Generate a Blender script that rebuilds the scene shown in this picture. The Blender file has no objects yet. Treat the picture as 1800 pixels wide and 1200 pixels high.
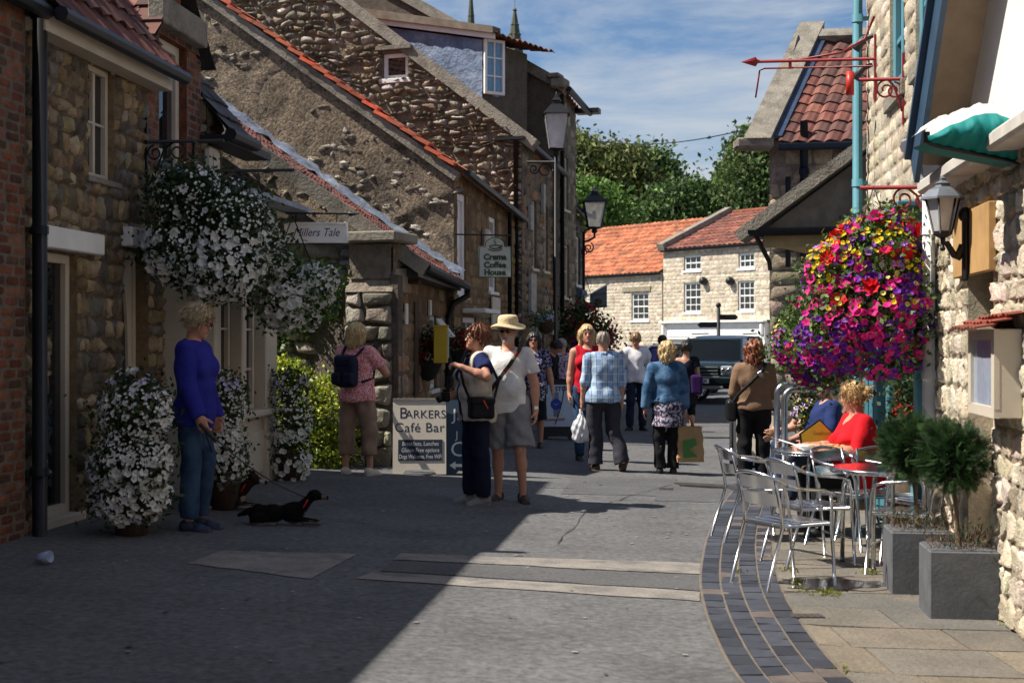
import bpy, math, random
import numpy as np
from mathutils import Vector, Matrix

SC = bpy.context.scene
COL = SC.collection
R = math.radians
rng = np.random.default_rng(11)

# ------------------------------------------------------------------ camera
cam_d = bpy.data.cameras.new('camera'); cam = bpy.data.objects.new('camera', cam_d); COL.objects.link(cam)
cam.location = (0, 0, 1.6); cam.rotation_euler = (R(90), 0, 0)
cam_d.sensor_width = 36; cam_d.lens = 50; cam_d.clip_start = .1; cam_d.clip_end = 3000
cam_d.dof.use_dof = True; cam_d.dof.focus_distance = 14.5; cam_d.dof.aperture_fstop = 4.5
SC.camera = cam

# ------------------------------------------------------------------ sky and sun
SUN_EL, SUN_H = R(52), Vector((-.9976, -.07, 0))           # SUN_H points from the place towards the sun
W = bpy.data.worlds.new('World'); SC.world = W; W.use_nodes = True
nt = W.node_tree; nt.nodes.clear()
def wn(t, **k):
    n = nt.nodes.new(t)
    for a, b in k.items(): setattr(n, a, b)
    return n
sky = wn('ShaderNodeTexSky'); sky.sky_type = 'NISHITA'; sky.sun_disc = False
sky.sun_elevation = SUN_EL; sky.sun_rotation = math.atan2(SUN_H.x, SUN_H.y); sky.altitude = 0; sky.air_density = 1.0; sky.dust_density = .35; sky.ozone_density = 3.5
tc = wn('ShaderNodeTexCoord'); mp = wn('ShaderNodeMapping'); mp.inputs['Scale'].default_value = (3.2, 1.2, 13); mp.inputs['Rotation'].default_value = (0, .32, .2); mp.inputs['Location'].default_value = (.55, .2, 1.15)
n1 = wn('ShaderNodeTexNoise'); n1.inputs['Scale'].default_value = 1.5; n1.inputs['Detail'].default_value = 9; n1.inputs['Roughness'].default_value = .62; n1.inputs['Distortion'].default_value = .35
cr = wn('ShaderNodeValToRGB'); cr.color_ramp.elements[0].position = .42; cr.color_ramp.elements[1].position = .66
mx = wn('ShaderNodeMix', data_type='RGBA'); mx.inputs['B'].default_value = (6.6, 7.1, 7.7, 1)
bg = wn('ShaderNodeBackground'); bg.inputs['Strength'].default_value = .052
mul = wn('ShaderNodeMath', operation='MULTIPLY'); mul.inputs[1].default_value = .8
wo = wn('ShaderNodeOutputWorld'); L_ = nt.links.new
L_(tc.outputs['Generated'], mp.inputs['Vector']); L_(mp.outputs[0], n1.inputs['Vector']); L_(n1.outputs['Fac'], cr.inputs[0])
L_(cr.outputs[0], mul.inputs[0]); L_(mul.outputs[0], mx.inputs['Factor']); tint = wn('ShaderNodeVectorMath', operation='MULTIPLY'); tint.inputs[1].default_value = (.97, 1.06, 1.17); L_(sky.outputs[0], tint.inputs[0]); L_(tint.outputs[0], mx.inputs['A'])
L_(mx.outputs['Result'], bg.inputs['Color']); L_(bg.outputs[0], wo.inputs[0])
sd = bpy.data.lights.new('sun', 'SUN'); sd.energy = 4.6; sd.angle = R(.5); sd.color = (1, .93, .82)
sun = bpy.data.objects.new('sun', sd); COL.objects.link(sun)
sun.rotation_euler = (-(SUN_H * math.cos(SUN_EL) + Vector((0, 0, math.sin(SUN_EL))))).to_track_quat('-Z', 'Y').to_euler()
sun.location = (-20, 5, 30)
SC.view_settings.view_transform = 'Standard'; SC.view_settings.look = 'None'; SC.view_settings.gamma = 1
SC.view_settings.use_curve_mapping = False; SC.view_settings.exposure = .8
SC.render.engine = 'CYCLES'; SC.cycles.use_denoising = True
SC.cycles.max_bounces = 6; SC.cycles.transparent_max_bounces = 12

# ------------------------------------------------------------------ photograph geometry
FPX, CH = 2500.0, 1.6
def at(px, py, Y): return Vector(((px - 900) / FPX * Y, Y, CH - (py - 600) / FPX * Y))
def gz(x, y):
    """height of the ground: the street falls gently from the left houses to the right gutter"""
    t = min(max(x - .124 * (y - 12), -4.2), 1.7); k = min(max((34 - y) / 14, 0), 1)
    return -.045 * t * k
def gr(px, py):
    y = 12.0
    for _ in range(60): y += .6 * ((CH - gz((px - 900) / FPX * y, y)) * FPX / (py - 600) - y)
    x = (px - 900) / FPX * y
    return Vector((x, y, gz(x, y)))

# ------------------------------------------------------------------ mesh accumulator
class MB:
    def __init__(s): s.v = []; s.n = 0; s.f = []; s.c = []; s.sm = []
    def add(s, V, Fa, col=(.5, .5, .5), smooth=False):
        V = np.asarray(V, float).reshape(-1, 3)
        Fa = [np.asarray(Fa)] if isinstance(Fa, np.ndarray) else ([np.asarray([f]) for f in Fa] if len(Fa) and len({len(f) for f in Fa}) > 1 else [np.asarray(Fa)])
        off = s.n; s.v.append(V); s.n += len(V); k0 = 0
        col = np.asarray(col, float)
        for fa in Fa:
            if fa.size == 0: continue
            s.f.append(fa + off)
            s.c.append(np.tile(col, (len(fa), 1)) if col.ndim == 1 else col[k0:k0 + len(fa)])
            s.sm.append(np.full(len(fa), smooth)); k0 += len(fa)
        return s
    def box(s, c, d, col=(.5, .5, .5), M=None, bev=0):
        x, y, z = d[0] / 2, d[1] / 2, d[2] / 2
        if bev > 0:
            b = min(bev, .45 * min(d)); V = []
            for sx in (-1, 1):
                for sy in (-1, 1):
                    for sz in (-1, 1):
                        V += [(sx * x, sy * (y - b), sz * (z - b)), (sx * (x - b), sy * y, sz * (z - b)), (sx * (x - b), sy * (y - b), sz * z)]
            V = np.array(V)
            def i(sx, sy, sz, a): return ((sx > 0) * 4 + (sy > 0) * 2 + (sz > 0)) * 3 + a
            Q = []
            for a in range(3):
                for sg in (-1, 1):
                    o = [k for k in range(3) if k != a]; q = []
                    for u, w in ((-1, -1), (1, -1), (1, 1), (-1, 1)):
                        sg3 = [0, 0, 0]; sg3[a] = sg; sg3[o[0]] = u; sg3[o[1]] = w; q.append(i(*sg3, a))
                    Q.append(q)
            for a in range(3):
                b1, b2 = [k for k in range(3) if k != a]
                for u in (-1, 1):
                    for w in (-1, 1):
                        q = []
                        for sa, ax in ((-1, b1), (1, b1), (1, b2), (-1, b2)):
                            sg3 = [0, 0, 0]; sg3[a] = sa; sg3[b1] = u; sg3[b2] = w; q.append(i(*sg3, ax))
                        Q.append(q)
            T = [[i(a, b_, c_, 0), i(a, b_, c_, 1), i(a, b_, c_, 2)] for a in (-1, 1) for b_ in (-1, 1) for c_ in (-1, 1)]
            V = V if M is None else V @ np.array(M)[:3, :3].T
            V = V + np.array(c); s.add(V, np.array(Q), col); off = s.n - len(V)
            s.f.append(np.array(T) + off); s.c.append(np.tile(np.asarray(col, float), (len(T), 1))); s.sm.append(np.full(len(T), False))
            return s
        V = np.array([(a, b, c_) for a in (-x, x) for b in (-y, y) for c_ in (-z, z)])
        if M is not None: V = V @ np.array(M)[:3, :3].T
        return s.add(V + np.array(c), np.array([(0, 1, 3, 2), (4, 6, 7, 5), (0, 4, 5, 1), (2, 3, 7, 6), (0, 2, 6, 4), (1, 5, 7, 3)]), col)
    def tube(s, P, r, col=(.5, .5, .5), n=8, closed=False, caps=True):
        P = np.array([tuple(p) for p in P], float); m = len(P)
        rr = np.full(m, r, float) if np.isscalar(r) else np.array(r, float)
        T = np.gradient(P, axis=0)
        if closed: T = np.roll(P, -1, 0) - np.roll(P, 1, 0)
        T /= np.linalg.norm(T, axis=1)[:, None] + 1e-12
        a = np.array((0, 0, 1.)) if abs(T[0, 2]) < .9 else np.array((1., 0, 0))
        V = []; u = np.cross(T[0], a); u /= np.linalg.norm(u)
        for k in range(m):
            u = u - T[k] * u.dot(T[k]); u /= np.linalg.norm(u) + 1e-12; w = np.cross(T[k], u)
            th = np.arange(n) / n * 2 * math.pi
            V.append(P[k] + rr[k] * (np.cos(th)[:, None] * u + np.sin(th)[:, None] * w))
        V = np.concatenate(V); Q = []
        for k in range(m if closed else m - 1):
            k2 = (k + 1) % m
            for j in range(n): Q.append((k * n + j, k * n + (j + 1) % n, k2 * n + (j + 1) % n, k2 * n + j))
        s.add(V, np.array(Q), col, True)
        if caps and not closed:
            off = s.n - len(V)
            for base in (0, (m - 1) * n):
                s.f.append(np.array([[off + base + j for j in range(n)]])); s.c.append(np.asarray(col, float)[None]); s.sm.append(np.array([False]))
        return s
    def lathe(s, prof, c=(0, 0, 0), col=(.5, .5, .5), n=24, M=None, smooth=True):
        pr = np.array(prof, float); th = np.arange(n) / n * 2 * math.pi; V = np.concatenate([np.c_[r * np.cos(th), r * np.sin(th), np.full(n, z)] for r, z in pr])
        if M is not None: V = V @ np.array(M)[:3, :3].T
        Q = np.array([(k * n + j, k * n + (j + 1) % n, (k + 1) * n + (j + 1) % n, (k + 1) * n + j) for k in range(len(pr) - 1) for j in range(n)])
        return s.add(V + np.array(c), Q, col, smooth)
    def prism(s, pts, O, U, Vv, N, th, col=(.5, .5, .5)):
        """outline pts (a,b) in plane O+aU+bV, extruded th along N"""
        O, U, Vv, N = (np.array(tuple(k), float) for k in (O, U, Vv, N)); m = len(pts)
        A = np.array([O + a * U + b * Vv for a, b in pts]); B = A + N * th
        return s.add(np.concatenate([A, B]), [list(range(m)), list(range(2 * m - 1, m - 1, -1))] + [[i, (i + 1) % m, m + (i + 1) % m, m + i] for i in range(m)], col)
    def quad(s, *p, col=(.5, .5, .5)): return s.add([tuple(q) for q in p], [list(range(len(p)))], col)
    def grid(s, V, col=(.5, .5, .5), smooth=True):
        V = np.asarray(V, float); a, b = V.shape[:2]; i = np.arange(a * b).reshape(a, b)
        Q = np.stack([i[:-1, :-1], i[1:, :-1], i[1:, 1:], i[:-1, 1:]], -1).reshape(-1, 4)
        return s.add(V.reshape(-1, 3), Q, col, smooth)
    def ball(s, c, r, col=(.5, .5, .5), n=14, m=8, M=None):
        r = (r, r, r) if np.isscalar(r) else r
        ph = np.linspace(0, math.pi, m + 1)[:, None]; th = np.linspace(0, 2 * math.pi, n + 1)[None]
        V = np.stack([np.sin(ph) * np.cos(th) * r[0], np.sin(ph) * np.sin(th) * r[1], np.cos(ph) * np.ones_like(th) * r[2]], -1)
        if M is not None: V = V @ np.array(M)[:3, :3].T
        return s.grid(V + np.array(tuple(c)), col)

ORIG = {}
def link(o): COL.objects.link(o); return o
def obj(name, mb, m, parent=None, world=True, auto=None):
    """one mesh object; with world=True its vertices are given in world space"""
    V = np.concatenate(mb.v) if mb.v else np.zeros((0, 3))
    if world and parent is not None:
        Mi = np.array(WM(parent).inverted()); V = V @ Mi[:3, :3].T + Mi[:3, 3]
    me = bpy.data.meshes.new(name); tot = [fa.shape[1] * np.ones(len(fa), np.int32) for fa in mb.f]
    tot = np.concatenate(tot) if tot else np.zeros(0, np.int32)
    li = np.concatenate([fa.ravel() for fa in mb.f]).astype(np.int32) if mb.f else np.zeros(0, np.int32)
    me.vertices.add(len(V)); me.vertices.foreach_set('co', V.astype(np.float32).ravel())
    me.loops.add(len(li)); me.loops.foreach_set('vertex_index', li)
    me.polygons.add(len(tot)); me.polygons.foreach_set('loop_start', (np.cumsum(tot) - tot).astype(np.int32)); me.polygons.foreach_set('loop_total', tot)
    if len(tot): me.polygons.foreach_set('use_smooth', np.concatenate(mb.sm))
    me.update(calc_edges=True)
    a = me.attributes.new('Col', 'FLOAT_COLOR', 'FACE')
    if len(tot):
        c = np.concatenate(mb.c); a.data.foreach_set('color', np.c_[c, np.ones(len(c))].astype(np.float32).ravel())
    for k in (m if isinstance(m, (list, tuple)) else [m]): me.materials.append(k)
    me.validate()
    o = link(bpy.data.objects.new(name, me))
    if parent is not None: o.parent = parent
    return o
def WM(o):
    M = o.matrix_basis.copy()
    while o.parent: o = o.parent; M = o.matrix_basis @ M
    return M
def tag(o, label=None, cat=None, group=None, kind=None):
    if label: o['label'] = label
    if cat: o['category'] = cat
    if group: o['group'] = group
    if kind: o['kind'] = kind
    return o
def thing(name, label, cat, loc=(0, 0, 0), rz=0, group=None, scale=1):
    o = bpy.data.objects.new(name, None); link(o); o.empty_display_size = .1
    o.matrix_basis = Matrix.Translation(Vector(loc)) @ Matrix.Rotation(rz, 4, 'Z') @ Matrix.Scale(scale, 4)
    return tag(o, label, cat, group)
def dup(root, loc, rz=0, label=None, group=None, scale=1):
    c = link(root.copy()); c.matrix_basis = Matrix.Translation(Vector(loc)) @ Matrix.Rotation(rz, 4, 'Z') @ Matrix.Scale(scale, 4)
    if label: c['label'] = label
    if group: c['group'] = group
    def kids(a, b):
        for ch in list(a.children):
            d = link(ch.copy()); d.parent = b; kids(ch, d)
    kids(root, c)
    return c

# ------------------------------------------------------------------ materials
MATS = {}
def mat(name, base=(.5, .5, .5), rough=.8, metal=0, var=.15, vs=6, bump=0, bs=60, attr=False, spec=.35, blotch=None, bl_amt=.5, bl_s=1.2, coat=0, trans=0, emit=0, aniso=None, fine=.0, bl_lo=.5, bl_hi=.62, sss=0, transl=0):
    if name in MATS: return MATS[name]
    m = bpy.data.materials.new(name); m.use_nodes = True; n = m.node_tree; b = n.nodes['Principled BSDF']; l = n.links.new
    b.inputs['Roughness'].default_value = rough; b.inputs['Metallic'].default_value = metal
    b.inputs['Specular IOR Level'].default_value = spec
    if coat: b.inputs['Coat Weight'].default_value = coat; b.inputs['Coat Roughness'].default_value = .06
    if trans: b.inputs['Transmission Weight'].default_value = trans
    if sss: b.inputs['Subsurface Weight'].default_value = sss; b.inputs['Subsurface Radius'].default_value = (.012, .004, .002); b.inputs['Subsurface Scale'].default_value = 1
    tcn = n.nodes.new('ShaderNodeTexCoord'); vec = tcn.outputs['Object']
    if aniso:
        mpn = n.nodes.new('ShaderNodeMapping'); mpn.inputs['Scale'].default_value = aniso; l(vec, mpn.inputs[0]); vec = mpn.outputs[0]
    if attr:
        a = n.nodes.new('ShaderNodeAttribute'); a.attribute_name = 'Col'; c = a.outputs['Color']
    else:
        a = n.nodes.new('ShaderNodeRGB'); a.outputs[0].default_value = (*base, 1); c = a.outputs[0]
    def noise(sc, det=6, ro=.6):
        k = n.nodes.new('ShaderNodeTexNoise'); k.inputs['Scale'].default_value = sc; k.inputs['Detail'].default_value = det; k.inputs['Roughness'].default_value = ro; l(vec, k.inputs['Vector']); return k
    if blotch:
        k = noise(bl_s, 8, .65); rp = n.nodes.new('ShaderNodeMapRange'); rp.inputs[1].default_value = bl_lo; rp.inputs[2].default_value = bl_hi; rp.inputs[4].default_value = bl_amt; l(k.outputs['Fac'], rp.inputs[0])
        x = n.nodes.new('ShaderNodeMix'); x.data_type = 'RGBA'; x.inputs['B'].default_value = (*blotch, 1); l(rp.outputs[0], x.inputs['Factor']); l(c, x.inputs['A']); c = x.outputs['Result']
    def scalemix(c, k, amt):
        rp = n.nodes.new('ShaderNodeMapRange'); rp.inputs[1].default_value = .28; rp.inputs[2].default_value = .72; rp.inputs[3].default_value = 1 - amt; rp.inputs[4].default_value = 1 + amt; l(k.outputs['Fac'], rp.inputs[0])
        x = n.nodes.new('ShaderNodeVectorMath'); x.operation = 'SCALE'; l(c, x.inputs[0]); l(rp.outputs[0], x.inputs['Scale']); return x.outputs[0]
    if var: c = scalemix(c, noise(vs), var)
    if fine: c = scalemix(c, noise(vs * 18, 3, .7), fine)
    l(c, b.inputs['Base Color'])
    if emit: l(c, b.inputs['Emission Color']); b.inputs['Emission Strength'].default_value = emit
    if bump:
        k = noise(bs, 5, .65); bp = n.nodes.new('ShaderNodeBump'); bp.inputs['Strength'].default_value = min(1, bump); bp.inputs['Distance'].default_value = .6 / bs * max(1, bump); l(k.outputs['Fac'], bp.inputs['Height']); l(bp.outputs[0], b.inputs['Normal'])
    if transl:
        tb = n.nodes.new('ShaderNodeBsdfTranslucent'); l(c, tb.inputs['Color']); ms = n.nodes.new('ShaderNodeMixShader'); ms.inputs[0].default_value = transl
        l(b.outputs[0], ms.inputs[1]); l(tb.outputs[0], ms.inputs[2]); l(ms.outputs[0], n.nodes['Material Output'].inputs['Surface'])
    MATS[name] = m
    return m
STONE = mat('stone', attr=True, rough=.92, var=.36, vs=9, bump=1.5, bs=30, fine=.2, spec=.2)
STONEW = mat('cream stone', attr=True, rough=.92, var=.26, vs=7, bump=1.4, bs=38, fine=.2, spec=.2, blotch=(.2, .16, .11), bl_amt=.45, bl_s=2.2, bl_lo=.55, bl_hi=.75)
RUBBLE = mat('rubble stone', attr=True, rough=.95, var=.4, vs=6, bump=1.6, bs=18, fine=.25, spec=.15)
RENDER = mat('brown roughcast', (.24, .185, .13), rough=.95, var=.5, vs=1.15, bump=2.4, bs=20, fine=.75, blotch=(.07, .058, .045), bl_amt=.85, bl_s=1.1)
PEBBLE = mat('pebbledash', (.12, .1, .08), rough=.9, var=.3, vs=3, bump=2.2, bs=34, fine=.7)
TILE = mat('clay tile', attr=True, rough=.85, var=.28, vs=5, bump=.4, bs=50, fine=.2, blotch=(.1, .06, .045), bl_amt=.55, bl_s=1.5)
CREAM = mat('cream paint', (.55, .49, .4), rough=.5, var=.08, vs=4, bump=.1, bs=60)
WHITEP = mat('white paint', (.78, .77, .74), rough=.5, var=.07, vs=4)
WHITEP2 = mat('white render', (.8, .74, .68), rough=.8, var=.06, vs=2, bump=.2, bs=40)
BLACKP = mat('black iron', (.012, .012, .014), rough=.45, var=.2, vs=10)
LEADM = mat('lead', (.24, .28, .36), rough=.55, metal=.25, var=.35, vs=4, bump=.4, bs=10, blotch=(.5, .54, .6), bl_amt=.5, bl_s=2.5)
GLASS = mat('window glass', (.012, .014, .017), rough=.03, spec=.9, var=0)
LGLASS = mat('lamp glass', (.75, .78, .8), rough=.12, spec=.8, var=.2, vs=8, trans=.45)
DARK = mat('dark interior', (.01, .01, .01), rough=.9, var=0)
TEALP = mat('teal paint', (.06, .19, .24), rough=.45, var=.14, vs=3, bump=.08, bs=40)
TEALL = mat('pale teal paint', (.1, .27, .33), rough=.4, var=.12, vs=3)
REDP = mat('dark red paint', (.24, .018, .022), rough=.45, var=.2, vs=10)
WOODM = mat('dark timber', (.075, .05, .035), rough=.8, var=.35, vs=5, aniso=(8, 8, 1), bump=.3, bs=30)
COPE = mat('stone coping', (.25, .225, .185), rough=.95, var=.3, vs=3, bump=1, bs=24, fine=.3, blotch=(.1, .09, .07), bl_amt=.6, bl_s=2.5)
SLATE = mat('slate', (.06, .06, .065), rough=.75, var=.4, vs=5, bump=.3, bs=30)
ALU = mat('brushed aluminium', (.66, .67, .69), rough=.22, metal=1, var=.08, vs=14)
STEEL = mat('brushed steel', (.5, .51, .53), rough=.28, metal=1, var=.08, vs=14)
COLM = mat('painted parts', attr=True, rough=.55, var=.08, vs=8)
CLOTHC = mat('cloth parts', attr=True, rough=.9, var=.12, vs=14, bump=.15, bs=300, spec=.15)
LEAFM = mat('leaves', attr=True, rough=.55, var=.25, vs=3, spec=.3, transl=.25)
PETAL = mat('petals', attr=True, rough=.6, var=.12, vs=20, spec=.2, transl=.2)

# ------------------------------------------------------------------ text
def text_mesh(txt, h, O, U, Vv, N, depth=.003, mb=None, col=(.02, .02, .02), align='CENTER', shear=0, sx=1, bold=0, font_space=1):
    cu = bpy.data.curves.new('lettering', 'FONT'); cu.body = txt; cu.size = h; cu.align_x = align; cu.align_y = 'CENTER'; cu.shear = shear; cu.offset = bold; cu.space_character = font_space
    cu.resolution_u = 3
    o = bpy.data.objects.new('lettering', cu); COL.objects.link(o)
    me = o.to_mesh(); V = np.array([v.co[:] for v in me.vertices]).reshape(-1, 3); Fa = [list(p.vertices) for p in me.polygons]
    O, U, Vv, N = (np.array(tuple(k), float) for k in (O, U, Vv, N))
    P = O + V[:, :1] * sx * U + V[:, 1:2] * Vv + N * depth
    o.to_mesh_clear(); bpy.data.objects.remove(o); bpy.data.curves.remove(cu)
    mb = mb or MB(); off = mb.n; mb.v.append(P); mb.n += len(P)
    for f in Fa: mb.f.append(np.array([[i + off for i in f]])); mb.c.append(np.array([col], float)); mb.sm.append(np.array([False]))
    return mb

# ------------------------------------------------------------------ walls of individual stones
def stone_wall(mb, O, U, W_, H, N, ch=(.12, .2), sw=(.16, .4), gap=.014, bulge=.03, jit=.2, rgh=.16, pal=((.3, .25, .17),), holes=(), top=None, mortar=(.2, .16, .12), seed=0, g=5, dens=1, wave=0):
    g = max(g, 4)
    r = np.random.default_rng(seed); O, U, N = (np.array(tuple(k), float) for k in (O, U, N)); Z = np.array((0, 0, 1.)); pal = np.array(pal, float)
    br = sorted({0., H, *[min(max(h[i], 0), H) for h in holes for i in (1, 3)]}); rows = []
    for a, b in zip(br[:-1], br[1:]):
        t = a
        while t < b - 1e-4:
            d = r.uniform(*ch)
            if b - t - d < ch[0] * .7: d = b - t
            rows.append((t, t + d)); t += d
    S = []
    for t0, t1 in rows:
        hs = [(h[0], h[2]) for h in holes if h[1] < t1 - 1e-3 and h[3] > t0 + 1e-3]
        a = -r.uniform(0, sw[0])
        while a < W_:
            b = a + r.uniform(*sw) * (1 if t1 - t0 > .05 else .8)
            segs = [(max(a, 0), min(b, W_))]
            for h0, h1 in hs:
                nx = []
                for p, q in segs:
                    if h1 <= p or h0 >= q: nx.append((p, q)); continue
                    if p < h0: nx.append((p, h0))
                    if q > h1: nx.append((h1, q))
                segs = nx
            for p, q in segs:
                if q - p > .04 and r.random() < dens:
                    if top is not None:
                        tm = min(top(p), top(q))
                        if tm < t0 + .04: continue
                        S.append((p, q, t0, min(t1, tm)))
                    else: S.append((p, q, t0, t1))
            a = b
    S = np.array(S); n = len(S); a = np.linspace(-1, 1, g); a = np.sign(a) * np.abs(a) ** .5; A, B = np.meshgrid(a, a, indexing='ij')
    w = (S[:, 1] - S[:, 0]) / 2 - gap / 2; h = (S[:, 3] - S[:, 2]) / 2 - gap / 2; cs = (S[:, 0] + S[:, 1]) / 2; ct = (S[:, 2] + S[:, 3]) / 2
    rd = 1 - .09 * (A ** 4 * B ** 4)
    m = np.minimum(w, h)[:, None, None]
    k4 = r.normal(0, jit, (n, 4)); cx = (k4[:, 0, None, None] * A * B + k4[:, 1, None, None] * B * .6) * m; cy = (k4[:, 2, None, None] * A * B + k4[:, 3, None, None] * A * .6) * m
    ss = cs[:, None, None] + A * rd * w[:, None, None] + np.clip(cx, -m * .4, m * .4); tt = ct[:, None, None] + B * rd * h[:, None, None] + np.clip(cy, -m * .4, m * .4)
    ss = np.clip(ss, 0, W_)
    if wave: tt = tt + wave * (np.sin(ss * 1.7 + seed) * .5 + np.sin(ss * 3.9 + tt * 2.1) * .35 + np.sin(ss * 9.3 - tt * 5 + 1) * .2)
    pr = ((1 - np.abs(A) ** 8) * (1 - np.abs(B) ** 8)) ** .42
    tilt = r.normal(0, .25, (n, 2))
    dd = bulge * pr * (r.uniform(.55, 1.25, n)[:, None, None] + tilt[:, 0, None, None] * A + tilt[:, 1, None, None] * B + r.normal(0, rgh, (n, g, g)) * (g > 4)) - min(.006, bulge * .2)
    P = O + ss[..., None] * U + tt[..., None] * Z + dd[..., None] * N
    idx = np.arange(n * g * g).reshape(n, g, g); Q = np.stack([idx[:, :-1, :-1], idx[:, 1:, :-1], idx[:, 1:, 1:], idx[:, :-1, 1:]], -1).reshape(-1, 4)
    c = pal[r.integers(0, len(pal), n)] * r.uniform(.75, 1.25, (n, 1)) * (1 + r.normal(0, .03, (n, 3)))
    mb.add(P.reshape(-1, 3), Q, np.repeat(c, (g - 1) ** 2, 0), True)
    # mortar bed behind the stones, open at the holes
    xs = sorted({0., W_, *[min(max(k, 0), W_) for h in holes for k in (h[0], h[2])]}); step = []
    for p, q in zip(xs[:-1], xs[1:]):
        k = max(1, int((q - p) / (.5 if top is not None else 50))); step += [(p + (q - p) * i / k, p + (q - p) * (i + 1) / k) for i in range(k)]
    for p, q in step:
        for t0, t1 in zip(br[:-1], br[1:]):
            if any(h[0] < q - 1e-4 and h[2] > p + 1e-4 and h[1] < t1 - 1e-4 and h[3] > t0 + 1e-4 for h in holes): continue
            ta, tb = (t1, t1) if top is None else (min(t1, top(p)), min(t1, top(q)))
            if ta <= t0 and tb <= t0: continue
            mb.quad(O + p * U + t0 * Z, O + q * U + t0 * Z, O + q * U + max(tb, t0) * Z, O + p * U + max(ta, t0) * Z, col=mortar)
    for h in holes:   # reveals
        a0, b0, a1, b1 = h[:4]; D = -N * .3; c = pal[0] * .8
        for p, q in (((a0, b0), (a0, b1)), ((a1, b0), (a1, b1)), ((a0, b1), (a1, b1)), ((a0, b0), (a1, b0))):
            A_, B_ = O + p[0] * U + p[1] * Z, O + q[0] * U + q[1] * Z; mb.quad(A_, B_, B_ + D, A_ + D, col=c)
    return mb
def window(parent, O, U, N, s0, t0, s1, t1, cols=2, rows=2, m=None, depth=.1, fr=.055, bar=.022, sill=.06, glass=None, name='window', split=None, sillm=None, sash=True):
    """window part > sill, pane; frame and glazing bars are the part itself"""
    m = m or WHITEP; U, N, O = (Vector(k) for k in (U, N, O)); Z = Vector((0, 0, 1)); B = Matrix((U, N, Z)).transposed()
    mb = MB(); w, h = s1 - s0, t1 - t0
    def bx(sc, tc_, sw_, th, d0, d1, mb_=mb, bev=.004): mb_.box(O + U * sc + Z * tc_ + N * (-(d0 + d1) / 2), (sw_, abs(d1 - d0), th), M=B, bev=bev)
    bx(s0 + fr / 2, t0 + h / 2, fr, h, depth, depth + .07); bx(s1 - fr / 2, t0 + h / 2, fr, h, depth, depth + .07)
    bx(s0 + w / 2, t1 - fr / 2, w - 2 * fr, fr, depth, depth + .068); bx(s0 + w / 2, t0 + fr / 2, w - 2 * fr, fr, depth, depth + .068)
    for k in range(1, cols): bx(s0 + w * k / cols, t0 + h / 2, bar if split is None or k not in split else fr * .9, h - 2 * fr, depth + .012, depth + .05)
    for k in range(1, rows): bx(s0 + w / 2, t0 + h * k / rows, w - 2 * fr, bar * (1.7 if sash and k * 2 == rows else 1), depth + .014, depth + .048)
    o = obj(name, mb, m, parent)
    g = MB(); g.quad(*[O + U * a + Z * b - N * (depth + .045) for a, b in ((s0, t0), (s1, t0), (s1, t1), (s0, t1))]); g.quad(*[O + U * a + Z * b - N * (depth + .25) for a, b in ((s0, t0), (s1, t0), (s1, t1), (s0, t1))])
    obj('pane', g, glass or GLASS, o)
    if sill:
        k = MB(); bx(s0 + w / 2, t0 - sill / 2, w + .16, sill, -.05, depth + .02, k, .008); obj('sill', k, sillm or m, o)
    return o
def pantiles(mb, P0, U, Vv, W_, L, tw=.24, tl=.3, h=.035, pal=((.45, .13, .06),), seed=0, sub=5, sag=0.0):
    """sheet of clay pantiles: P0 eave corner, U along the eave, V up the slope"""
    r = np.random.default_rng(seed); P0, U, Vv = (np.array(tuple(k), float) for k in (P0, U, Vv)); N = np.cross(U, Vv); N /= np.linalg.norm(N)
    if N[2] < 0: N = -N
    nt_, nl = max(1, round(W_ / tw)), max(1, round(L / tl)); tw, tl = W_ / nt_, L / nl; pal = np.array(pal)
    ph = np.arange(nt_ * sub + 1) / sub; fr_ = ph % 1; prof = h * (.55 * np.sin(2 * np.pi * fr_) + .25 * np.sin(4 * np.pi * fr_ + .6))
    V = []; jit = r.normal(0, .006, (nl, nt_ + 1))
    for k in range(nl):
        jj = np.repeat(jit[k], sub)[:len(ph)]
        for e, lift in ((0, .032), (1, .004)):
            y = k * tl + e * tl + (-.025 if e == 0 else 0)
            d = prof + lift + jj - sag * math.sin(math.pi * min(1, max(0, y / L)))
            V.append(P0 + (ph * tw)[:, None] * U + y * Vv + d[:, None] * N)
    V = np.array(V); col = []
    tc_ = pal[r.integers(0, len(pal), (nl, nt_))] * r.uniform(.72, 1.25, (nl, nt_, 1))
    rows = []
    for k in range(2 * nl - 1): rows.append(np.repeat(tc_[min((k + 1) // 2 if k % 2 else k // 2, nl - 1)], sub, 0))
    mb.grid(V, np.concatenate(rows), False)
    # thickness at the eave
    e = V[0]; mb.grid(np.array([e, e - N * .02]), (.12, .05, .03), False)
    return mb
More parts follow.
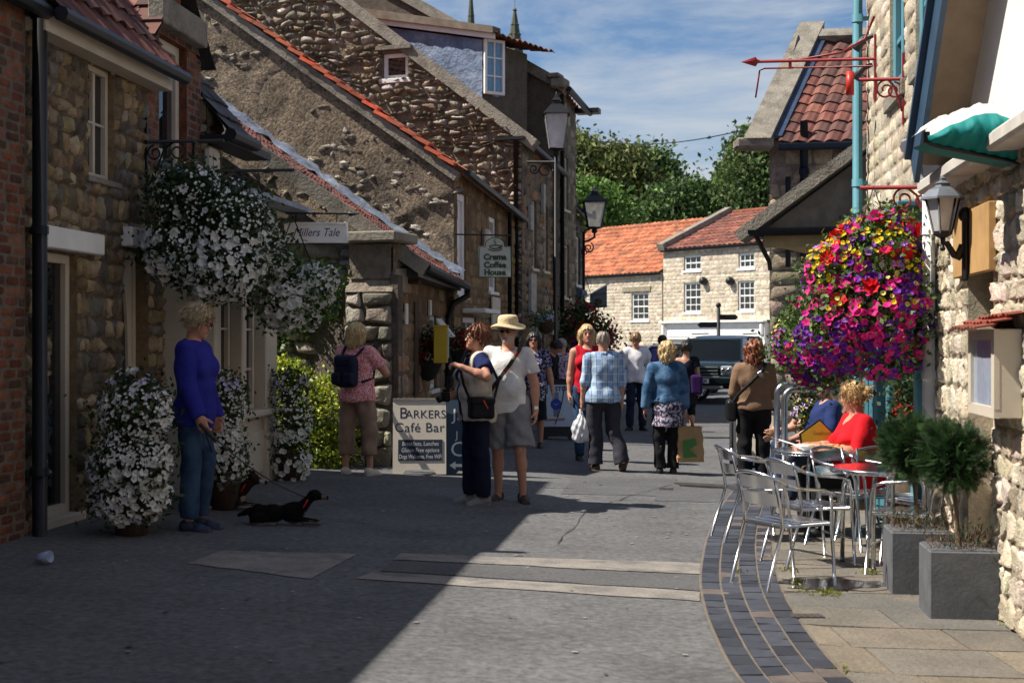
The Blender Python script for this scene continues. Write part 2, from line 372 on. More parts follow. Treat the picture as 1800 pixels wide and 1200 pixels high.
def slates(mb, P0, U, Vv, W_, L, tw=.3, tl=.25, pal=((.06, .06, .065),), seed=0):
    r = np.random.default_rng(seed); P0, U, Vv = (np.array(tuple(k), float) for k in (P0, U, Vv)); N = np.cross(U, Vv); N /= np.linalg.norm(N)
    if N[2] < 0: N = -N
    pal = np.array(pal)
    for k in range(max(1, int(L / tl))):
        x = -r.uniform(0, tw)
        while x < W_:
            a, b = max(x, 0), min(x + tw * r.uniform(.8, 1.2), W_); x = b if b > a else x + tw
            if b - a < .02: continue
            y0, y1 = k * tl - r.uniform(0, .02), (k + 1) * tl + .06; l0, l1 = .03 + r.uniform(0, .012), .006
            q = [P0 + s_ * U + y * Vv + l * N for s_, y, l in ((a + .004, y0, l0), (b - .004, y0, l0), (b - .004, y1, l1), (a + .004, y1, l1), (a + .004, y0, l0 - .02), (b - .004, y0, l0 - .02))]
            mb.add(q, np.array([(0, 1, 2, 3), (4, 5, 1, 0)]), pal[r.integers(0, len(pal))] * r.uniform(.7, 1.3))
    mb.quad(P0, P0 + W_ * U, P0 + W_ * U + L * Vv, P0 + L * Vv, col=(.03, .03, .03))
    return mb
def norm(v): v = Vector(v); v.normalize(); return v
# ------------------------------------------------------------------ ground
ASPH = mat('asphalt', (.115, .115, .118), rough=.93, var=.16, vs=1.1, bump=.55, bs=150, fine=.4, blotch=(.085, .086, .09), bl_amt=.65, bl_s=.8, spec=.25)
ASPH2 = mat('patched asphalt', (.092, .092, .096), rough=.93, var=.14, vs=2, bump=1.2, bs=130, fine=.35)
CONC = mat('worn concrete band', (.23, .212, .19), rough=.95, var=.2, vs=4, bump=.8, bs=90, fine=.35, blotch=(.13, .125, .12), bl_amt=.75, bl_s=3)
SETT = mat('blue brick setts', attr=True, rough=.6, var=.25, vs=9, bump=.7, bs=60, fine=.2, spec=.4)
SLAB = mat('sandstone slabs', attr=True, rough=.9, var=.22, vs=2.2, bump=.8, bs=30, fine=.22, blotch=(.17, .14, .11), bl_amt=.6, bl_s=1.6)
def axis(*segs):
    o = []
    for a, b, st in segs: o += list(np.arange(a, b, st))
    return np.array(o + [segs[-1][1]])
def build_ground():
    xs = axis((-400, -40, 60), (-40, -8, 4), (-8, 6, .25), (6, 40, 2), (40, 400, 60)); ys = axis((-30, 2, 4), (2, 30, .4), (30, 80, 2), (80, 900, 60))
    V = np.array([[(x, y, gz(x, y)) for y in ys] for x in xs]); mb = MB(); mb.grid(V)
    tag(obj('street', mb, ASPH), 'grey asphalt street running between the stone houses', 'street', kind='structure')
def sheet(name, pts, m, dz, lab, cat, nseg=12):
    """a thin sheet on the ground between two long edges given as picture points"""
    (a, b), (d, c) = pts; r = np.random.default_rng(len(name) + int(a[0])); mb = MB(); rows = []
    for k in range(nseg + 1):
        t = k / nseg; row = []
        for e in (0, 1 / 3, 2 / 3, 1):
            p0 = (a[0] + (b[0] - a[0]) * t, a[1] + (b[1] - a[1]) * t); p1 = (d[0] + (c[0] - d[0]) * t, d[1] + (c[1] - d[1]) * t)
            j = r.normal(0, .012) if e in (0, 1) else 0
            g = gr(p0[0] + (p1[0] - p0[0]) * e, p0[1] + (p1[1] - p0[1]) * e); row.append((g.x, g.y + j, gz(g.x, g.y) + dz))
        rows.append(row)
    mb.grid(np.array(rows)); tag(obj(name, mb, m), lab, cat, kind='structure')
build_ground()
sheet('road_marking', (((705, 973), (1238, 991)), ((690, 984), (1238, 1010))), CONC, .006, 'upper pale concrete band crossing the asphalt', 'road band')
sheet('road_marking', (((655, 1006), (1230, 1040)), ((625, 1018), (1230, 1057))), CONC, .006, 'lower pale concrete band crossing the asphalt', 'road band')
sheet('road_patch', (((690, 986), (1236, 1012)), ((668, 1004), (1230, 1038))), ASPH2, .005, 'dark asphalt trench patch between two pale bands', 'road patch')
sheet('road_patch', (((390, 968), (628, 974)), ((330, 990), (545, 1018))), CONC, .005, 'worn pale patch on the shaded asphalt', 'road patch')
sheet('road_patch', (((1165, 846), (1290, 850)), ((1150, 880), (1285, 884))), ASPH2, .004, 'dark asphalt patch beside the drain grating', 'road patch')
sheet('road_patch', (((1010, 838), (1190, 842)), ((985, 868), (1180, 872))), ASPH2, .004, 'dark asphalt patch left of the drain grating', 'road patch')
def build_right_paving():
    edge = [gr(*p) for p in ((1440, 1330), (1305, 1200), (1258, 1120), (1237, 1060), (1232, 1010), (1244, 945), (1268, 892), (1295, 855), (1312, 830), (1322, 800), (1330, 770))]
    P = []
    for k in range(len(edge) - 1):                       # Catmull-Rom along the kerb line
        p0, p1, p2, p3 = (edge[min(max(k + j, 0), len(edge) - 1)] for j in (-1, 0, 1, 2))
        for t in np.linspace(0, 1, 24, endpoint=False): P.append(.5 * ((2 * p1) + (-p0 + p2) * t + (2 * p0 - 5 * p1 + 4 * p2 - p3) * t ** 2 + (-p0 + 3 * p1 - 3 * p2 + p3) * t ** 3))
    P = np.array([p[:] for p in P]); d = np.r_[0, np.cumsum(np.linalg.norm(np.diff(P[:, :2], axis=0), axis=1))]
    r = np.random.default_rng(3); mb = MB()
    T = np.gradient(P[:, :2], axis=0); T /= np.linalg.norm(T, axis=1)[:, None]; Nn = np.c_[T[:, 1], -T[:, 0]]
    def pt(s, o):
        i = np.array([np.interp(s, d, P[:, k]) for k in (0, 1)]); n_ = np.array([np.interp(s, d, Nn[:, k]) for k in (0, 1)]); return i + n_ * o
    for row in range(4):
        s = r.uniform(0, .2)
        while s < d[-1] - .3:
            ln = r.uniform(.19, .25); e = .008; off = row * .134
            c = np.array((.04, .044, .058)) * r.uniform(.6, 1.45) if r.random() > .12 else np.array((.12, .1, .09))
            q = [pt(s + a, off + b) for a, b in ((e, e), (ln - e, e), (ln - e, .134 - e), (e, .134 - e))]
            zt = [gz(*k) + .016 + r.normal(0, .002) for k in q]; zb = [gz(*k) - .02 for k in q]
            V = [(*k, z) for k, z in zip(q, zt)] + [(*k, z) for k, z in zip(q, zb)]
            mb.add(V, np.array([(0, 1, 2, 3), (0, 1, 5, 4), (1, 2, 6, 5), (2, 3, 7, 6), (3, 0, 4, 7)]), c); s += ln
    base = MB(); base.grid(np.array([[(*pt(s, o), gz(*pt(s, o)) + .009) for o in (-.01, .55)] for s in np.arange(0, d[-1] - .2, .15)]), (.16, .13, .1))
    mb.v += [v for v in base.v]; mb.f += [f + mb.n for f in base.f]; mb.n += base.n; mb.c += base.c; mb.sm += base.sm
    tag(obj('gutter_setts', mb, SETT), 'curved gutter of four rows of blue brick setts', 'gutter', kind='structure')
    # slabs right of the gutter
    inner = np.array([pt(s, .545) for s in np.arange(0, d[-1] - .2, .1)]); o = np.argsort(inner[:, 1])
    mb = MB(); y = 4.5
    while y < 19:
        dep = r.uniform(.42, .72); slope = -.124; x0 = np.interp(y + .2, inner[o, 1], inner[o, 0]) - .3; x = x0 + r.uniform(-.4, .0)
        while x < 4.9:
            wd = r.uniform(.45, 1.15); e = .006; q = []
            for a, b in ((x + e, y + e), (x + wd - e, y + e), (x + wd - e, y + dep - e), (x + e, y + dep - e)):
                yy = b + slope * (a - 2); xl = np.interp(yy, inner[o, 1], inner[o, 0]); q.append((max(a, xl), yy))
            if q[1][0] - q[0][0] > .05 or q[2][0] - q[3][0] > .05:
                z = -.0765 + .013 + r.normal(0, .0015); c = np.array(((.18, .158, .128), (.165, .15, .128), (.2, .17, .13), (.145, .138, .125))[r.integers(4)]) * r.uniform(.82, 1.15)
                mb.add([(*k, z) for k in q] + [(*k, z - .03) for k in q], np.array([(0, 1, 2, 3), (0, 1, 5, 4), (1, 2, 6, 5), (2, 3, 7, 6), (3, 0, 4, 7)]), c)
            x += wd
        y += dep
    xl = [(np.interp(yy, inner[o, 1], inner[o, 0]), yy) for yy in np.arange(4.6, 19, .5)]
    mb.grid(np.array([[(a, yy, -.0765 + .006), (5.2, yy, -.0765 + .006)] for a, yy in xl]), (.12, .1, .075))
    tag(obj('pavement', mb, SLAB), 'sandstone slab pavement in front of the right hand shops', 'pavement', kind='structure')
build_right_paving()

def seams():
    r = np.random.default_rng(8); TAR = mat('tar seam', (.035, .035, .038), rough=.6, var=.3)
    for pts, w in (([(985, 955), (1030, 900), (1120, 868), (1190, 850)], .006),):
        mb = MB(); P = []
        for a, b in zip(pts[:-1], pts[1:]):
            for t in np.linspace(0, 1, 9, endpoint=False): g = gr(a[0] + (b[0] - a[0]) * t, a[1] + (b[1] - a[1]) * t); P.append((g.x + r.normal(0, .014), g.y + r.normal(0, .03)))
        P = np.array(P); T = np.gradient(P, axis=0); T /= np.linalg.norm(T, axis=1)[:, None]; rows = []
        for p, t in zip(P, T): ww = w * r.uniform(.3, 1.2); rows.append([(p[0] + s * t[1] * ww, p[1] - s * t[0] * ww, gz(*p) + .007) for s in (-1, 1)])
        mb.grid(np.array(rows)); tag(obj('road_crack', mb, TAR), 'thin dark crack wandering across the sunlit asphalt', 'road crack', kind='structure')
    mb = MB()
    for _ in range(240):
        x, y = r.uniform(-3, 2.2), r.uniform(5.8, 20); s = r.uniform(.008, .022); n = 8; z = gz(x, y) + .008; c = (.26, .25, .23) if r.random() > .35 else (.04, .04, .04)
        mb.add([(x + s * math.cos(a) * r.uniform(.7, 1.2), y + s * math.sin(a) * r.uniform(.7, 1.2), z) for a in np.linspace(0, 6.28, n, endpoint=False)], [list(range(n))], c)
    tag(obj('litter', mb, COLM), 'specks of gum and litter scattered over the asphalt', 'litter', kind='stuff')
seams()

def wet():
    r = np.random.default_rng(4); mb = MB(); c = gr(1462, 1030); P = []
    for a in np.linspace(0, 6.28, 40, endpoint=False): k = 1 + .22 * math.sin(a * 3 + 1) + .14 * math.sin(a * 7) + .06 * r.normal(); P.append((c.x + .36 * k * math.cos(a), c.y + .22 * k * math.sin(a), -.0765 + .0185))
    mb.add(P, [list(range(40))]); tag(obj('puddle', mb, mat('wet stone', (.035, .032, .03), rough=.12, spec=.6, var=.4, vs=7, bump=.15, bs=30)), 'wet patch on the pavement slabs below the nearer cafe table', 'puddle', kind='structure')
    c = gr(1418, 1087); mb = MB(); mb.box((c.x, c.y, -.059), (.2, .11, .008)); [mb.box((c.x - .08 + .04 * k, c.y, -.055), (.012, .09, .006)) for k in range(5)]; tag(obj('drain_cover', mb, mat('small iron cover', (.06, .05, .045), rough=.6, var=.3)), 'small rusty drain cover set in the pavement slabs', 'drain cover')
wet()
# ------------------------------------------------------------------ left side of the street
Z = Vector((0, 0, 1))
UL = norm((.124, 1, 0)); NL = norm((1, -.124, 0)); KL = 1.00766
def PL(Y, off=0, z=0): return Vector((-3.62 + .124 * (Y - 10.9), Y, z)) + NL * off
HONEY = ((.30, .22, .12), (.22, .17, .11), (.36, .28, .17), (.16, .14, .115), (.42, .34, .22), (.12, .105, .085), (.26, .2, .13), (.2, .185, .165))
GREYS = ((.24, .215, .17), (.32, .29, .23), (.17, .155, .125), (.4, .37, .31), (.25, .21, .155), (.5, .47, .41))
BRICK = ((.2, .075, .045), (.16, .06, .04), (.23, .1, .06), (.11, .06, .045))
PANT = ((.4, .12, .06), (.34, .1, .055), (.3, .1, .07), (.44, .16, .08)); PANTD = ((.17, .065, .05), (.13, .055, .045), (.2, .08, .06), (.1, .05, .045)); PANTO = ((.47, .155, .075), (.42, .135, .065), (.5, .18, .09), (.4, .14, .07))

# -- brick house at the left edge
bh = thing('brick_house', 'dark red brick house at the left edge with a black downpipe', 'house', PL(6, 0, 0))
mb = MB(); stone_wall(mb, PL(1.5, .05, -.1), UL, 9.06 * KL, 4.15, NL, ch=(.074, .076), sw=(.21, .23), gap=.012, bulge=.008, jit=.02, pal=BRICK, mortar=(.17, .14, .11), seed=5, g=3)
mb.quad(PL(-10, .05, 0), PL(1.5, .05, 0), PL(1.5, .05, 4.05), PL(-10, .05, 4.05), col=BRICK[0]); mb.quad(PL(-10, .15, 4.05), PL(1.5, .15, 4.05), PL(1.5, -3.4, 8.2), PL(-10, -3.4, 8.2), col=PANTD[0]); obj('wall', mb, STONE, bh)  # plain wall and roof run behind the camera, unseen, added to cut sky light
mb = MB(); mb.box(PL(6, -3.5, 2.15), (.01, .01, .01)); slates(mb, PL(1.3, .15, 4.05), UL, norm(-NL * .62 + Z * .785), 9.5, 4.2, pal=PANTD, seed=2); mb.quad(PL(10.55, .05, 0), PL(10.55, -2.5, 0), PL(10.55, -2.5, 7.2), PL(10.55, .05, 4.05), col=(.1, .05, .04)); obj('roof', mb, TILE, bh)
mb = MB(); mb.tube([PL(10.63, .13, 0), PL(10.63, .13, 4.6)], .055, n=10)
for z in (.6, 2.4, 4.0): mb.tube([PL(10.63, .13, z), PL(10.63, .13, z + .06)], .066, n=10); mb.box(PL(10.63, .06, z + .03), (.03, .16, .03))
obj('downpipe', mb, BLACKP, bh)
mb = MB(); mb.tube([PL(1.5, .2, 4.05), PL(10.6, .2, 4.05)], .06, n=8); obj('gutter', mb, BLACKP, bh)

# -- stone cottage shop
Y0 = 10.6; O = PL(Y0, 0, 0)
def sY(Y): return (Y - Y0) * KL
ck = thing('stone_cottage', 'shaded honey stone cottage shop with a bay window and brick dormer', 'house', PL(13, 0, 0))
HO = [(sY(10.95), .1, sY(11.56), 2.3), (sY(11.78), 2.97, sY(12.30), 3.92), (sY(12.49), .1, sY(13.05), 2.42), (sY(13.36), 3.2, sY(14.1), 4.5)]
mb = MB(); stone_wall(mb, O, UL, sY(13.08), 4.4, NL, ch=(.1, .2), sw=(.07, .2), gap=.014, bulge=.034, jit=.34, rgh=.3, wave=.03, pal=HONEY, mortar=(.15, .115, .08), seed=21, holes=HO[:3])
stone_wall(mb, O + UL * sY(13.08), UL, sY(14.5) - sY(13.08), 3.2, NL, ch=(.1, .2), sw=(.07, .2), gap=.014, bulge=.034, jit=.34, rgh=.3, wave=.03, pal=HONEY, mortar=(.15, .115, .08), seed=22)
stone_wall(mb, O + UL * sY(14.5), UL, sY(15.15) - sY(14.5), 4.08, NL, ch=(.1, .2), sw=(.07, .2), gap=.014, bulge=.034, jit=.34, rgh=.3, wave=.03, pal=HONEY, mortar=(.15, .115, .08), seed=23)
UB = norm((-.995, -.1, 0)); NB = norm((-.1, .995, 0))       # far gable end, towards the garden
stone_wall(mb, PL(15.15), UB, 6, 5.6, NB, ch=(.12, .23), sw=(.14, .4), pal=HONEY, seed=24, top=lambda s: 3.7 + min(s * 1.2, (6 - s) * .8), mortar=(.12, .09, .06), g=3)
obj('wall', mb, STONE, ck)
mb = MB(); h0 = sY(13.36) - sY(13.08); hb = (h0, 0, sY(14.1) - sY(13.08), 1.3)
stone_wall(mb, O + UL * sY(13.08) + Z * 3.2, UL, sY(14.5) - sY(13.08), 1.95, NL, ch=(.074, .076), sw=(.21, .23), gap=.012, bulge=.008, jit=.02, pal=BRICK, mortar=(.17, .14, .11), seed=6, g=3, holes=[hb], top=lambda s: 1.25 + .7 * (1 - abs(s / (sY(14.5) - sY(13.08)) * 2 - 1)))
for yy in (13.08, 14.5):
    mb.quad(PL(yy, 0, 3.2), PL(yy, -2, 3.2), PL(yy, -2, 4.45), PL(yy, 0, 4.45), col=(.12, .055, .04))
obj('dormer_wall', mb, STONE, ck)
mb = MB(); wd_ = norm(UL * .71 + Z * .69)
for yy, sg in ((12.98, 1), (14.6, -1)):
    slates(mb, PL(yy, .12, 4.38), NL * -1, norm(UL * sg * .71 + Z * .69), 2.4, 1.16, pal=PANTD, seed=int(yy))
obj('dormer_roof', mb, TILE, ck)
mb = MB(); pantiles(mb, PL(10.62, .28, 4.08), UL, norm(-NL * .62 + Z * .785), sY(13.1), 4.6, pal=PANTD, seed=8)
for ya, yb in ((14.5, 15.32),): slates(mb, PL(ya, .3, 3.72), UL, norm(-NL * .62 + Z * .785), (yb - ya) * KL, 4.6, seed=9)
for ya, z in ((10.6, 4.05), (15.15, 3.7)): mb.quad(PL(ya, .0, z), PL(ya, -2.4, z), PL(ya, -2.4, z + 3), col=(.1, .08, .06))
mb.quad(PL(1.3, -2.45, 7.6), PL(15.5, -2.45, 7.6), PL(15.5, -7, 3.5), PL(1.3, -7, 3.5), col=(.08, .05, .04)); mb.quad(PL(1.3, -6.8, 0), PL(16, -6.8, 0), PL(16, -6.8, 3.7), PL(1.3, -6.8, 3.7), col=(.1, .08, .06)); mb.quad(PL(10.61, .02, 0), PL(10.61, -6.8, 0), PL(10.61, -2.4, 7.3), PL(10.61, .02, 4.1), col=(.1, .08, .06))
obj('roof', mb, TILE, ck)
mb = MB(); M_ = Matrix((UL, NL, Z)).transposed()
mb.box(PL(11.9, .10, 3.98), (sY(13.2), .18, .13), M=M_); obj('fascia', mb, CREAM, ck)
mb = MB(); mb.tube([PL(10.62, .3, 4.04), PL(13.25, .3, 4.04)], .06, n=8); mb.tube([PL(14.45, .33, 3.7), PL(15.32, .33, 3.7)], .065, n=8)
mb.box(PL(15.2, .15, 3.66), (1.5, .3, .08), M=M_); obj('gutter', mb, BLACKP, ck)
window(ck, O, UL, NL, *HO[1][:2], *HO[1][2:], cols=2, rows=2, m=CREAM, depth=.05, fr=.05, split=(1,), sash=False, sill=.05, sillm=COPE)
window(ck, O, UL, NL, HO[3][0], 3.2, HO[3][2], 4.5, cols=1, rows=1, m=CREAM, depth=.08, fr=.09, sill=0)
dr = window(ck, O, UL, NL, HO[0][0], .22, HO[0][2], 2.3, cols=1, rows=1, m=CREAM, depth=.06, fr=.075, sill=.1, name='door')
d2 = window(ck, O, UL, NL, HO[2][0], .1, HO[2][2], 2.42, cols=1, rows=1, m=CREAM, depth=.1, fr=.06, sill=0, name='door')
mb = MB(); sc = (HO[2][0] + HO[2][2]) / 2; w2 = (HO[2][2] - HO[2][0]) / 2 - .05   # gothic arched head in the second door
arch = [(-w2, .9)] + [(w2 * .62 * (-math.cos(a)) * (1), 1.45 + .75 * math.sin(a) ** 1.0) for a in np.linspace(0, math.pi / 2, 8)]
pts = [(-w2, .2), (-w2, 2.34), (0, 2.34)] + [(-w2 * .62 * math.cos(a) ** 1.2, 1.35 + .82 * math.sin(a)) for a in np.linspace(math.pi / 2, 0, 9)] + [(-w2 * .62, .2)]
mb.prism(pts, O + UL * sc - NL * .12, UL, Z, -NL, .03); mb.prism([(-a, b) for a, b in pts][::-1], O + UL * sc - NL * .12, UL, Z, -NL, .03); obj('arched_panel', mb, CREAM, d2)
for yy_, z_, w__ in ((11.34, 2.40, 1.06), (12.77, 2.52, .66)): mb = MB(); mb.box(PL(yy_, .045, z_), (w__, .13, .17), M=M_, bev=.01); obj('lintel', mb, WHITEP, ck)
mb = MB(); mb.box(PL(13.75, .05, 4.68), (1.2, .16, .26), M=M_, bev=.012); obj('lintel', mb, COPE, ck)
mb = MB(); mb.box(PL(14.62, .07, 3.42), (.24, .1, .34), M=M_, bev=.03); mb.box(PL(14.62, .125, 3.44), (.18, .01, .2), (.5, .5, .5), M=M_); obj('alarm_box', mb, CREAM, ck)
# warm lamp inside the shop door
mb = MB(); mb.ball(PL(11.1, -.42, 2.08), .022); obj('ceiling_bulb', mb, mat('lit bulb', (1, .55, .2), var=0, emit=6), ck)
# bay shopfront
def PB(Y, off=0, z=0): return PL(Y, .5 + off, z)
mb = MB(); y0, y1 = 13.45, 15.45; zb = .1
for yy, w in ((13.52, .18), (14.32, .14), (15.25, .4)):
    mb.box(PB(yy, -.08, 1.42), (w, .2, 2.75), M=M_, bev=.012); mb.box(PB(yy, -.07, .32), (w + .06, .24, .5), M=M_, bev=.012); mb.box(PB(yy, -.07, 1.98), (w + .05, .24, .07), M=M_, bev=.02); mb.box(PB(yy, -.07, .62), (w + .04, .24, .05), M=M_, bev=.015)
mb.box(PB(14.45, -.1, .45), (2.0, .14, .75), M=M_); mb.box(PB(14.45, -.02, .86), (2.05, .2, .07), M=M_, bev=.015); mb.box(PB(14.45, -.08, 2.83), (2.2, .2, .24), M=M_); mb.box(PB(14.45, -.04, 2.97), (2.3, .3, .06), M=M_, bev=.02); mb.box(PB(14.45, -.1, 2.62), (2.0, .14, .16), M=M_)
for yy in (13.9, 14.8): mb.box(PB(yy, -.02, .45), (.5, .04, .45), M=M_, bev=.015)
mb.quad(PB(y1, 0, 0), PB(y1, -.5, 0), PB(y1, -.5, 2.95), PB(y1, 0, 2.95)); mb.quad(PB(y0, 0, 0), PB(y0, -.5, 0), PB(y0, -.5, 2.95), PB(y0, 0, 2.95))
bay = obj('bay_window', mb, CREAM, ck)
mb = MB(); mb.prism([(0, 3.0), (.85, 3.0), (.85, 3.05), (0, 3.3)], PL(13.3, .0), NL, Z, UL, 2.35); obj('lead_roof', mb, LEADM, bay)
Ob = PB(y0, 0, 0)
for a, b in ((.16, .78), (.95, 1.58)): window(bay, Ob, UL, NL, a, .9, b, 2.55, cols=2, rows=4, m=CREAM, depth=.1, fr=.05, sill=0, sash=False, name='sash')

# -- garden: low pebbledashed wall, stone pier, outhouse with lean-to roof
UG = norm((.94, -.34, 0)); NG = norm((-.34, -.94, 0))      # direction of the gable ends, seen from the street's near end
lw = MB(); a_ = at(470, 830, 18.4); a_.z = 0; b_ = at(612, 830, 17.7); b_.z = 0; ug = norm(b_ - a_); Lw = (b_ - a_).length; ng = Vector((ug.y, -ug.x, 0))
ss = np.linspace(0, Lw, 24); tt = np.linspace(0, 1, 30); r_ = np.random.default_rng(4)
lw.grid(np.array([[tuple(a_ + ug * s + Z * t * (1.75 + .62 * s / Lw) + ng * (.012 * r_.normal())) for t in tt] for s in ss]))
lw.grid(np.array([[tuple(a_ + ug * s + Z * (1.75 + .62 * s / Lw) - ng * w) for w in (0, .3)] for s in ss]))
tag(obj('garden_wall', lw, PEBBLE), 'low pebbledashed garden wall behind the yellow green hedge', 'wall', kind='thing')
cp = MB(); cp.prism([(0, 1.76), (Lw, 2.38), (Lw, 2.46), (0, 1.84)], a_ + ng * .03, ug, Z, -ng, .36); tag(obj('coping', cp, COPE, bpy.data.objects['garden_wall'], world=False))

Yp = 17.3; pl, pr2 = at(607, 835, Yp), at(690, 835, Yp - .2); UP = norm((pr2.x - pl.x, pr2.y - pl.y, 0)); NP = Vector((UP.y, -UP.x, 0)); Wp = (Vector((pr2.x - pl.x, pr2.y - pl.y, 0))).length
oh = thing('stone_outhouse', 'low stone outhouse with a corner pier and sloping pantile roof', 'outhouse', (pl.x, pl.y, 0))
PE = Vector((-1.05, 22.5, 0)); PS = Vector((pr2.x, pr2.y, 0)) + UP * .0; UO = norm(PE - PS); NO = Vector((UO.y, -UO.x, 0)); LO = (PE - PS).length
mb = MB(); o_ = Vector((pl.x, pl.y, 0))
stone_wall(mb, o_, UP, Wp, 2.2, NP, ch=(.2, .34), sw=(.3, .42), gap=.025, bulge=.07, jit=.15, pal=GREYS[:4], mortar=(.1, .09, .075), seed=31, g=7)
stone_wall(mb, o_ + UP * (Wp + .03), UO, .7, 1.45, NO, ch=(.2, .3), sw=(.34, .4), gap=.02, bulge=.07, jit=.2, pal=((.42, .37, .28), (.36, .3, .22), (.38, .24, .15)), mortar=(.1, .09, .075), seed=32, g=7)
Mp = Matrix((UP, -NP, Z)).transposed()
c0 = o_ + UP * Wp / 2 - NP * .27
mb.box(c0 + Z * 2.57, (Wp * .86, .5, .42), (.2, .17, .135), M=Mp)
mb.prism([(0, 2.2), (.02, 2.2), (.13, 2.48), (.5, 2.5), (.5, 2.2)], o_ + NP * .03, -NP, Z, UP, Wp, (.3, .25, .2))
mb.box(c0 + UP * .33 + NP * .19 + Z * 1.2, (.1, .14, 2.4), (.13, .105, .085), M=Mp)
obj('pier', mb, STONE, oh)
mb = MB(); mb.box(c0 + Z * 2.86 + NP * .06, (Wp + .2, .72, .13), M=Mp, bev=.02); obj('pier_cap', mb, COPE, oh)
ZE0, ZE1 = 2.58, 2.52
mb = MB(); V_ = []; hol = [(1.75, .95, 2.35, 2.08), (.62, 0, 1.2, 2.1)]
stone_wall(mb, PS + UO * .05, UO, LO, 2.75, NO, ch=(.16, .3), sw=(.24, .5), gap=.012, bulge=.022, jit=.14, pal=((.25, .17, .09), (.22, .15, .085), (.3, .21, .12), (.17, .12, .08)), mortar=(.16, .115, .07), seed=33, holes=[(3.4, .9, 4.2, 1.98)])
uq = norm((.985, -.17, 0)); nq = Vector((uq.y, -uq.x, 0)); stone_wall(mb, PS - uq * 6.3 + Vector((0, .75, 0)), uq, 6.2, 6.8, nq, ch=(.1, .24), sw=(.12, .5), gap=.03, bulge=.09, jit=.5, wave=.06, pal=GREYS, mortar=(.17, .15, .12), seed=34, top=lambda s: 2.45 + (6.2 - s) * .69)
obj('wall', mb, STONE, oh)
window(oh, PS + UO * .05, UO, NO, 3.4, .9, 4.2, 1.98, cols=2, rows=1, m=WHITEP, depth=.04, fr=.07)
mb = MB(); q0 = PS + UO * 3.45 + NO * .06; 
mb.prism([(0, 0), (.74, 0), (.74, .34), (0, .34)], q0 + Z * 1.92, UO, norm(NO * .62 - Z * .75), norm(NO * .75 + Z * .62), .03); obj('open_casement', mb, WHITEP, oh)
# roof of the outhouse: rises to the left from the street eave
ve = norm(-UP * .0 + Vector((-.82, .0, .57)))
eL = PS + NO * .3 + Z * ZE0 + UO * .42; eR = PE + NO * .3 + Z * ZE1; ue = norm(eR - eL); Le = (eR - eL).length
vup = norm(Vector((-.815, .07, .58)))
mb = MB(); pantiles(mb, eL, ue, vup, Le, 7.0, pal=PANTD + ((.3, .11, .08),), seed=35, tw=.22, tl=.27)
rf = obj('roof', mb, TILE, oh)
mb = MB(); mb.prism([(-.1, -.14), (7, -.14), (7, .035), (-.1, .035)], eL - ue * .16, vup, norm(ue.cross(vup)) * (1 if ue.cross(vup).z > 0 else -1), ue, .22); obj('verge_coping', mb, COPE, rf)
mb = MB(); nr = norm(ue.cross(vup)); nr = nr if nr.z > 0 else -nr; r_ = np.random.default_rng(6)
mb.grid(np.array([[tuple(eR + vup * (d + .0) - ue * (.55 * w) + nr * (.05 + .10 * (1 - w) + .025 * r_.normal())) for w in np.linspace(0, 1, 6)] for d in np.linspace(.1, 7, 46)])); obj('lead_flashing', mb, LEADM, rf)
mb = MB(); mb.tube([eL - Z * .06 + NO * .05, eR - Z * .06 + NO * .05], .06, n=8); mb.box((eL + eR) / 2 - NO * .2 - Z * .1, (.3, Le, .1), M=Matrix((NO, UO, Z)).transposed())
g0 = eR - Z * .08 + NO * .05
mb.tube([g0, g0 - Z * .12, g0 - Z * .25 - NO * .22 - UO * .1, g0 - Z * .5 - NO * .3 - UO * .12, Vector((g0.x, g0.y, .1)) - NO * .3 - UO * .12], .05, n=8); obj('gutter', mb, BLACKP, oh)
for a__, b__ in ((PS + UO * .95 + NO * .03 + Z * 1.95, (.02, .2, .26)), (PS + UO * 3.2 + NO * .04 + Z * 2.08, (.03, .16, .22))): mb = MB(); mb.box(a__, b__, M=Matrix((NO, UO, Z)).transposed()); obj('notice', mb, WHITEP, oh)
mb = MB(); mb.box(PS + UO * 1.9 + NO * .01 + Z * 1.5, (.05, .34, 1.25), M=Matrix((NO, UO, Z)).transposed()); mb.box(PS + UO * 1.3 + NO * .08 + Z * 2.4, (.16, .1, .12), M=Matrix((NO, UO, Z)).transposed(), bev=.02); obj('timber_shutter', mb, WOODM, oh)

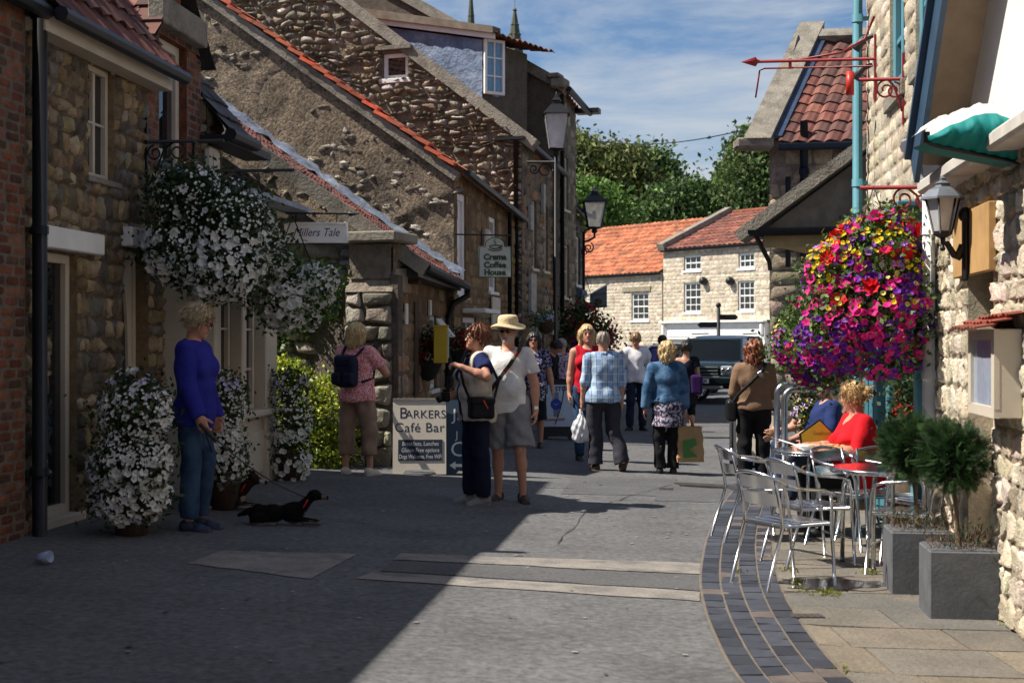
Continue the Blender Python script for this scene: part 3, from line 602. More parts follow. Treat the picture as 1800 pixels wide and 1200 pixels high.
# -- houses with gables, going up the street
def house(name, label, P0, P1, z0, z1, gl, gslope, pal, wallm, seed, holes=(), gtop=None, roofpal=PANT, ch=(.09, .2), sw=(.15, .5), gu=None, coping=True, fpal=None, fch=(.12, .22), roofL=8, ridge=None, gable_plain=False, over=.18):
    """gable end facing the near end of the street at P0, street facade from P0 to P1"""
    P0, P1 = Vector(P0), Vector(P1); U = norm(P1 - P0); N = Vector((U.y, -U.x, 0)); L = (P1 - P0).length; gu = gu or UG; gn = Vector((gu.y, -gu.x, 0))
    t = thing(name, label, 'house', P0)
    mb = MB(); top = lambda s: z0 + (gl - s) * gslope
    og = P0 - gu * gl
    if gable_plain:
        S = np.linspace(0, gl, 140); r = np.random.default_rng(seed); Tn = 110; rows = []
        from mathutils import noise
        for s in S:
            hgt = top(s); row = []
            for k in range(Tn + 1):
                p = og + gu * s + Z * hgt * k / Tn; a = noise.fractal(p * 1.3, 1, 2, 4) * .022 + noise.noise(p * 11) * .008; b = noise.noise(p * .9 + Vector((7, 3, 1)))
                if b > .36: a -= .022 + .015 * noise.noise(p * 14)
                row.append(tuple(p + gn * a))
            rows.append(row)
        mb.grid(np.array(rows)); gw = obj('gable_wall', mb, wallm, t)
        if wallm is RENDER:
            mb = MB()
            for _ in range(95):
                s0 = gl - r.uniform(.3, gl * .8); t0 = r.uniform(2.0, max(2.2, top(s0) - .5)); k = r.integers(2, 7)
                for j in range(k):
                    c = og + gu * (s0 + r.normal(0, .22)) + Z * (t0 + r.normal(0, .1)); 
                    if c.z > top((c - og).dot(gu)) - .3: continue
                    mb.ball(c - gn * .02, (r.uniform(.04, .15), r.uniform(.03, .045), r.uniform(.025, .06)), np.array(((.42, .38, .31), (.25, .21, .16), (.46, .42, .35), (.16, .13, .1), (.2, .17, .13))[r.integers(5)]) * r.uniform(.8, 1.1), n=9, m=6, M=Matrix((gu, gn, Z)).transposed() @ Matrix.Rotation(r.normal(0, .25), 3, 'Y'))
            for v in mb.v: v += r.normal(0, .011, v.shape)
            tag(obj('exposed_stones', mb, RUBBLE, gw), kind='stuff')
    else:
        stone_wall(mb, og, gu, gl, top(0), gn, ch=(.06, .17), sw=(.07, .36), gap=.03, bulge=.08, jit=.6, wave=.1, dens=.95, rgh=.3, pal=pal, mortar=(.2, .16, .12), seed=seed, top=top, holes=[(gl - h[2], h[1], gl - h[0], h[3]) for h in holes], g=5)
        obj('gable_wall', mb, wallm, t)
    for h in holes: window(t, og, gu, gn, gl - h[2], h[1], gl - h[0], h[3], cols=1, rows=1, m=WHITEP, depth=.05, fr=.08, sill=.09)
    # roof plane
    dz = z1 - z0; nr_ = None
    e0 = P0 + N * over + Z * (z0 - over * gslope * .6) - gn * .02; ue_ = norm((P1 + N * over + Z * (z1 - over * gslope * .6)) - e0); vu = norm(-gu + Z * gslope)
    mb = MB(); pantiles(mb, e0 + gn * .06, ue_, vu, L + .1, roofL, pal=roofpal, seed=seed + 1, tw=.24, tl=.32); rf = obj('roof', mb, TILE, t)
    if coping:
        nn = norm(ue_.cross(vu)); nn = nn if nn.z > 0 else -nn
        mb = MB(); mb.prism([(-.1, -.1), (roofL + 1, -.1), (roofL + 1, .13), (-.1, .13)], e0 + gn * .12, vu, nn, ue_, .34); obj('verge_coping', mb, COPE if coping is True else coping, rf)
    return t, P0, U, N, L, gn
# first house: roughcast gable with red tile verge
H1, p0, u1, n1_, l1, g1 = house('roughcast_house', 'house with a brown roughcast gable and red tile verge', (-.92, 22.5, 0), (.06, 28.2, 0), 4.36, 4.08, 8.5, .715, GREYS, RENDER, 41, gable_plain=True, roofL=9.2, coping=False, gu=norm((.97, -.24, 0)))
UG1 = norm((.97, -.24, 0))
vu1 = norm(-UG1 + Z * .715)
mb = MB(); mb.prism([(-.15, -.17), (10, -.17), (10, -.02), (-.15, -.02)], p0 + Z * 4.36 + g1 * .1, vu1, norm(Z + UG1 * .7), -g1, .2); obj('verge_board', mb, COPE, H1)
mb = MB(); r_ = np.random.default_rng(9)
for k in range(38):
    d = k * .26; nn = norm(Z + UG1 * .7); a = r_.normal(0, .012)
    mb.prism([(d - .02, .03 + a), (d + .27, -.005 + a), (d + .27, .05 + a), (d - .02, .085 + a)], p0 + Z * 4.36 + g1 * .16, vu1, nn, -g1, .26, (.62 + .1 * r_.normal(), .15, .075))
obj('verge_tiles', mb, TILE, H1)
mb = MB(); fh = [(.25 * 1, 2.35, .95, 4.0), (3.0, 2.5, 3.7, 3.85), (.7, .9, 1.8, 2.0)]
stone_wall(mb, p0, u1, l1, 4.34, n1_, ch=(.16, .3), sw=(.25, .5), gap=.012, bulge=.02, jit=.15, pal=((.24, .16, .085), (.28, .19, .1), (.2, .14, .08)), mortar=(.17, .12, .07), seed=43, holes=fh, g=4, top=lambda s: 4.34 - .27 * s / l1)
obj('street_wall', mb, STONE, H1)
for k, h in enumerate(fh): window(H1, p0, u1, n1_, *h, cols=1 if k == 0 else 2, rows=1 if k == 0 else 2, m=WHITEP, depth=.03, fr=.09 if k else .12, sill=.06, glass=WHITEP if k == 0 else None)
mb = MB(); mb.tube([p0 + n1_ * .22 + Z * 4.27, p0 + u1 * l1 + n1_ * .22 + Z * 4.0], .06, n=8); mb.tube([p0 + u1 * 4.6 + n1_ * .1 + Z * 4.05, p0 + u1 * 4.6 + n1_ * .1], .04, n=8); obj('gutter', mb, BLACKP, H1)
mb = MB(); mb.box(p0 + u1 * 1.25 + n1_ * .2 + Z * 2.1, (.4, 1.3, .07), M=Matrix((n1_, u1, Z)).transposed(), bev=.01); obj('door_canopy', mb, WHITEP, H1)
mb = MB(); mb.box(p0 + u1 * 2.4 + n1_ * .07 + Z * 3.35, (.12, .34, .42), M=Matrix((n1_, u1, Z)).transposed(), bev=.04); obj('alarm_box', mb, CREAM, H1)
mb = MB(); mb.box(p0 + u1 * 3.4 + n1_ * .05 + Z * 2.15, (.03, .8, .5), M=Matrix((n1_, u1, Z)).transposed()); obj('menu_board', mb, CREAM, H1)
# second house: rubble gable with small window and dormer
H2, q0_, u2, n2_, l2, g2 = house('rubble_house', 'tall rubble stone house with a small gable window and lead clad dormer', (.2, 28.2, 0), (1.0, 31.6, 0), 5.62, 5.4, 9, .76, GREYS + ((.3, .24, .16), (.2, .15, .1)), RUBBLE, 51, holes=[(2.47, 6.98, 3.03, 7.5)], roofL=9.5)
mb = MB(); wv = g2; 
mb.box(q0_ - UG * 2.75 + Z * 7.6 + g2 * .08, (.78, .12, .08), M=Matrix((UG, g2, Z)).transposed()); obj('lintel', mb, COPE, H2)
mb = MB(); stone_wall(mb, q0_, u2, l2, 5.6, n2_, ch=(.12, .24), sw=(.18, .4), pal=((.2, .17, .14), (.26, .22, .18), (.16, .14, .12), (.3, .2, .12)), bulge=.04, seed=53, holes=[(.9, 3.1, 1.35, 4.5), (2.0, 3.1, 2.5, 4.5), (1.0, .1, 2.1, 2.2)], g=4)
obj('street_wall', mb, STONE, H2)
for h in ((.9, 3.1, 1.35, 4.5), (2.0, 3.1, 2.5, 4.5)): window(H2, q0_, u2, n2_, *h, cols=2, rows=3, m=CREAM, depth=.05)
window(H2, q0_, u2, n2_, 1.0, .1, 2.1, 2.2, cols=3, rows=2, m=WHITEP, depth=.05, sill=0, name='shop_window')
mb = MB(); mb.tube([q0_ + n2_ * .2 + Z * 5.5, q0_ + u2 * l2 + n2_ * .2 + Z * 5.3], .06, n=8); mb.tube([q0_ + g2 * .08 - UG * .1 + Z * 5.6, q0_ + g2 * .08 - UG * .1], .05, n=8); mb.box(q0_ + g2 * .08 - UG * .22 + Z * 5.62, (.62, .14, .06), M=Matrix((UG, g2, Z)).transposed()); mb.tube([q0_ + u2 * 2.9 + n2_ * .08 + Z * 5.4, q0_ + u2 * 2.9 + n2_ * .08], .05, n=8); obj('gutter', mb, BLACKP, H2)
Mu = Matrix((n2_, u2, Z)).transposed()
for s, z, w, h in ((.55, 4.1, .26, .5), (.7, 2.55, .5, .85), (1.75, 4.6, .2, .6), (2.7, 2.0, .3, .5)): mb = MB(); mb.box(q0_ + u2 * s + n2_ * .06 + Z * z, (.06, w, h), M=Mu); obj('wall_sign', mb, mat('weathered sign', (.36, .36, .33), var=.3, vs=9), H2)
# dormer on the rubble house
YD = 29.9; dA, dB = at(648, 20, YD + 1.6), at(848, 70, YD); dC, dD = at(850, 165, YD), at(882, 168, YD + .25)
dorm = MB(); cu = norm(Vector((dB.x - dA.x, dB.y - dA.y, 0))); cn = Vector((cu.y, -cu.x, 0)); wid = Vector((dB.x - dA.x, dB.y - dA.y, 0)).length
base = Vector((dB.x, dB.y, 0)); nS = 20; r_ = np.random.default_rng(12)
dorm.grid(np.array([[tuple(base - cu * s + Z * (6.3 + (dB.z + s * .22 - 6.3) * t) + cn * (.012 * r_.normal())) for t in np.linspace(0, 1, 14)] for s in np.linspace(0, wid + .6, 22)]))
dm = obj('dormer', dorm, mat('painted lead cheek', (.12, .17, .27), rough=.6, var=.4, vs=2.5, bump=.6, bs=7, blotch=(.3, .36, .46), bl_amt=.45, bl_s=1.8), H2)
mb = MB(); mb.prism([(-.35, 0), (wid + 1, (wid + 1.35) * .22), (wid + 1, (wid + 1.35) * .22 + .17), (-.35, .17)], base + cn * .12 + Z * (dB.z - .04), -cu, Z, -cn, .08); obj('fascia', mb, WHITEP, dm)
mb = MB(); pantiles(mb, base + cn * .2 + cu * .45 + Z * (dB.z + .04), norm(-cn), norm(-cu + Z * .22), 2.4, wid + 2, pal=PANTD, seed=14, tw=.22, tl=.3); mb.prism([(-.4, .06), (wid + 1, (wid + 1.4) * .22 + .06), (wid + 1, (wid + 1.4) * .22 + .26), (-.4, .2)], base + cn * .22 + Z * dB.z, -cu, Z, -cn, .3, (.16, .13, .1)); obj('dormer_roof', mb, TILE, dm)
wo_ = base + cu * .0; wu = norm(Vector((dD.x - dC.x, dD.y - dC.y, 0))); wn_ = Vector((wu.y, -wu.x, 0))
window(dm, Vector((dC.x, dC.y, 0)) + wn_ * .06, wu, wn_, 0, dC.z, .5, dB.z + .02, cols=2, rows=3, m=WHITEP, depth=0, fr=.06, bar=.03, sill=0, sash=False, glass=mat('curtained pane', (.13, .27, .42), rough=.1, spec=.8, var=.25, vs=12))
dk = MB(); dk.quad(base, base - cn * 1.8, base - cn * 1.8 + Z * dB.z, base + Z * dB.z); obj('dormer_front', dk, PEBBLE, dm)
# brick top of the rubble gable
mb = MB(); bt = at(560, 60, 30.6); stone_wall(mb, q0_ - UG * 7.6 + Z * 8.9 + g2 * .05, UG, 2.0, 2.2, g2, ch=(.08, .085), sw=(.2, .26), pal=((.42, .13, .06), (.36, .12, .07), (.3, .12, .08)), bulge=.02, jit=.1, mortar=(.2, .15, .1), seed=61, g=3, top=lambda s: 3.1 - s * .78 if s > .7 else 2.2)
obj('brick_patch', mb, STONE, H2)
# third house: tall pebbledashed gable
H3, r0_, u3, n3_, l3, g3 = house('pebbledash_house', 'tall house with a dark pebbledashed gable behind the rubble house', (1.02, 31.65, 0), (1.5, 33.5, 0), 7.3, 7.05, 8, .6, GREYS, PEBBLE, 71, gable_plain=True, roofL=8.5, coping=True, over=.1)
mb = MB(); kx = r0_ + Z * 7.32; mb.box(kx + UG * .06 + g3 * .05, (.36, .4, .2), M=Matrix((UG, g3, Z)).transposed(), bev=.04); mb.box(kx + UG * -.05 + g3 * .05 + Z * .17, (.3, .4, .1), M=Matrix((UG, g3, Z)).transposed(), bev=.03); obj('kneeler', mb, COPE, H3)
mb = MB(); stone_wall(mb, r0_, u3, l3, 7.2, n3_, ch=(.14, .28), sw=(.2, .45), pal=GREYS[:3], bulge=.03, seed=73, g=3, holes=[(.5, 4.6, 1.1, 5.8), (.4, 2.6, 1.2, 3.8)]); obj('street_wall', mb, STONE, H3)
for h in ((.5, 4.6, 1.1, 5.8), (.4, 2.6, 1.2, 3.8)): window(H3, r0_, u3, n3_, *h, cols=2, rows=2, m=CREAM, depth=.05)
mb = MB(); mb.tube([r0_ + n3_ * .25 + Z * 7.2, r0_ + u3 * l3 + n3_ * .35 + Z * 6.95], .07, n=8); mb.box(r0_ + u3 * l3 + n3_ * .3 + Z * 7.0, (.55, .3, .12), M=Matrix((n3_, u3, Z)).transposed()); mb.tube([r0_ + u3 * .1 + n3_ * .08 + Z * 7.1, r0_ + u3 * .1 + n3_ * .08], .05, n=8); obj('gutter', mb, BLACKP, H3)
# fourth house: lower, dark, at the end of the row
H4, s0_, u4, n4_, l4, g4 = house('end_house', 'low dark stone house ending the left hand row', (1.22, 33.55, 0), (1.8, 36.0, 0), 5.0, 4.7, 7, .7, GREYS, STONE, 81, roofL=7, coping=True, roofpal=PANTD)
mb = MB(); hh = [(.4, 3.0, 1.0, 4.2), (1.5, 3.0, 2.1, 4.2), (.5, .4, 2.0, 2.2)]
stone_wall(mb, s0_, u4, l4, 4.9, n4_, ch=(.12, .24), sw=(.2, .4), pal=((.12, .105, .09), (.16, .14, .12), (.1, .09, .08)), bulge=.03, seed=83, g=3, holes=hh, top=lambda s: 4.9 - .25 * s / l4); obj('street_wall', mb, STONE, H4)
for h in hh: window(H4, s0_, u4, n4_, *h, cols=2, rows=2, m=WHITEP, depth=.05)
mb = MB(); mb.tube([s0_ + n4_ * .2 + Z * 4.9, s0_ + u4 * l4 + n4_ * .2 + Z * 4.6], .06, n=8); obj('gutter', mb, BLACKP, H4)
for s, z in ((.9, 2.75), (1.9, 2.45)): mb = MB(); mb.tube([s0_ + u4 * (s - .35) + n4_ * .22 + Z * z, s0_ + u4 * (s + .35) + n4_ * .22 + Z * z], .13, n=10); obj('rolled_awning', mb, mat('slate blue canvas', (.1, .13, .18), var=.2), H4)
mb = MB(); mb.box(s0_ + u4 * 1.9 + n4_ * .12 + Z * 1.95, (.12, .7, .5), M=Matrix((n4_, u4, Z)).transposed()); obj('wall_sign', mb, CREAM, H4); mb = MB(); mb.box(s0_ + u4 * .2 + n4_ * .08 + Z * 3.6, (.1, .3, .5), (.55, .3, .05), M=Matrix((n4_, u4, Z)).transposed()); obj('wall_sign', mb, CREAM, H4)
# ------------------------------------------------------------------ far end of the street
UF = norm((.6, -.8, 0)); NF = norm((-.8, -.6, 0)); F0 = Vector((6.78, 64, 0))
def sF(px):
    k = (px - 900) / FPX; return (k * F0.y - F0.x) / (UF.x - k * UF.y)
def YF(px): return F0.y + UF.y * sF(px)
def zF(px, py): return CH - (py - 600) / FPX * YF(px)
SANDY = ((.60, .52, .40), (.55, .47, .36), (.64, .55, .43), (.5, .43, .33), (.6, .53, .43))
def far_house(name, label, pa, pb, ze, rise, roofpal, wins, seed, shop=False):
    sa, sb = sF(pa), sF(pb); o = F0 + UF * sa; L = sb - sa; t = thing(name, label, 'house', o)
    hs = []
    for (x0, y0, x1, y1) in wins: hs.append((sF(x0) - sa, zF(x0, y1), sF(x1) - sa, zF(x0, y0)))
    holes = list(hs) + ([(sF(1176) - sa, 0, sF(1349) - sa, 2.3)] if shop else [])
    mb = MB(); stone_wall(mb, o, UF, L, ze, NF, ch=(.13, .2), sw=(.2, .42), gap=.012, bulge=.018, jit=.22, pal=SANDY, mortar=(.5, .43, .34), seed=seed, g=3, holes=holes)
    mb.quad(o, o - NF * 8, o - NF * 8 + Z * ze, o + Z * ze, col=(.4, .34, .26)); mb.quad(o + UF * L, o + UF * L - NF * 8, o + UF * L - NF * 8 + Z * ze, o + UF * L + Z * ze, col=(.4, .34, .26))
    for s in (0, L): mb.quad(o + UF * s + Z * ze, o + UF * s - NF * 8 + Z * ze, o + UF * s - NF * 4 + Z * (ze + rise), col=(.4, .34, .26))
    obj('wall', mb, STONEW, t)
    for h in hs: window(t, o, UF, NF, *h, cols=3, rows=4 if h[3] - h[1] > 1 else 2, m=WHITEP, depth=.06, fr=.08, bar=.035, sill=.1)
    mb = MB(); vu = norm(-NF * 4.3 + Z * rise * 4.3 / 4); pantiles(mb, o + NF * .16 + Z * (ze + .01), UF, vu, L, 4.9 / max(.1, math.cos(math.atan2(rise, 4))) * .93, pal=roofpal, seed=seed, tw=.3, tl=.4, h=.05, sub=4)
    mb.quad(*[o + UF * s - NF * d + Z * (ze + (8 - d) / 4 * rise) for s, d in ((0, 4.2), (L, 4.2), (L, 8), (0, 8))]); rf = obj('roof', mb, TILE, t)
    mb = MB(); mb.tube([o - NF * 4.1 + Z * (ze + rise + .1), o + UF * L - NF * 4.1 + Z * (ze + rise + .1)], .13, (.4, .13, .07), n=8); obj('ridge', mb, TILE, rf)
    mb = MB(); mb.tube([o + NF * .16 + Z * (ze - .06), o + UF * L + NF * .16 + Z * (ze - .06)], .07, n=6); obj('gutter', mb, BLACKP, t)
    return t, o, sa, L, rf
A_, oA, saA, LA, rfA = far_house('orange_roofed_cottage', 'low cream stone cottage with a bright orange pantile roof', 925, 1164, 4.72, 2.45, PANTO, [(1110, 515, 1140, 563)], 101)
mb = MB(); 
for s0_ in (sF(1104) - saA,): mb.box(oA + UF * (s0_ + .62) + NF * .02 + Z * zF(1120, 508), (1.9, .08, .22), (.3, .26, .19), M=Matrix((UF, NF, Z)).transposed())
obj('lintel', mb, STONEW, A_)
B_, oB, saB, LB, rfB = far_house('white_shop_house', 'taller cream stone house with a dark red roof and white shopfront', 1166, 1400, 5.72, 1.75, ((.24, .085, .06), (.2, .075, .058), (.28, .105, .07), (.17, .07, .055)), [(1202, 450, 1232, 476), (1298, 446, 1326, 472), (1202, 497, 1232, 549), (1297, 494, 1326, 546)], 102, shop=True)
mb = MB(); vu = norm(-NF * 4 + Z * 1.75); mb.prism([(0, -.1), (4.75, -.1), (4.75, .25), (0, .25)], oB + Z * 5.72 + NF * .25 - UF * .1, vu, norm(Z * 4 + NF * 1.75), UF, .42); obj('verge_coping', mb, COPE, rfB)
mb = MB(); MF = Matrix((UF, -NF, Z)).transposed(); a, b = sF(1172) - saB, sF(1352) - saB; cx = (a + b) / 2; w = b - a
mb.box(oB + UF * cx + NF * .2 + Z * 2.44, (w + .2, .5, .1), M=MF, bev=.03); mb.box(oB + UF * cx + NF * .1 + Z * 2.1, (w, .3, .55), M=MF); mb.box(oB + UF * cx + NF * .14 + Z * 1.75, (w, .36, .1), M=MF)
for s in (a + .12, b - .12): mb.box(oB + UF * s + NF * .15 + Z * 1.15, (.3, .3, 2.3), M=MF); mb.box(oB + UF * s + NF * .32 + Z * 2.1, (.2, .16, .5), M=MF, bev=.05)
mb.box(oB + UF * cx + NF * .02 + Z * .85, (w, .1, 1.7), M=MF)
for k in range(9): mb.box(oB + UF * (a + w * (k + .5) / 9) + NF * .09 + Z * 1.0, (.07, .06, 1.4), M=MF)
sf = obj('shopfront', mb, WHITEP, B_)
for px in (1240, 1287):
    mb = MB(); c = oB + UF * (sF(px) - saB) + NF * .16 + Z * zF(px, 494); mb.lathe([(.0, -.16), (.15, -.14), (.19, -.02), (.12, .12), (0, .14)], c, n=12, M=Matrix((UF, Z, NF)).transposed()); obj('round_lamp', mb, BLACKP, B_)
# far roofs between the trees
for (px, py, wd, lab) in ((1172, 322, 5, 'distant grey slate roofed house seen between the trees'), (1262, 322, 6, 'distant pale house roof beside the tall conifer')):
    c = at(px, py, 128); t = thing('distant_house', lab, 'house', (c.x, c.y, 0)); mb = MB()
    mb.box((c.x, c.y + 4, (c.z - 1.8) / 2), (wd, 7, c.z - 1.8)); obj('wall', mb, mat('pale far stone', (.36, .35, .33), var=.15), t)
    mb = MB(); slates(mb, Vector((c.x - wd / 2 - .3, c.y + .3, c.z - 1.9)), (1, 0, 0), norm((0, 3.7, 2)), wd + .6, 4.3, tw=.5, tl=.4, seed=px, pal=((.15, .14, .14),)); mb.quad((c.x - wd / 2, c.y + 8, c.z - 1.9), (c.x + wd / 2, c.y + 8, c.z - 1.9), (c.x + wd / 2, c.y + 4, c.z), (c.x - wd / 2, c.y + 4, c.z)); obj('roof', mb, TILE, t)
# church tower with pinnacles
cb = at(866, 110, 120); t = thing('church_tower', 'distant church tower whose stone pinnacles rise above the roofs', 'church', (cb.x, cb.y, 0))
mb = MB(); mb.box((cb.x, cb.y + 2.6, 12.3), (5.2, 5.2, 24.6)); obj('tower', mb, COPE, t)
for px, pt_, w in ((905, 14, 1.5), (828, -14, 1.1)):
    c = at(px, pt_, 120 if px > 900 else 122); mb = MB(); b0 = 24.4
    mb.box((c.x, c.y, b0 + .35), (w, w, .7), bev=.05); mb.lathe([(w * .78, b0 + .7), (w * .7, b0 + .9), (w * .5, b0 + 1.3), (.12, c.z - .3), (.2, c.z - .2), (.03, c.z)], (c.x, c.y, 0), n=8, smooth=False)
    for k in range(8):
        a = k * math.pi / 4
        for u in (.25, .45, .65): mb.ball((c.x + math.cos(a) * w * .55 * (1 - u), c.y + math.sin(a) * w * .55 * (1 - u), b0 + 1.2 + (c.z - b0 - 1.2) * u), .09, n=6, m=4)
    mb.tube([(c.x, c.y, c.z - .1), (c.x, c.y, c.z + .7)], .03, n=5); obj('pinnacle', mb, mat('mossy stone', (.07, .075, .05), var=.3), t)
# overhead cable
mb = MB(); a, b = at(1040, 247, 40), at(1352, 219, 27.2); mb.tube([a.lerp(b, k / 12) - Z * (.45 * math.sin(math.pi * k / 12)) * .5 for k in range(13)], .012, n=5)
tag(obj('overhead_cable', mb, BLACKP), 'thin overhead cable crossing the sky', 'cable')
# ------------------------------------------------------------------ street lamps
def lantern(parent, c, w, h):
    """four sided tapering lantern standing on c; > glass"""
    mb = MB(); t, b = w / 2, w * .29; zt, zb = c[2] + h * .62, c[2]
    for sx, sy in ((1, 1), (1, -1), (-1, 1), (-1, -1)): mb.tube([(c[0] + sx * b, c[1] + sy * b, zb), (c[0] + sx * t, c[1] + sy * t, zt)], w * .028, n=5)
    for q, z in ((b, zb), (t, zt)): mb.tube([(c[0] + sx * q, c[1] + sy * q, z) for sx, sy in ((1, 1), (1, -1), (-1, -1), (-1, 1))], w * .035, n=5, closed=True)
    th = h * .2
    mb.lathe([(t * 1.62, zt), (t * 1.55, zt + h * .02), (t * .75, zt + th * .85), (t * .5, zt + th), (t * .46, zt + th * 1.25), (t * .6, zt + th * 1.3), (t * .3, zt + th * 1.55), (.02, zt + th * 1.9)], (c[0], c[1], 0), n=4, M=Matrix.Rotation(R(45), 3, 'Z'), smooth=False)
    mb.ball((c[0], c[1], zt + th * 1.75), w * .07, n=8, m=6); mb.tube([(c[0], c[1], zt + th * 1.5), (c[0], c[1], zt + h * .38 + w * .1)], w * .025, n=5)
    mb.lathe([(b * .3, zb - h * .14), (b * .5, zb - h * .1), (b * .4, zb - h * .05), (b * 1.3, zb)], (c[0], c[1], 0), n=8)
    fr = obj('lantern_frame', mb, BLACKP, parent); g = MB()
    for (x0, y0), (x1, y1) in (((1, 1), (1, -1)), ((1, -1), (-1, -1)), ((-1, -1), (-1, 1)), ((-1, 1), (1, 1))):
        k = .97; g.quad((c[0] + x0 * b * k, c[1] + y0 * b * k, zb), (c[0] + x1 * b * k, c[1] + y1 * b * k, zb), (c[0] + x1 * t * k, c[1] + y1 * t * k, zt), (c[0] + x0 * t * k, c[1] + y0 * t * k, zt))
    obj('glass', g, LGLASS, fr); m2 = MB(); m2.ball((c[0], c[1], zb + h * .3), (w * .1, w * .1, h * .12)); obj('bulb', m2, WHITEP, fr)
    return fr
def scroll(c, r, ax, up, turns=1.4, n=22, a0=0, sg=1):
    ax, up = Vector(ax), Vector(up); return [Vector(c) + (ax * math.cos(a0 + sg * k / n * turns * 2 * math.pi) + up * math.sin(a0 + sg * k / n * turns * 2 * math.pi)) * r * (1 - .75 * k / n) for k in range(n)]
def street_lamp(label, top_px, base_px, Y, w, h, arm):
    c = at(*top_px, Y); b = at(base_px, 600, Y); g = gz(b.x, b.y); t = thing('street_lamp', label, 'street lamp', (b.x, b.y, g), group='black street lamps')
    mb = MB(); mb.tube([(b.x, b.y, g), (b.x, b.y, g + .5)], .09, n=10); mb.tube([(b.x, b.y, g + .4), (b.x, b.y, c.z - .1)], .036, n=10); mb.lathe([(.12, g), (.12, g + .1), (.09, g + .5), (.11, g + .55), (.06, g + .62)], (b.x, b.y, 0), n=12); obj('post', mb, BLACKP, t)
    mb = MB(); d = Vector((c.x - b.x, 0, 0)); p = Vector((b.x, b.y, c.z - .35))
    if d.length > .06:
        mb.tube([p, p + d * .5 + Z * .04, p + d + Z * .12, Vector((c.x, c.y, c.z - h * .12))], .03, n=6); mb.tube(scroll(p + d * .45 - Z * .14, .13, (1, 0, 0), Z, sg=-1, a0=1.2), .018, n=5); mb.tube(scroll(p + d * .1 - Z * .24, .11, (1, 0, 0), Z), .016, n=5)
    else:
        mb.tube([p + Z * .1, p + Z * .1 - Vector((.55, 0, 0))], .025, n=6); mb.tube(scroll(p - Vector((.2, 0, .06)), .15, (1, 0, 0), Z), .018, n=5); mb.tube(scroll(p - Vector((.42, 0, .03)), .1, (1, 0, 0), Z, sg=-1), .016, n=5)
    obj('bracket', mb, BLACKP, t); lantern(t, c, w, h)
    return t
street_lamp('tall black street lamp by the rubble house, higher of two', (978, 262), 977, 27.2, .44, 1.05, 0)
street_lamp('lower black street lamp on a bracket before the orange roof', (1045, 400), 1026, 34.5, .53, .98, 1)
# finger post
b = at(1263, 600, 47); t = thing('finger_post', 'black finger post with two direction arms behind the parked car', 'signpost', (b.x, b.y, 0))
mb = MB(); mb.tube([(b.x, b.y, 0), (b.x, b.y, 2.72)], .06, n=8); mb.ball((b.x, b.y, 2.8), .09, n=8, m=6); obj('post', mb, BLACKP, t)
for z, sg, ln in ((2.15, -1, .62), (2.4, 1, .55)):
    mb = MB(); mb.prism([(.05, -.09), (ln, -.09), (ln + .09, 0), (ln, .09), (.05, .09)], (b.x, b.y - .02, z), (sg, -.1, 0), Z, (0, 1, 0), .04); obj('arm', mb, BLACKP, t)
# ------------------------------------------------------------------ right side of the street
NR = norm((-1, .124, 0))
def PR(Y, off=0, z=0): return Vector((2.89 + .124 * (Y - 8.2), Y, z)) + NR * off
def yR(px, off=0): return (1.8732 - off * 1.0077) / ((px - 900) / FPX - .124)
MR = Matrix((UL, NR, Z)).transposed()
CREAMS = ((.56, .48, .36), (.5, .43, .32), (.6, .52, .41), (.46, .4, .3), (.58, .5, .39), (.62, .55, .44))
# -- near shop with the white gable
wg = thing('white_gable_shop', 'cream stone shop with a white rendered gable and blue bargeboard', 'shop', PR(8.5, 0, -.08))
Oa = PR(4.6, 0, -.12); hD = ((8.72 - 4.6) * KL, .05, (9.52 - 4.6) * KL, 2.25)
mb = MB(); stone_wall(mb, Oa, UL, (10.62 - 4.6) * KL, 2.84, NR, ch=(.12, .21), sw=(.1, .24), gap=.018, bulge=.024, jit=.3, rgh=.3, pal=CREAMS, mortar=(.34, .28, .21), seed=201, holes=[hD], g=9)
mb.quad(PR(-9, 0, -.1), PR(4.6, 0, -.1), PR(4.6, 0, 7.5), PR(-9, 0, 7.5), col=(.16, .1, .07)); obj('wall', mb, STONEW, wg)  # tall dark run past the camera, unseen, added to block sky fill
vz = lambda Y: 2.80 + .93 * (9.72 - Y)
mb = MB(); mb.prism([(0, 2.72), (10.35 - 4.6, 2.72), (9.85 - 4.6, 2.72 + .02), (6.7 - 4.6, vz(6.7) + .05), (4.6 - 4.6, vz(6.7) + .05 - 1.9)], PR(4.6, .02), UL * KL, Z, -NR, .3); obj('gable', mb, WHITEP2, wg)
mb = MB(); mb.box(PR(7.4, .07, 2.72), (6.0, .26, .1), M=MR, bev=.02); obj('string_course', mb, mat('grey stone trim', (.5, .47, .43), var=.2, vs=5), wg)
pA, pB_ = PR(9.62, .34, vz(9.62) - .02), PR(6.7, .34, vz(6.7) - .02); vd = norm(pB_ - pA); vn = norm(vd.cross(NR)); vn = vn if vn.z > 0 else -vn
BLUEB = mat('blue bargeboard paint', (.035, .075, .13), rough=.4, var=.2)
mb = MB(); mb.prism([(-.12, -.16), (4, -.16), (4, .08), (-.12, .08)], pA, vd, vn, -NR, .035); mb.prism([(-.12, .08), (4, .08), (4, .12), (-.12, .12)], pA + NR * .04, vd, vn, -NR, .1); obj('bargeboard', mb, BLUEB, wg)
mb = MB(); mb.prism([(-.12, .02), (4, .02), (4, .06), (-.12, .06)], pA - NR * .02, vd, vn, -NR, 1.6); obj('soffit', mb, mat('brown soffit', (.3, .22, .15), var=.2), wg)
mb = MB(); pantiles(mb, pA + vn * .1 - vd * .1 - NR * .0, -NR, vd, 4, 4.2, pal=PANTD, seed=203); obj('roof', mb, TILE, wg)
dz0 = -.12
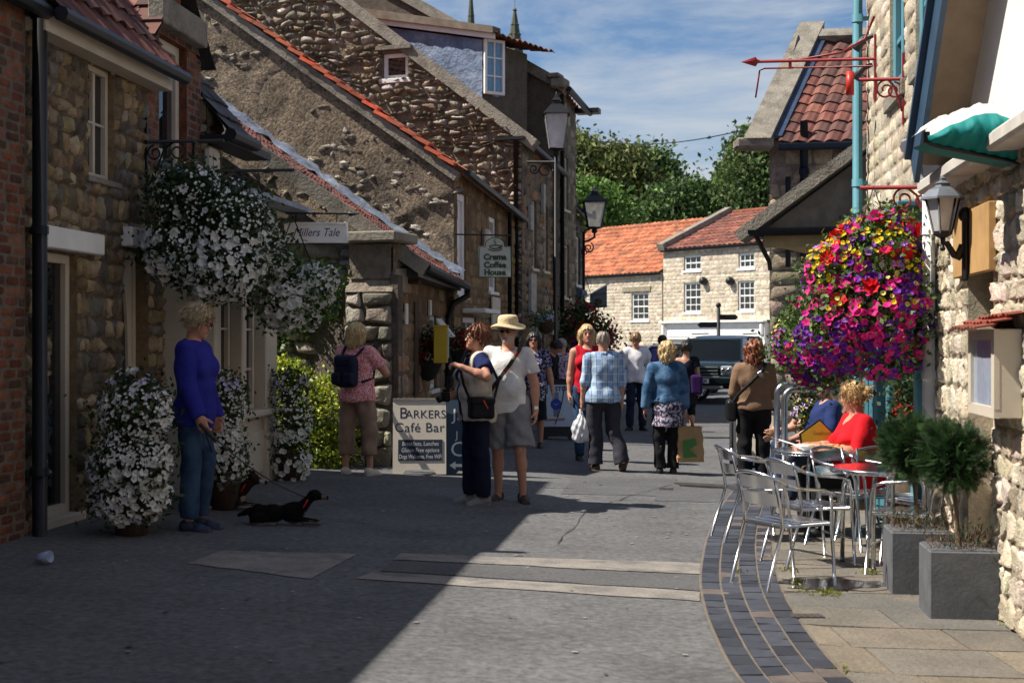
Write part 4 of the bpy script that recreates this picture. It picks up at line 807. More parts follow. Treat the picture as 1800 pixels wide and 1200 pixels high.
dr = window(wg, Oa, UL, NR, hD[0], .08, hD[2], hD[3], cols=1, rows=1, m=CREAM, depth=.16, fr=.09, sill=.0, name='door', glass=mat('cream door', (.5, .45, .36), rough=.5, var=.08))
mb = MB(); s = hD[0] + .09; w_ = hD[2] - hD[0] - .18; Bd = Matrix((UL, NR, Z)).transposed()
for k in range(6): mb.box(Oa + UL * (s + w_ * (k + .5) / 6) - NR * .185 + Z * .62, (w_ / 6 - .012, .02, .95), M=Bd, bev=.005)
mb.box(Oa + UL * (s + w_ / 2) - NR * .18 + Z * 1.15, (w_, .03, .08), M=Bd); obj('door_panel', mb, CREAM, dr)
mb = MB(); mb.quad(*[Oa + UL * (s + a) - NR * .192 + Z * b for a, b in ((.2, 1.28), (w_ - .2, 1.28), (w_ - .2, 2.02), (.2, 2.02))]); obj('door_pane', mb, GLASS, dr)
mb = MB(); mb.box(Oa + UL * (hD[0] + .4) + NR * .0 + Z * .05, (.95, .5, .12), M=MR); obj('door_step', mb, COPE, wg)
mb = MB(); mb.tube([PR(10.66, .07, -.08), PR(10.66, .07, 2.75)], .048, n=12)
for z in (.1, 1.32, 2.4): mb.tube([PR(10.66, .07, z), PR(10.66, .07, z + .06)], .058, n=12)
obj('downpipe', mb, mat('white plastic', (.74, .73, .7), rough=.35, var=.06), wg)
mb = MB(); mb.lathe([(.05, 2.7), (.055, 2.78), (.12, 3.0), (.13, 3.06), (.0, 3.06)], PR(10.66, .08), n=4, M=Matrix.Rotation(R(52), 3, 'Z'), smooth=False); mb.tube([PR(10.68, .22, 3.08), PR(10.2, .3, 3.0)], .05, n=8); obj('hopper', mb, mat('grey lead hopper', (.33, .34, .36), var=.2), wg)
# tan board above the door
mb = MB(); mb.box(PR(9.17, .035, 2.24), (1.16, .05, .42), M=MR, bev=.006); tag(obj('sign_board', mb, mat('tan board', (.42, .25, .1), var=.2, vs=4)), 'plain tan board above the door of the white gable shop', 'sign board')
# lantern on a wall bracket
lm = thing('wall_lantern', 'black wall lantern on a curved bracket before the tan board', 'wall lamp', PR(9.2, .05, 2.1))
mb = MB(); mb.box(PR(9.2, .08, 2.2), (.075, .035, .42), M=MR, bev=.012); mb.ball(PR(9.2, .08, 2.42), (.045, .045, .05))
lc = at(1657, 400, 9.2); lb = Vector((lc.x, lc.y, 2.29)); w0 = PR(9.2, .09, 2.12)
mb.tube([w0 + Z * .1, w0 + NR * .04 + Z * .02, w0.lerp(lb, .45) - Z * .04, w0.lerp(lb, .8) - Z * .02, lb - Z * .05, lb + Z * .0], [.03, .026, .022, .02, .018, .016], n=8); mb.ball(lb - Z * .09, .018); mb.tube([lb - Z * .09, lb], .012, n=6); obj('bracket', mb, BLACKP, lm)
mb = MB(); n6 = 6; zb, zt, rb_, rt_ = lb.z + .01, lb.z + .24, .058, .112
for k in range(n6):
    a = k * math.pi / 3; mb.tube([(lb.x + rb_ * math.cos(a), lb.y + rb_ * math.sin(a), zb), (lb.x + rt_ * math.cos(a), lb.y + rt_ * math.sin(a), zt)], .007, n=5)
mb.lathe([(.03, zb - .03), (.062, zb - .01), (.064, zb + .012), (.0, zb + .013)], (lb.x, lb.y, 0), n=6, smooth=False)
fr_ = obj('lantern_frame', mb, BLACKP, lm)
mb = MB(); mb.lathe([(.145, zt - .015), (.142, zt), (.09, zt + .05), (.05, zt + .07), (.045, zt + .085), (.055, zt + .09), (.02, zt + .11), (.022, zt + .125), (.0, zt + .14)], (lb.x, lb.y, 0), n=6, smooth=False); obj('lantern_cap', mb, mat('weathered grey metal', (.2, .22, .25), rough=.4, metal=.5, var=.2), lm)
mb = MB(); mb.lathe([(rb_ * .96, zb), (rt_ * .96, zt)], (lb.x, lb.y, 0), n=6, smooth=False); obj('glass', mb, LGLASS, lm)
mb = MB(); mb.tube([(lb.x, lb.y, zb + .05), (lb.x, lb.y, zb + .17)], .022, n=10); obj('bulb', mb, WHITEP, lm)
# menu case
mc = thing('menu_case', 'cream wall menu case with a small tiled roof beside the door', 'menu case', PR(8.3, .06, 1.2))
ya, yb = 7.92, 8.66; mb = MB(); cy = (ya + yb) / 2; mb.box(PR(cy, .075, 1.42), ((yb - ya), .13, .5), M=MR, bev=.006)
mb.box(PR(cy, .15, 1.2), ((yb - ya), .03, .06), M=MR); mb.box(PR(cy, .15, 1.64), ((yb - ya), .03, .06), M=MR)
for y_ in (ya + .04, yb - .04): mb.box(PR(y_, .15, 1.42), (.08, .03, .4), M=MR)
obj('case', mb, CREAM, mc)
mb = MB(); mb.quad(*[PR(y_, .146, z) for y_, z in ((ya + .07, 1.22), (yb - .07, 1.22), (yb - .07, 1.62), (ya + .07, 1.62))]); obj('menu_pane', mb, mat('menu sheet', (.32, .36, .45), rough=.08, spec=.7, var=.15, vs=14), mc)
mb = MB(); pantiles(mb, PR(ya - .06, .24, 1.66), UL, norm(-NR * .9 + Z * .35), yb - ya + .12, .28, tw=.1, tl=.1, h=.012, pal=((.24, .06, .04),)); obj('tile_cap', mb, TILE, mc)
# folded green canopy, seen end on: its tip points out over the pavement
c0 = at(1628, 234, 8.05); ca = thing('canopy', 'folded green shop canopy with a frayed white top on the white gable', 'awning', c0)
r_ = np.random.default_rng(15); kk = 8.05 / FPX; cl = lambda px, py, dy=0: Vector(((px - 900) * kk, 8.05 + dy, CH - (py - 600) * kk))
us = np.linspace(0, 1, 34); topy = np.interp(us, [0, .1, .5, .75, 1], [226, 206, 179, 184, 200]) + 1.8 * np.sin(us * 37) + r_.normal(0, .9, 34); bandy = np.interp(us, [0, .3, .5, 1], [240, 214, 202, 236]) + 1.5 * np.sin(us * 29); boty = np.interp(us, [0, .1, 1], [250, 257, 292])
pxs = 1629 + us * 195; dep = np.interp(us, [0, .15, 1], [.04, .12, .2])
fold = lambda i, v: .018 * math.sin(us[i] * 30 + v * 3) * math.sin(v * math.pi) + .012 * math.sin(us[i] * 61 + 2)
mb = MB(); mb.grid(np.array([[tuple(cl(pxs[i], bandy[i] + (boty[i] - bandy[i]) * v, -dep[i] * math.sin(math.pi * (.25 + .75 * v)) + fold(i, v))) for v in np.linspace(0, 1, 12)] for i in range(34)])); mb.grid(np.array([[tuple(cl(pxs[i], boty[i] - 2 * v, -dep[i] * math.sin(math.pi) * 0 + .3 * v)) for v in np.linspace(0, 1, 3)] for i in range(34)])); obj('front', mb, mat('green canvas', (.0, .17, .165), rough=.7, var=.22, vs=3), ca)
mb = MB(); mb.grid(np.array([[tuple(cl(pxs[i], topy[i] + (bandy[i] + 2 - topy[i]) * v, .02 - dep[i] * .95 * math.sin(math.pi * .3 * v) + fold(i, v) * .6)) for v in np.linspace(0, 1, 7)] for i in range(34)])); mb.grid(np.array([[tuple(cl(pxs[i], topy[i] + 3 * v, .02 + .3 * v)) for v in np.linspace(0, 1, 3)] for i in range(34)])); obj('top', mb, mat('frayed white canvas', (.62, .61, .58), var=.15, vs=9), ca)
mb = MB(); mb.tube([cl(pxs[i], boty[i] + 1, -.01) for i in range(34)], .012, n=6); mb.tube([cl(1629, 232, .0), cl(1629, 252, .0)], .018, n=6); obj('frame', mb, BLACKP, ca)

# -- cream shop with teal windows
tl_ = thing('teal_window_shop', 'cream stone shop with tall teal windows and teal shopfront', 'shop', PR(12.8, 0, -.08))
Ot = PR(10.63, 0, -.12); tS = lambda Y: (Y - 10.63) * KL
hw = [(tS(12.28), 3.98, tS(13.22), 5.9), (tS(10.97), 3.98, tS(11.72), 5.9), (tS(11.0), .1, tS(14.1), 2.3)]
mb = MB(); stone_wall(mb, Ot, UL, tS(14.9), 6.8, NR, ch=(.13, .19), sw=(.22, .5), gap=.012, bulge=.018, jit=.14, pal=CREAMS, mortar=(.42, .35, .26), seed=211, holes=hw, g=5)
mb.quad(PR(14.9, 0, -.1), PR(14.9, -4, -.1), PR(14.9, -4, 8.5), PR(14.9, 0, 6.7), col=(.4, .34, .26)); obj('wall', mb, STONEW, tl_)
for h in hw[:2]: window(tl_, Ot, UL, NR, *h, cols=2, rows=4, m=TEALL, depth=.03, fr=.14, bar=.05, sill=.14, sillm=COPE, split=(1,))
mb = MB(); pantiles(mb, PR(10.6, .3, 6.7), UL, norm(NR * -.75 + Z * .66), 4.4, 4, pal=PANTD, seed=5); obj('roof', mb, TILE, tl_)
mb = MB(); mb.tube([PR(14.72, .12, -.08), PR(14.72, .12, 6.7)], .052, n=12)
for z in (.5, 1.6, 3.2, 4.9): mb.tube([PR(14.72, .12, z), PR(14.72, .12, z + .08)], .06, n=12); mb.box(PR(14.72, .06, z + .04), (.03, .14, .04), M=MR)
obj('downpipe', mb, TEALP, tl_)
mb = MB(); mb.box(PR(12.6, .07, 2.42), (3.3, .2, .42), M=MR); mb.box(PR(12.6, .1, 2.66), (3.4, .34, .06), M=MR, bev=.015)
for y_ in (11.0, 11.75, 12.55, 13.3, 14.05): mb.box(PR(y_, .05, 1.1), (.16, .14, 2.3), M=MR, bev=.012)
mb.box(PR(12.6, .03, .35), (3.2, .12, .75), M=MR); mb.box(PR(13.68, .06, 1.1), (.62, .04, 2.1), M=MR)
for k in range(5): mb.box(PR(13.68 - .25 + k * .125, .085, 1.1), (.09, .02, 2.0), M=MR, bev=.006)
shf = obj('shopfront', mb, TEALP, tl_)
mb = MB(); mb.quad(*[PR(y_, .0, z) for y_, z in ((10.95, .7), (13.4, .7), (13.4, 2.25), (10.95, 2.25))]); obj('pane', mb, GLASS, shf)
sg = thing('pink_sign', 'bright pink shop sign with white lettering on the teal fascia', 'shop sign', PR(12, .2, 2.4))
mb = MB(); mb.box(PR(11.95, .19, 2.4), (1.5, .03, .46), M=MR); obj('panel', mb, mat('magenta board', (.4, .01, .12), rough=.4, var=.08), sg)
mb = MB(); text_mesh("Life's", .34, PR(11.72, .207, 2.42), -UL, Z, NR, .002, mb, (.75, .7, .72), shear=.25); obj('lettering', mb, COLM, sg)
# red iron brackets and what hangs from them
def iron_bracket(name, label, Y, z, L, m, spear=False, scr=True, drop=.28, group=None, PR=PR, NR=NR, MR=MR):
    t = thing(name, label, 'iron bracket', PR(Y, .02, z), group=group); mb = MB()
    mb.box(PR(Y, .02, z - drop * .3), (.035, .02, drop * 2.2), M=MR); mb.tube([PR(Y, .02, z), PR(Y, L, z)], .016, n=8)
    if spear: mb.lathe([(.0, L + .17), (.05, L + .02), (.02, L), (.016, L - .02)], PR(Y, 0, z), n=8, M=Matrix((UL, Z, NR)).transposed())
    if scr:
        mb.tube(scroll(PR(Y, L * .42, z - .09), .085, NR, Z, sg=-1, a0=1.6), .009, n=5); mb.tube([PR(Y, L * .36, z - .01), PR(Y, L * .25, z - .06), PR(Y, L * .12, z - drop * .8), PR(Y, .03, z - drop)], .01, n=5); mb.tube(scroll(PR(Y, .1, z - .1), .075, NR, Z, a0=1.6), .009, n=5)
    obj('arm', mb, m, t); return t, mb
sp, _ = iron_bracket('spear_bracket', 'long dark red spear tipped iron bracket high on the cream shop', 14.1, 4.4, 1.17, REDP, spear=True, scr=False, drop=.3)
mb = MB(); mb.tube([PR(14.1, .03, 4.82), PR(14.1, .12, 4.6), PR(14.1, .35, 4.47), PR(14.1, .75, 4.41)], .012, n=6); mb.tube([PR(14.1, .05, 4.33), PR(14.1, 1.1, 4.33), PR(14.1, 1.15, 4.31), PR(14.1, 1.19, 4.04)], .009, n=5); mb.box(PR(14.1, .85, 4.37), (.02, .03, .1), M=MR); obj('stay', mb, REDP, sp)
for k, (dy, dz) in enumerate(((0, .2), (.05, -.08))):
    mb = MB(); d = norm(NR * .6 - Z * .8); mb.tube([PR(14.2 + dy, .03, 4.45 + dz), PR(14.2 + dy, .12, 4.42 + dz), PR(14.2 + dy, .12, 4.42 + dz) + d * .13], [.02, .035, .045], n=10); tag(obj('spotlight', mb, mat('dark grey metal', (.05, .055, .06), rough=.5)), ('upper' if k == 0 else 'lower') + ' small dark spotlight on the wall by the spear bracket', 'spotlight', 'spotlights by the spear bracket')
b2, _ = iron_bracket('iron_bracket', 'dark red scrolled bracket holding a red tube high on the wall', 12.25, 3.86, .40, REDP)
mb = MB(); c = PR(12.25, .47, 3.83); mb.lathe([(0, -.1), (.035, -.1), (.035, .1), (0, .1)], c, n=14); tag(obj('red_tube', mb, mat('red enamel', (.5, .03, .02), rough=.4, var=.1)), 'small bright red tube hanging from a wall bracket', 'tube')
b3, _ = iron_bracket('iron_bracket', 'dark red scrolled bracket above the big flower basket', 10.78, 2.77, .56, REDP, drop=.3)

# -- pantiled stone house beyond, and the gabled porch between
ph = thing('pantiled_house', 'old stone house with a steep dark red pantile roof on the right', 'house', (5.0, 27, 0))
C0 = Vector((4.89, 27, 0)); ue2 = norm((1, -.16, 0)); ug2 = norm((.4, .92, 0))
mb = MB(); stone_wall(mb, C0, ue2, 6, 5.45, norm((-.16, -1, 0)), ch=(.25, .42), sw=(.35, .8), gap=.02, bulge=.04, jit=.2, pal=((.34, .28, .19), (.3, .25, .18), (.4, .33, .23), (.36, .27, .22)), mortar=(.2, .17, .13), seed=221, g=5, dens=.97)
stone_wall(mb, C0 + ug2 * 6, -ug2, 6, 8, norm((-.92, .4, 0)), ch=(.15, .3), sw=(.2, .5), pal=((.4, .34, .25), (.34, .29, .21)), seed=222, g=3, top=lambda s: 5.4 + (3 * (1 - abs(s - 3) / 3))); obj('wall', mb, STONE, ph)
vr = norm(Vector((1.62, 3.0, 2.75))); e0 = C0 + Vector((.12, -.25, 5.35))
mb = MB(); pantiles(mb, e0, ue2, vr, 6, 4.2, pal=((.2, .075, .055), (.16, .06, .05), (.23, .09, .065), (.13, .06, .05)), seed=223, tw=.3, tl=.34, h=.05); rf2 = obj('roof', mb, TILE, ph)
nn = norm(ue2.cross(vr)); nn = nn if nn.z > 0 else -nn
mb = MB(); mb.prism([(-.1, -.12), (4.5, -.12), (4.5, .16), (-.1, .16)], e0 - ue2 * .62, vr, nn, ue2, .5); mb.box(e0 - ue2 * .45 - Z * .02 + Vector((0, .1, 0)), (.7, .5, .2), bev=.04); obj('verge_coping', mb, COPE, rf2)
mb = MB(); mb.prism([(.1, .05), (4.3, .05), (4.3, .075), (.1, .075)], e0 - ue2 * .12, vr, nn, ue2, .16); obj('flashing', mb, mat('blue lead flashing', (.04, .06, .11), rough=.5, var=.3, metal=.2), rf2)
mb = MB(); mb.prism([(0, 0), (6, 0), (6, .16), (0, .16)], e0 + vr * 4.15 - ue2 * .1, ue2, nn, -vr, .3); obj('ridge', mb, COPE, rf2)
mb = MB(); mb.tube([e0 - Z * .1 + Vector((0, -.05, 0)), e0 - Z * .1 + ue2 * 6 + Vector((0, -.05, 0))], .07, n=8); c = C0 + ue2 * .62
mb.tube([c + Vector((0, -.1, 5.75)), c + Vector((0, -.1, 3.2))], .075, n=10)
for z in (4.75, 4.3): mb.tube([c + Vector((0, -.1, z)), c + Vector((0, -.1, z + .1))], .095, n=10)
mb.tube([c + Vector((-.3, -.1, 4.7)), c + Vector((-.3, -.1, 3.0))], .05, n=8); obj('downpipe', mb, mat('blue black iron', (.012, .02, .035), rough=.5), ph)
gp = thing('gabled_porch', 'rendered gable with stone verge and boarded canopy over the pavement', 'porch', (3.4, 17.6, 2.8))
G0 = Vector((3.05, 17.5, 0)); dg = norm((.42, .91, 0)); ux = norm((1, -.3, 0))
mb = MB(); mb.prism([(0, 2.93), (3.6, 2.93), (3.6, 5.6), (0, 2.96)], G0 + ux * .05, ux, Z, dg, .2); obj('gable', mb, mat('grey brown render', (.3, .245, .185), var=.3, vs=3, bump=.5, bs=40, blotch=(.12, .1, .08), bl_amt=.6), gp); mb = MB(); mb.quad(G0 + dg * 4.6 + ux * .6, G0 + dg * 4.6 + ux * 3.5, G0 + dg * 4.6 + ux * 3.5 + Z * 4, G0 + dg * 4.6 + ux * .6 + Z * 3); obj('back_wall', mb, mat('grey brown render', (.3, .245, .185), var=.3, vs=3, bump=.5, bs=40, blotch=(.12, .1, .08), bl_amt=.6), gp)
vq = norm(ux + Z * .72); vqn = norm(ux.cross(dg).cross(ux)); vqn = norm(Z - ux * .72)
mb = MB(); mb.prism([(-.15, -.02), (4.4, -.02), (4.4, .12), (-.15, .12)], G0 - ux * .1 - dg * .12 + Z * 2.93, vq, vqn, dg, .34); obj('verge_coping', mb, COPE, gp)
mb = MB(); pantiles(mb, G0 - ux * .1 + dg * .1 + Z * 3.0, dg, vq, 4.7, 4.5, pal=PANT, seed=231); obj('roof', mb, TILE, gp)
mb = MB(); mb.prism([(0, 0), (3, 0), (3, 4.6), (.1, 4.6)], G0 + ux * .02 + dg * .05 + Z * 2.8, ux, dg, Z, .05); mb.box(G0 + ux * 1.6 + Z * 2.83, (3.1, .04, .16), M=Matrix((ux, Vector((-ux.y, ux.x, 0)), Z)).transposed()); obj('canopy_boards', mb, mat('ochre painted boards', (.42, .31, .15), var=.2, vs=3), gp)
mb = MB(); mb.tube([G0 - ux * .12 - dg * .08 + Z * 2.94, G0 + ux * 1.4 - dg * .08 + Z * 2.94], .05, n=8); mb.tube([G0 - ux * .12 - dg * .08 + Z * 2.94, G0 - ux * .12 + dg * 4.5 + Z * 2.94], .05, n=8); mb.tube([G0 - ux * .05 + Z * 2.9, G0 + ux * .06 + dg * .2 + Z * 2.6, G0 + ux * .05 + dg * .3 + Z * 2.5], .03, n=6); obj('gutter', mb, BLACKP, gp)
# ------------------------------------------------------------------ plants
def leaf_quads(mb, P, size, col, r, up=None, ratio=.6, droop=0):
    """one diamond shaped leaf per point"""
    n = len(P); a = r.normal(0, 1, (n, 3)); 
    if up is not None: a = a * .55 + up
    a /= np.linalg.norm(a, axis=1)[:, None]; b = np.cross(a, r.normal(0, 1, (n, 3))); b /= np.linalg.norm(b, axis=1)[:, None] + 1e-9
    s = size * r.uniform(.6, 1.3, (n, 1)); V = np.stack([P - a * s * .5, P + b * s * ratio * .5, P + a * s * .55 - np.array((0, 0, droop)) * s, P - b * s * ratio * .5], 1)
    mb.add(V.reshape(-1, 3), np.arange(4 * n).reshape(n, 4), col)
def sample(lobes, n, r, lo=.6, hi=1.0, cull=.7):
    """points in the shells of ellipsoids ((centre), (radii)), not deep inside a neighbour"""
    C = np.array([l[0] for l in lobes], float); Rr = np.array([l[1] for l in lobes], float); w = (Rr[:, 0] * Rr[:, 2]) ** 1.0; w /= w.sum()
    k = r.choice(len(lobes), n * 2, p=w); d = r.normal(0, 1, (n * 2, 3)); d /= np.linalg.norm(d, axis=1)[:, None]; q = r.uniform(lo ** 3, hi ** 3, (n * 2, 1)) ** (1 / 3)
    P = C[k] + d * Rr[k] * q; N = d / Rr[k]; N /= np.linalg.norm(N, axis=1)[:, None]
    ins = np.min(np.stack([np.linalg.norm((P - C[j]) / Rr[j], axis=1) + (k == j) * 9 for j in range(len(lobes))], 0), 0) if len(lobes) > 1 else np.full(len(P), 9)
    ok = ins > cull; return P[ok][:n], N[ok][:n]
def foliage(mb, lobes, n, size, pal, r, clump=30, lo=.5, ratio=.6, spread=None, droop=0, upn=.0):
    P, N = sample(lobes, max(1, n // clump), r, lo, 1.0); m = len(P); pal = np.array(pal, float)
    sp = spread or np.mean([l[1][0] for l in lobes]) * .22
    Q = np.repeat(P, clump, 0) + r.normal(0, sp, (m * clump, 3)) * np.array((1, 1, .7)); cc = pal[r.integers(0, len(pal), m)] * r.uniform(.65, 1.4, (m, 1)); c = np.repeat(cc, clump, 0) * r.uniform(.75, 1.3, (m * clump, 1))
    leaf_quads(mb, Q, size, c, r, np.repeat(N, clump, 0) * upn if upn else None, ratio, droop)
def blooms(mb, P, N, size, col, r, throat=None, petals=5, cup=.35, tilt=.35):
    """open trumpet flowers facing along N"""
    n = len(P); col = np.array(col, float)
    if n == 0: return
    if col.ndim == 1: col = np.tile(col, (n, 1))
    a = N + r.normal(0, tilt, (n, 3)); a /= np.linalg.norm(a, axis=1)[:, None]; u = np.cross(a, r.normal(0, 1, (n, 3))); u /= np.linalg.norm(u, axis=1)[:, None]; w = np.cross(a, u)
    s = (size * r.uniform(.7, 1.2, n))[:, None, None]; m = petals * 2; th = np.arange(m) / m * 2 * math.pi; rr = np.where(np.arange(m) % 2 == 0, .5, .40)
    rim = (np.cos(th) * rr)[None, :, None] * u[:, None] + (np.sin(th) * rr)[None, :, None] * w[:, None] + a[:, None] * r.normal(0, .04, (n, m, 1))
    inn = (np.cos(th) * .13)[None, :, None] * u[:, None] + (np.sin(th) * .13)[None, :, None] * w[:, None] - a[:, None] * cup * .5; cen = -a[:, None] * cup * .62
    V = P[:, None] + np.concatenate([rim, inn, cen], 1) * s; k = 2 * m + 1; off = np.arange(n)[:, None, None] * k; j = np.arange(m); j2 = (j + 1) % m
    Q = np.stack([j, j2, m + j2, m + j], -1)[None] + off; T = np.stack([m + j, m + j2, np.full(m, 2 * m)], -1)[None] + off
    mb.add(V.reshape(-1, 3), Q.reshape(-1, 4), np.repeat(col * r.uniform(.85, 1.1, (n, 1)), m, 0))
    tcol = np.array(throat, float) if throat is not None else None; base = mb.n - len(V.reshape(-1, 3))
    mb.f.append(T.reshape(-1, 3) + base); mb.c.append(np.repeat(np.tile(tcol, (n, 1)) if tcol is not None else col * .6, m, 0)); mb.sm.append(np.full(n * m, False))
def lob(px, py, rx, ry, Y, d=None):
    c = at(px, py, Y); k = Y / FPX; return (tuple(c), (rx * k, (d if d else (rx + ry) / 2 * k), ry * k))
DKGREEN = ((.03, .055, .018), (.045, .075, .022), (.02, .04, .014)); MIDGREEN = ((.08, .15, .035), (.11, .19, .04), (.055, .11, .03))
WHITEF = (.82, .82, .8); LILACW = (.62, .6, .78)
def flower_mass(name, label, cat, lobes, nleaf, lsize, lpal, specs, seed, group=None, base=None, upn=0, colour_clusters=False):
    """specs: (n, size, colours, throat, test(dx, dz) or None, petals)"""
    r = np.random.default_rng(seed); C = np.array([l[0] for l in lobes]); lo_ = C.min(0); base = base or (C[:, 0].mean(), C[:, 1].mean(), C[:, 2].min())
    t = thing(name, label, cat, base, group=group); mb = MB(); foliage(mb, lobes, nleaf, lsize, lpal, r, clump=14, lo=.35, spread=lsize * 1.6, upn=upn); tag(obj('foliage', mb, LEAFM, t), kind='stuff')
    zs = np.array([l[0][2] + l[1][2] for l in lobes]).max(), np.array([l[0][2] - l[1][2] for l in lobes]).min(); xs_ = np.array([l[0][0] - l[1][0] for l in lobes]).min(), np.array([l[0][0] + l[1][0] for l in lobes]).max()
    mb = MB()
    for n, size, cols, throat, test, pet in specs:
        P, N = sample(lobes, n, r, .93, 1.1, .95)
        fz = (zs[0] - P[:, 2]) / (zs[0] - zs[1]); fx = (P[:, 0] - xs_[0]) / (xs_[1] - xs_[0])
        kf = r.normal(0, 1, (3, 3)) * 7; cl_ = np.sin(P @ kf.T + r.uniform(0, 6, 3)).sum(1) > (-1.2 if colour_clusters else -9); P, N, fx, fz = P[cl_], N[cl_], fx[cl_], fz[cl_]
        if test is not None: k = np.array([test(a, b) * 1.0 for a, b in zip(fx, fz)]) > r.random(len(P)); P, N = P[k], N[k]
        cols = np.array(cols, float); cols = cols if cols.ndim == 2 else cols[None]
        blooms(mb, P, N + np.array((-.1, -.35, .15)), size, cols[r.integers(0, len(cols), len(P))], r, throat, pet)
    tag(obj('blooms', mb, PETAL, t), kind='stuff')
    return t
def wire(t, pts, r_=.006, m=None, name='chain'): mb = MB(); [mb.tube(p, r_, n=5) for p in pts]; obj(name, mb, m or BLACKP, t)
# white hanging baskets on the shaded cottage
L1_ = [lob(330, 345, 62, 58, 12.5), lob(315, 440, 58, 62, 12.5), lob(395, 400, 78, 85, 12.6), lob(385, 465, 75, 60, 12.5), lob(448, 425, 42, 55, 12.8)]
b1 = flower_mass('hanging_basket', 'huge shaded hanging basket of white petunias by the tall window', 'hanging basket', L1_, 9000, .055, DKGREEN,
    [(2300, .03, WHITEF, (.7, .7, .5), lambda x, z: .75 if z > .2 else .3, 5), (900, .082, WHITEF, (.75, .75, .6), lambda x, z: 1 if z > .52 else .08, 5), (14, .06, (.5, .08, .2), None, lambda x, z: z < .35, 5)], 301, 'white flower baskets on the cottage', base=tuple(PL(13, .9, 2.2)))
wire(b1, [[at(385, 300, 12.6), at(330, 420, 12.6)], [at(385, 300, 12.6), at(440, 420, 12.6)]])
L2_ = [lob(470, 470, 45, 45, 13.6), lob(548, 505, 38, 40, 13.7), lob(500, 530, 50, 48, 13.6), lob(578, 488, 16, 20, 13.7), lob(548, 545, 14, 36, 13.7)]
b2_ = flower_mass('hanging_basket', 'half sunlit hanging basket of white petunias below the painted sign', 'hanging basket', L2_, 4200, .055, MIDGREEN + DKGREEN,
    [(900, .03, WHITEF, (.7, .7, .5), None, 5), (560, .09, WHITEF, (.75, .75, .55), lambda x, z: 1 if z > .3 or x > .5 else .3, 5)], 302, 'white flower baskets on the cottage', base=tuple(PL(14.6, 1.2, 2.0)))
wire(b2_, [[at(515, 380, 13.6), at(480, 470, 13.6)], [at(515, 380, 13.6), at(550, 470, 13.6)]])
for Y, L_b in ((13.0, .75), (14.25, 1.05)):
    ib, _ = iron_bracket('iron_bracket', 'black scrolled bracket beside the tall window' if Y < 14 else 'black scrolled bracket over the bay window', Y, 3.42 if Y < 14 else 3.3, L_b, BLACKP, drop=.4, PR=PL, NR=NL, MR=M_)
for k, (lbs, lab, pz) in enumerate((([lob(228, 672, 40, 24, 10.9), lob(238, 725, 62, 58, 10.9), lob(230, 815, 66, 62, 10.85), lob(228, 870, 64, 52, 10.85)], 'large white petunia planter nearest the shop door', .55), ([lob(398, 715, 30, 58, 12.6), lob(392, 800, 34, 62, 12.6)], 'white petunia planter partly hidden by the woman in blue', .5), ([lob(508, 672, 32, 22, 15.2), lob(512, 730, 36, 55, 15.2), lob(508, 800, 36, 52, 15.2)], 'white petunia planter beside the golden hedge', .5))):
    c = np.mean([l[0] for l in lbs], 0); g = gz(c[0], c[1])
    t = flower_mass('flower_planter', lab, 'planter', lbs, 4500 if k == 0 else 2200, .045, DKGREEN, [(2200 if k == 0 else 900, .03, WHITEF, (.65, .65, .45), lambda x, z: 1 if .15 < z < .62 else .1, 5), (760 if k == 0 else 300, .074, WHITEF, (.6, .6, .45), lambda x, z: 1 if z > .5 else .04, 5), (220, .055, LILACW, None, lambda x, z: z < .17, 5)], 310 + k, 'tall white petunia planters', base=(c[0], c[1], g))
    mb = MB(); mb.lathe([(.0, g), (.12, g), (.15, g + .25), (.16, g + .27), (.0, g + .27)], (c[0], c[1], 0), n=14); mb.tube([(c[0], c[1], g), (c[0], c[1], c[2] + .3)], .05, n=8); obj('pot', mb, WOODM, t)
# golden hedge
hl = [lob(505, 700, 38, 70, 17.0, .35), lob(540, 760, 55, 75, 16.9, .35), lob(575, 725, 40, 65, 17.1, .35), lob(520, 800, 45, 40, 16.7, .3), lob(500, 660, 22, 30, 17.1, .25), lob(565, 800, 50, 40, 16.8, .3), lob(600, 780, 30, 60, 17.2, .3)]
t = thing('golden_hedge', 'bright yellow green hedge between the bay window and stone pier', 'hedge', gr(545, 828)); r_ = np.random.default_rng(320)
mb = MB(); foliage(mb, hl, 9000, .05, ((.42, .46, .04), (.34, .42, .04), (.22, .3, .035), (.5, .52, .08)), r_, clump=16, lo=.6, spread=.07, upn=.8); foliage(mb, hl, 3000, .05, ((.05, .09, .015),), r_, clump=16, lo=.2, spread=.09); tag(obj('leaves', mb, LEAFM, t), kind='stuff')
mb = MB()
for k in range(9): x = hl[k % 7][0]; g = gz(x[0], x[1]); mb.tube([(x[0] + r_.normal(0, .1), x[1], g), (x[0], x[1], g + .4), (x[0] + r_.normal(0, .1), x[1], x[2])], .015, n=5)
obj('stem', mb, WOODM, t)
# ivy on the garden wall top
mb = MB(); foliage(mb, [lob(505, 600, 22, 26, 18.1, .12), lob(575, 520, 30, 45, 17.7, .12), lob(540, 560, 20, 30, 17.9, .12)], 900, .06, MIDGREEN, r_, clump=10, spread=.06); tag(obj('ivy', mb, LEAFM), 'small patch of ivy climbing over the pebbledashed garden wall', 'ivy')
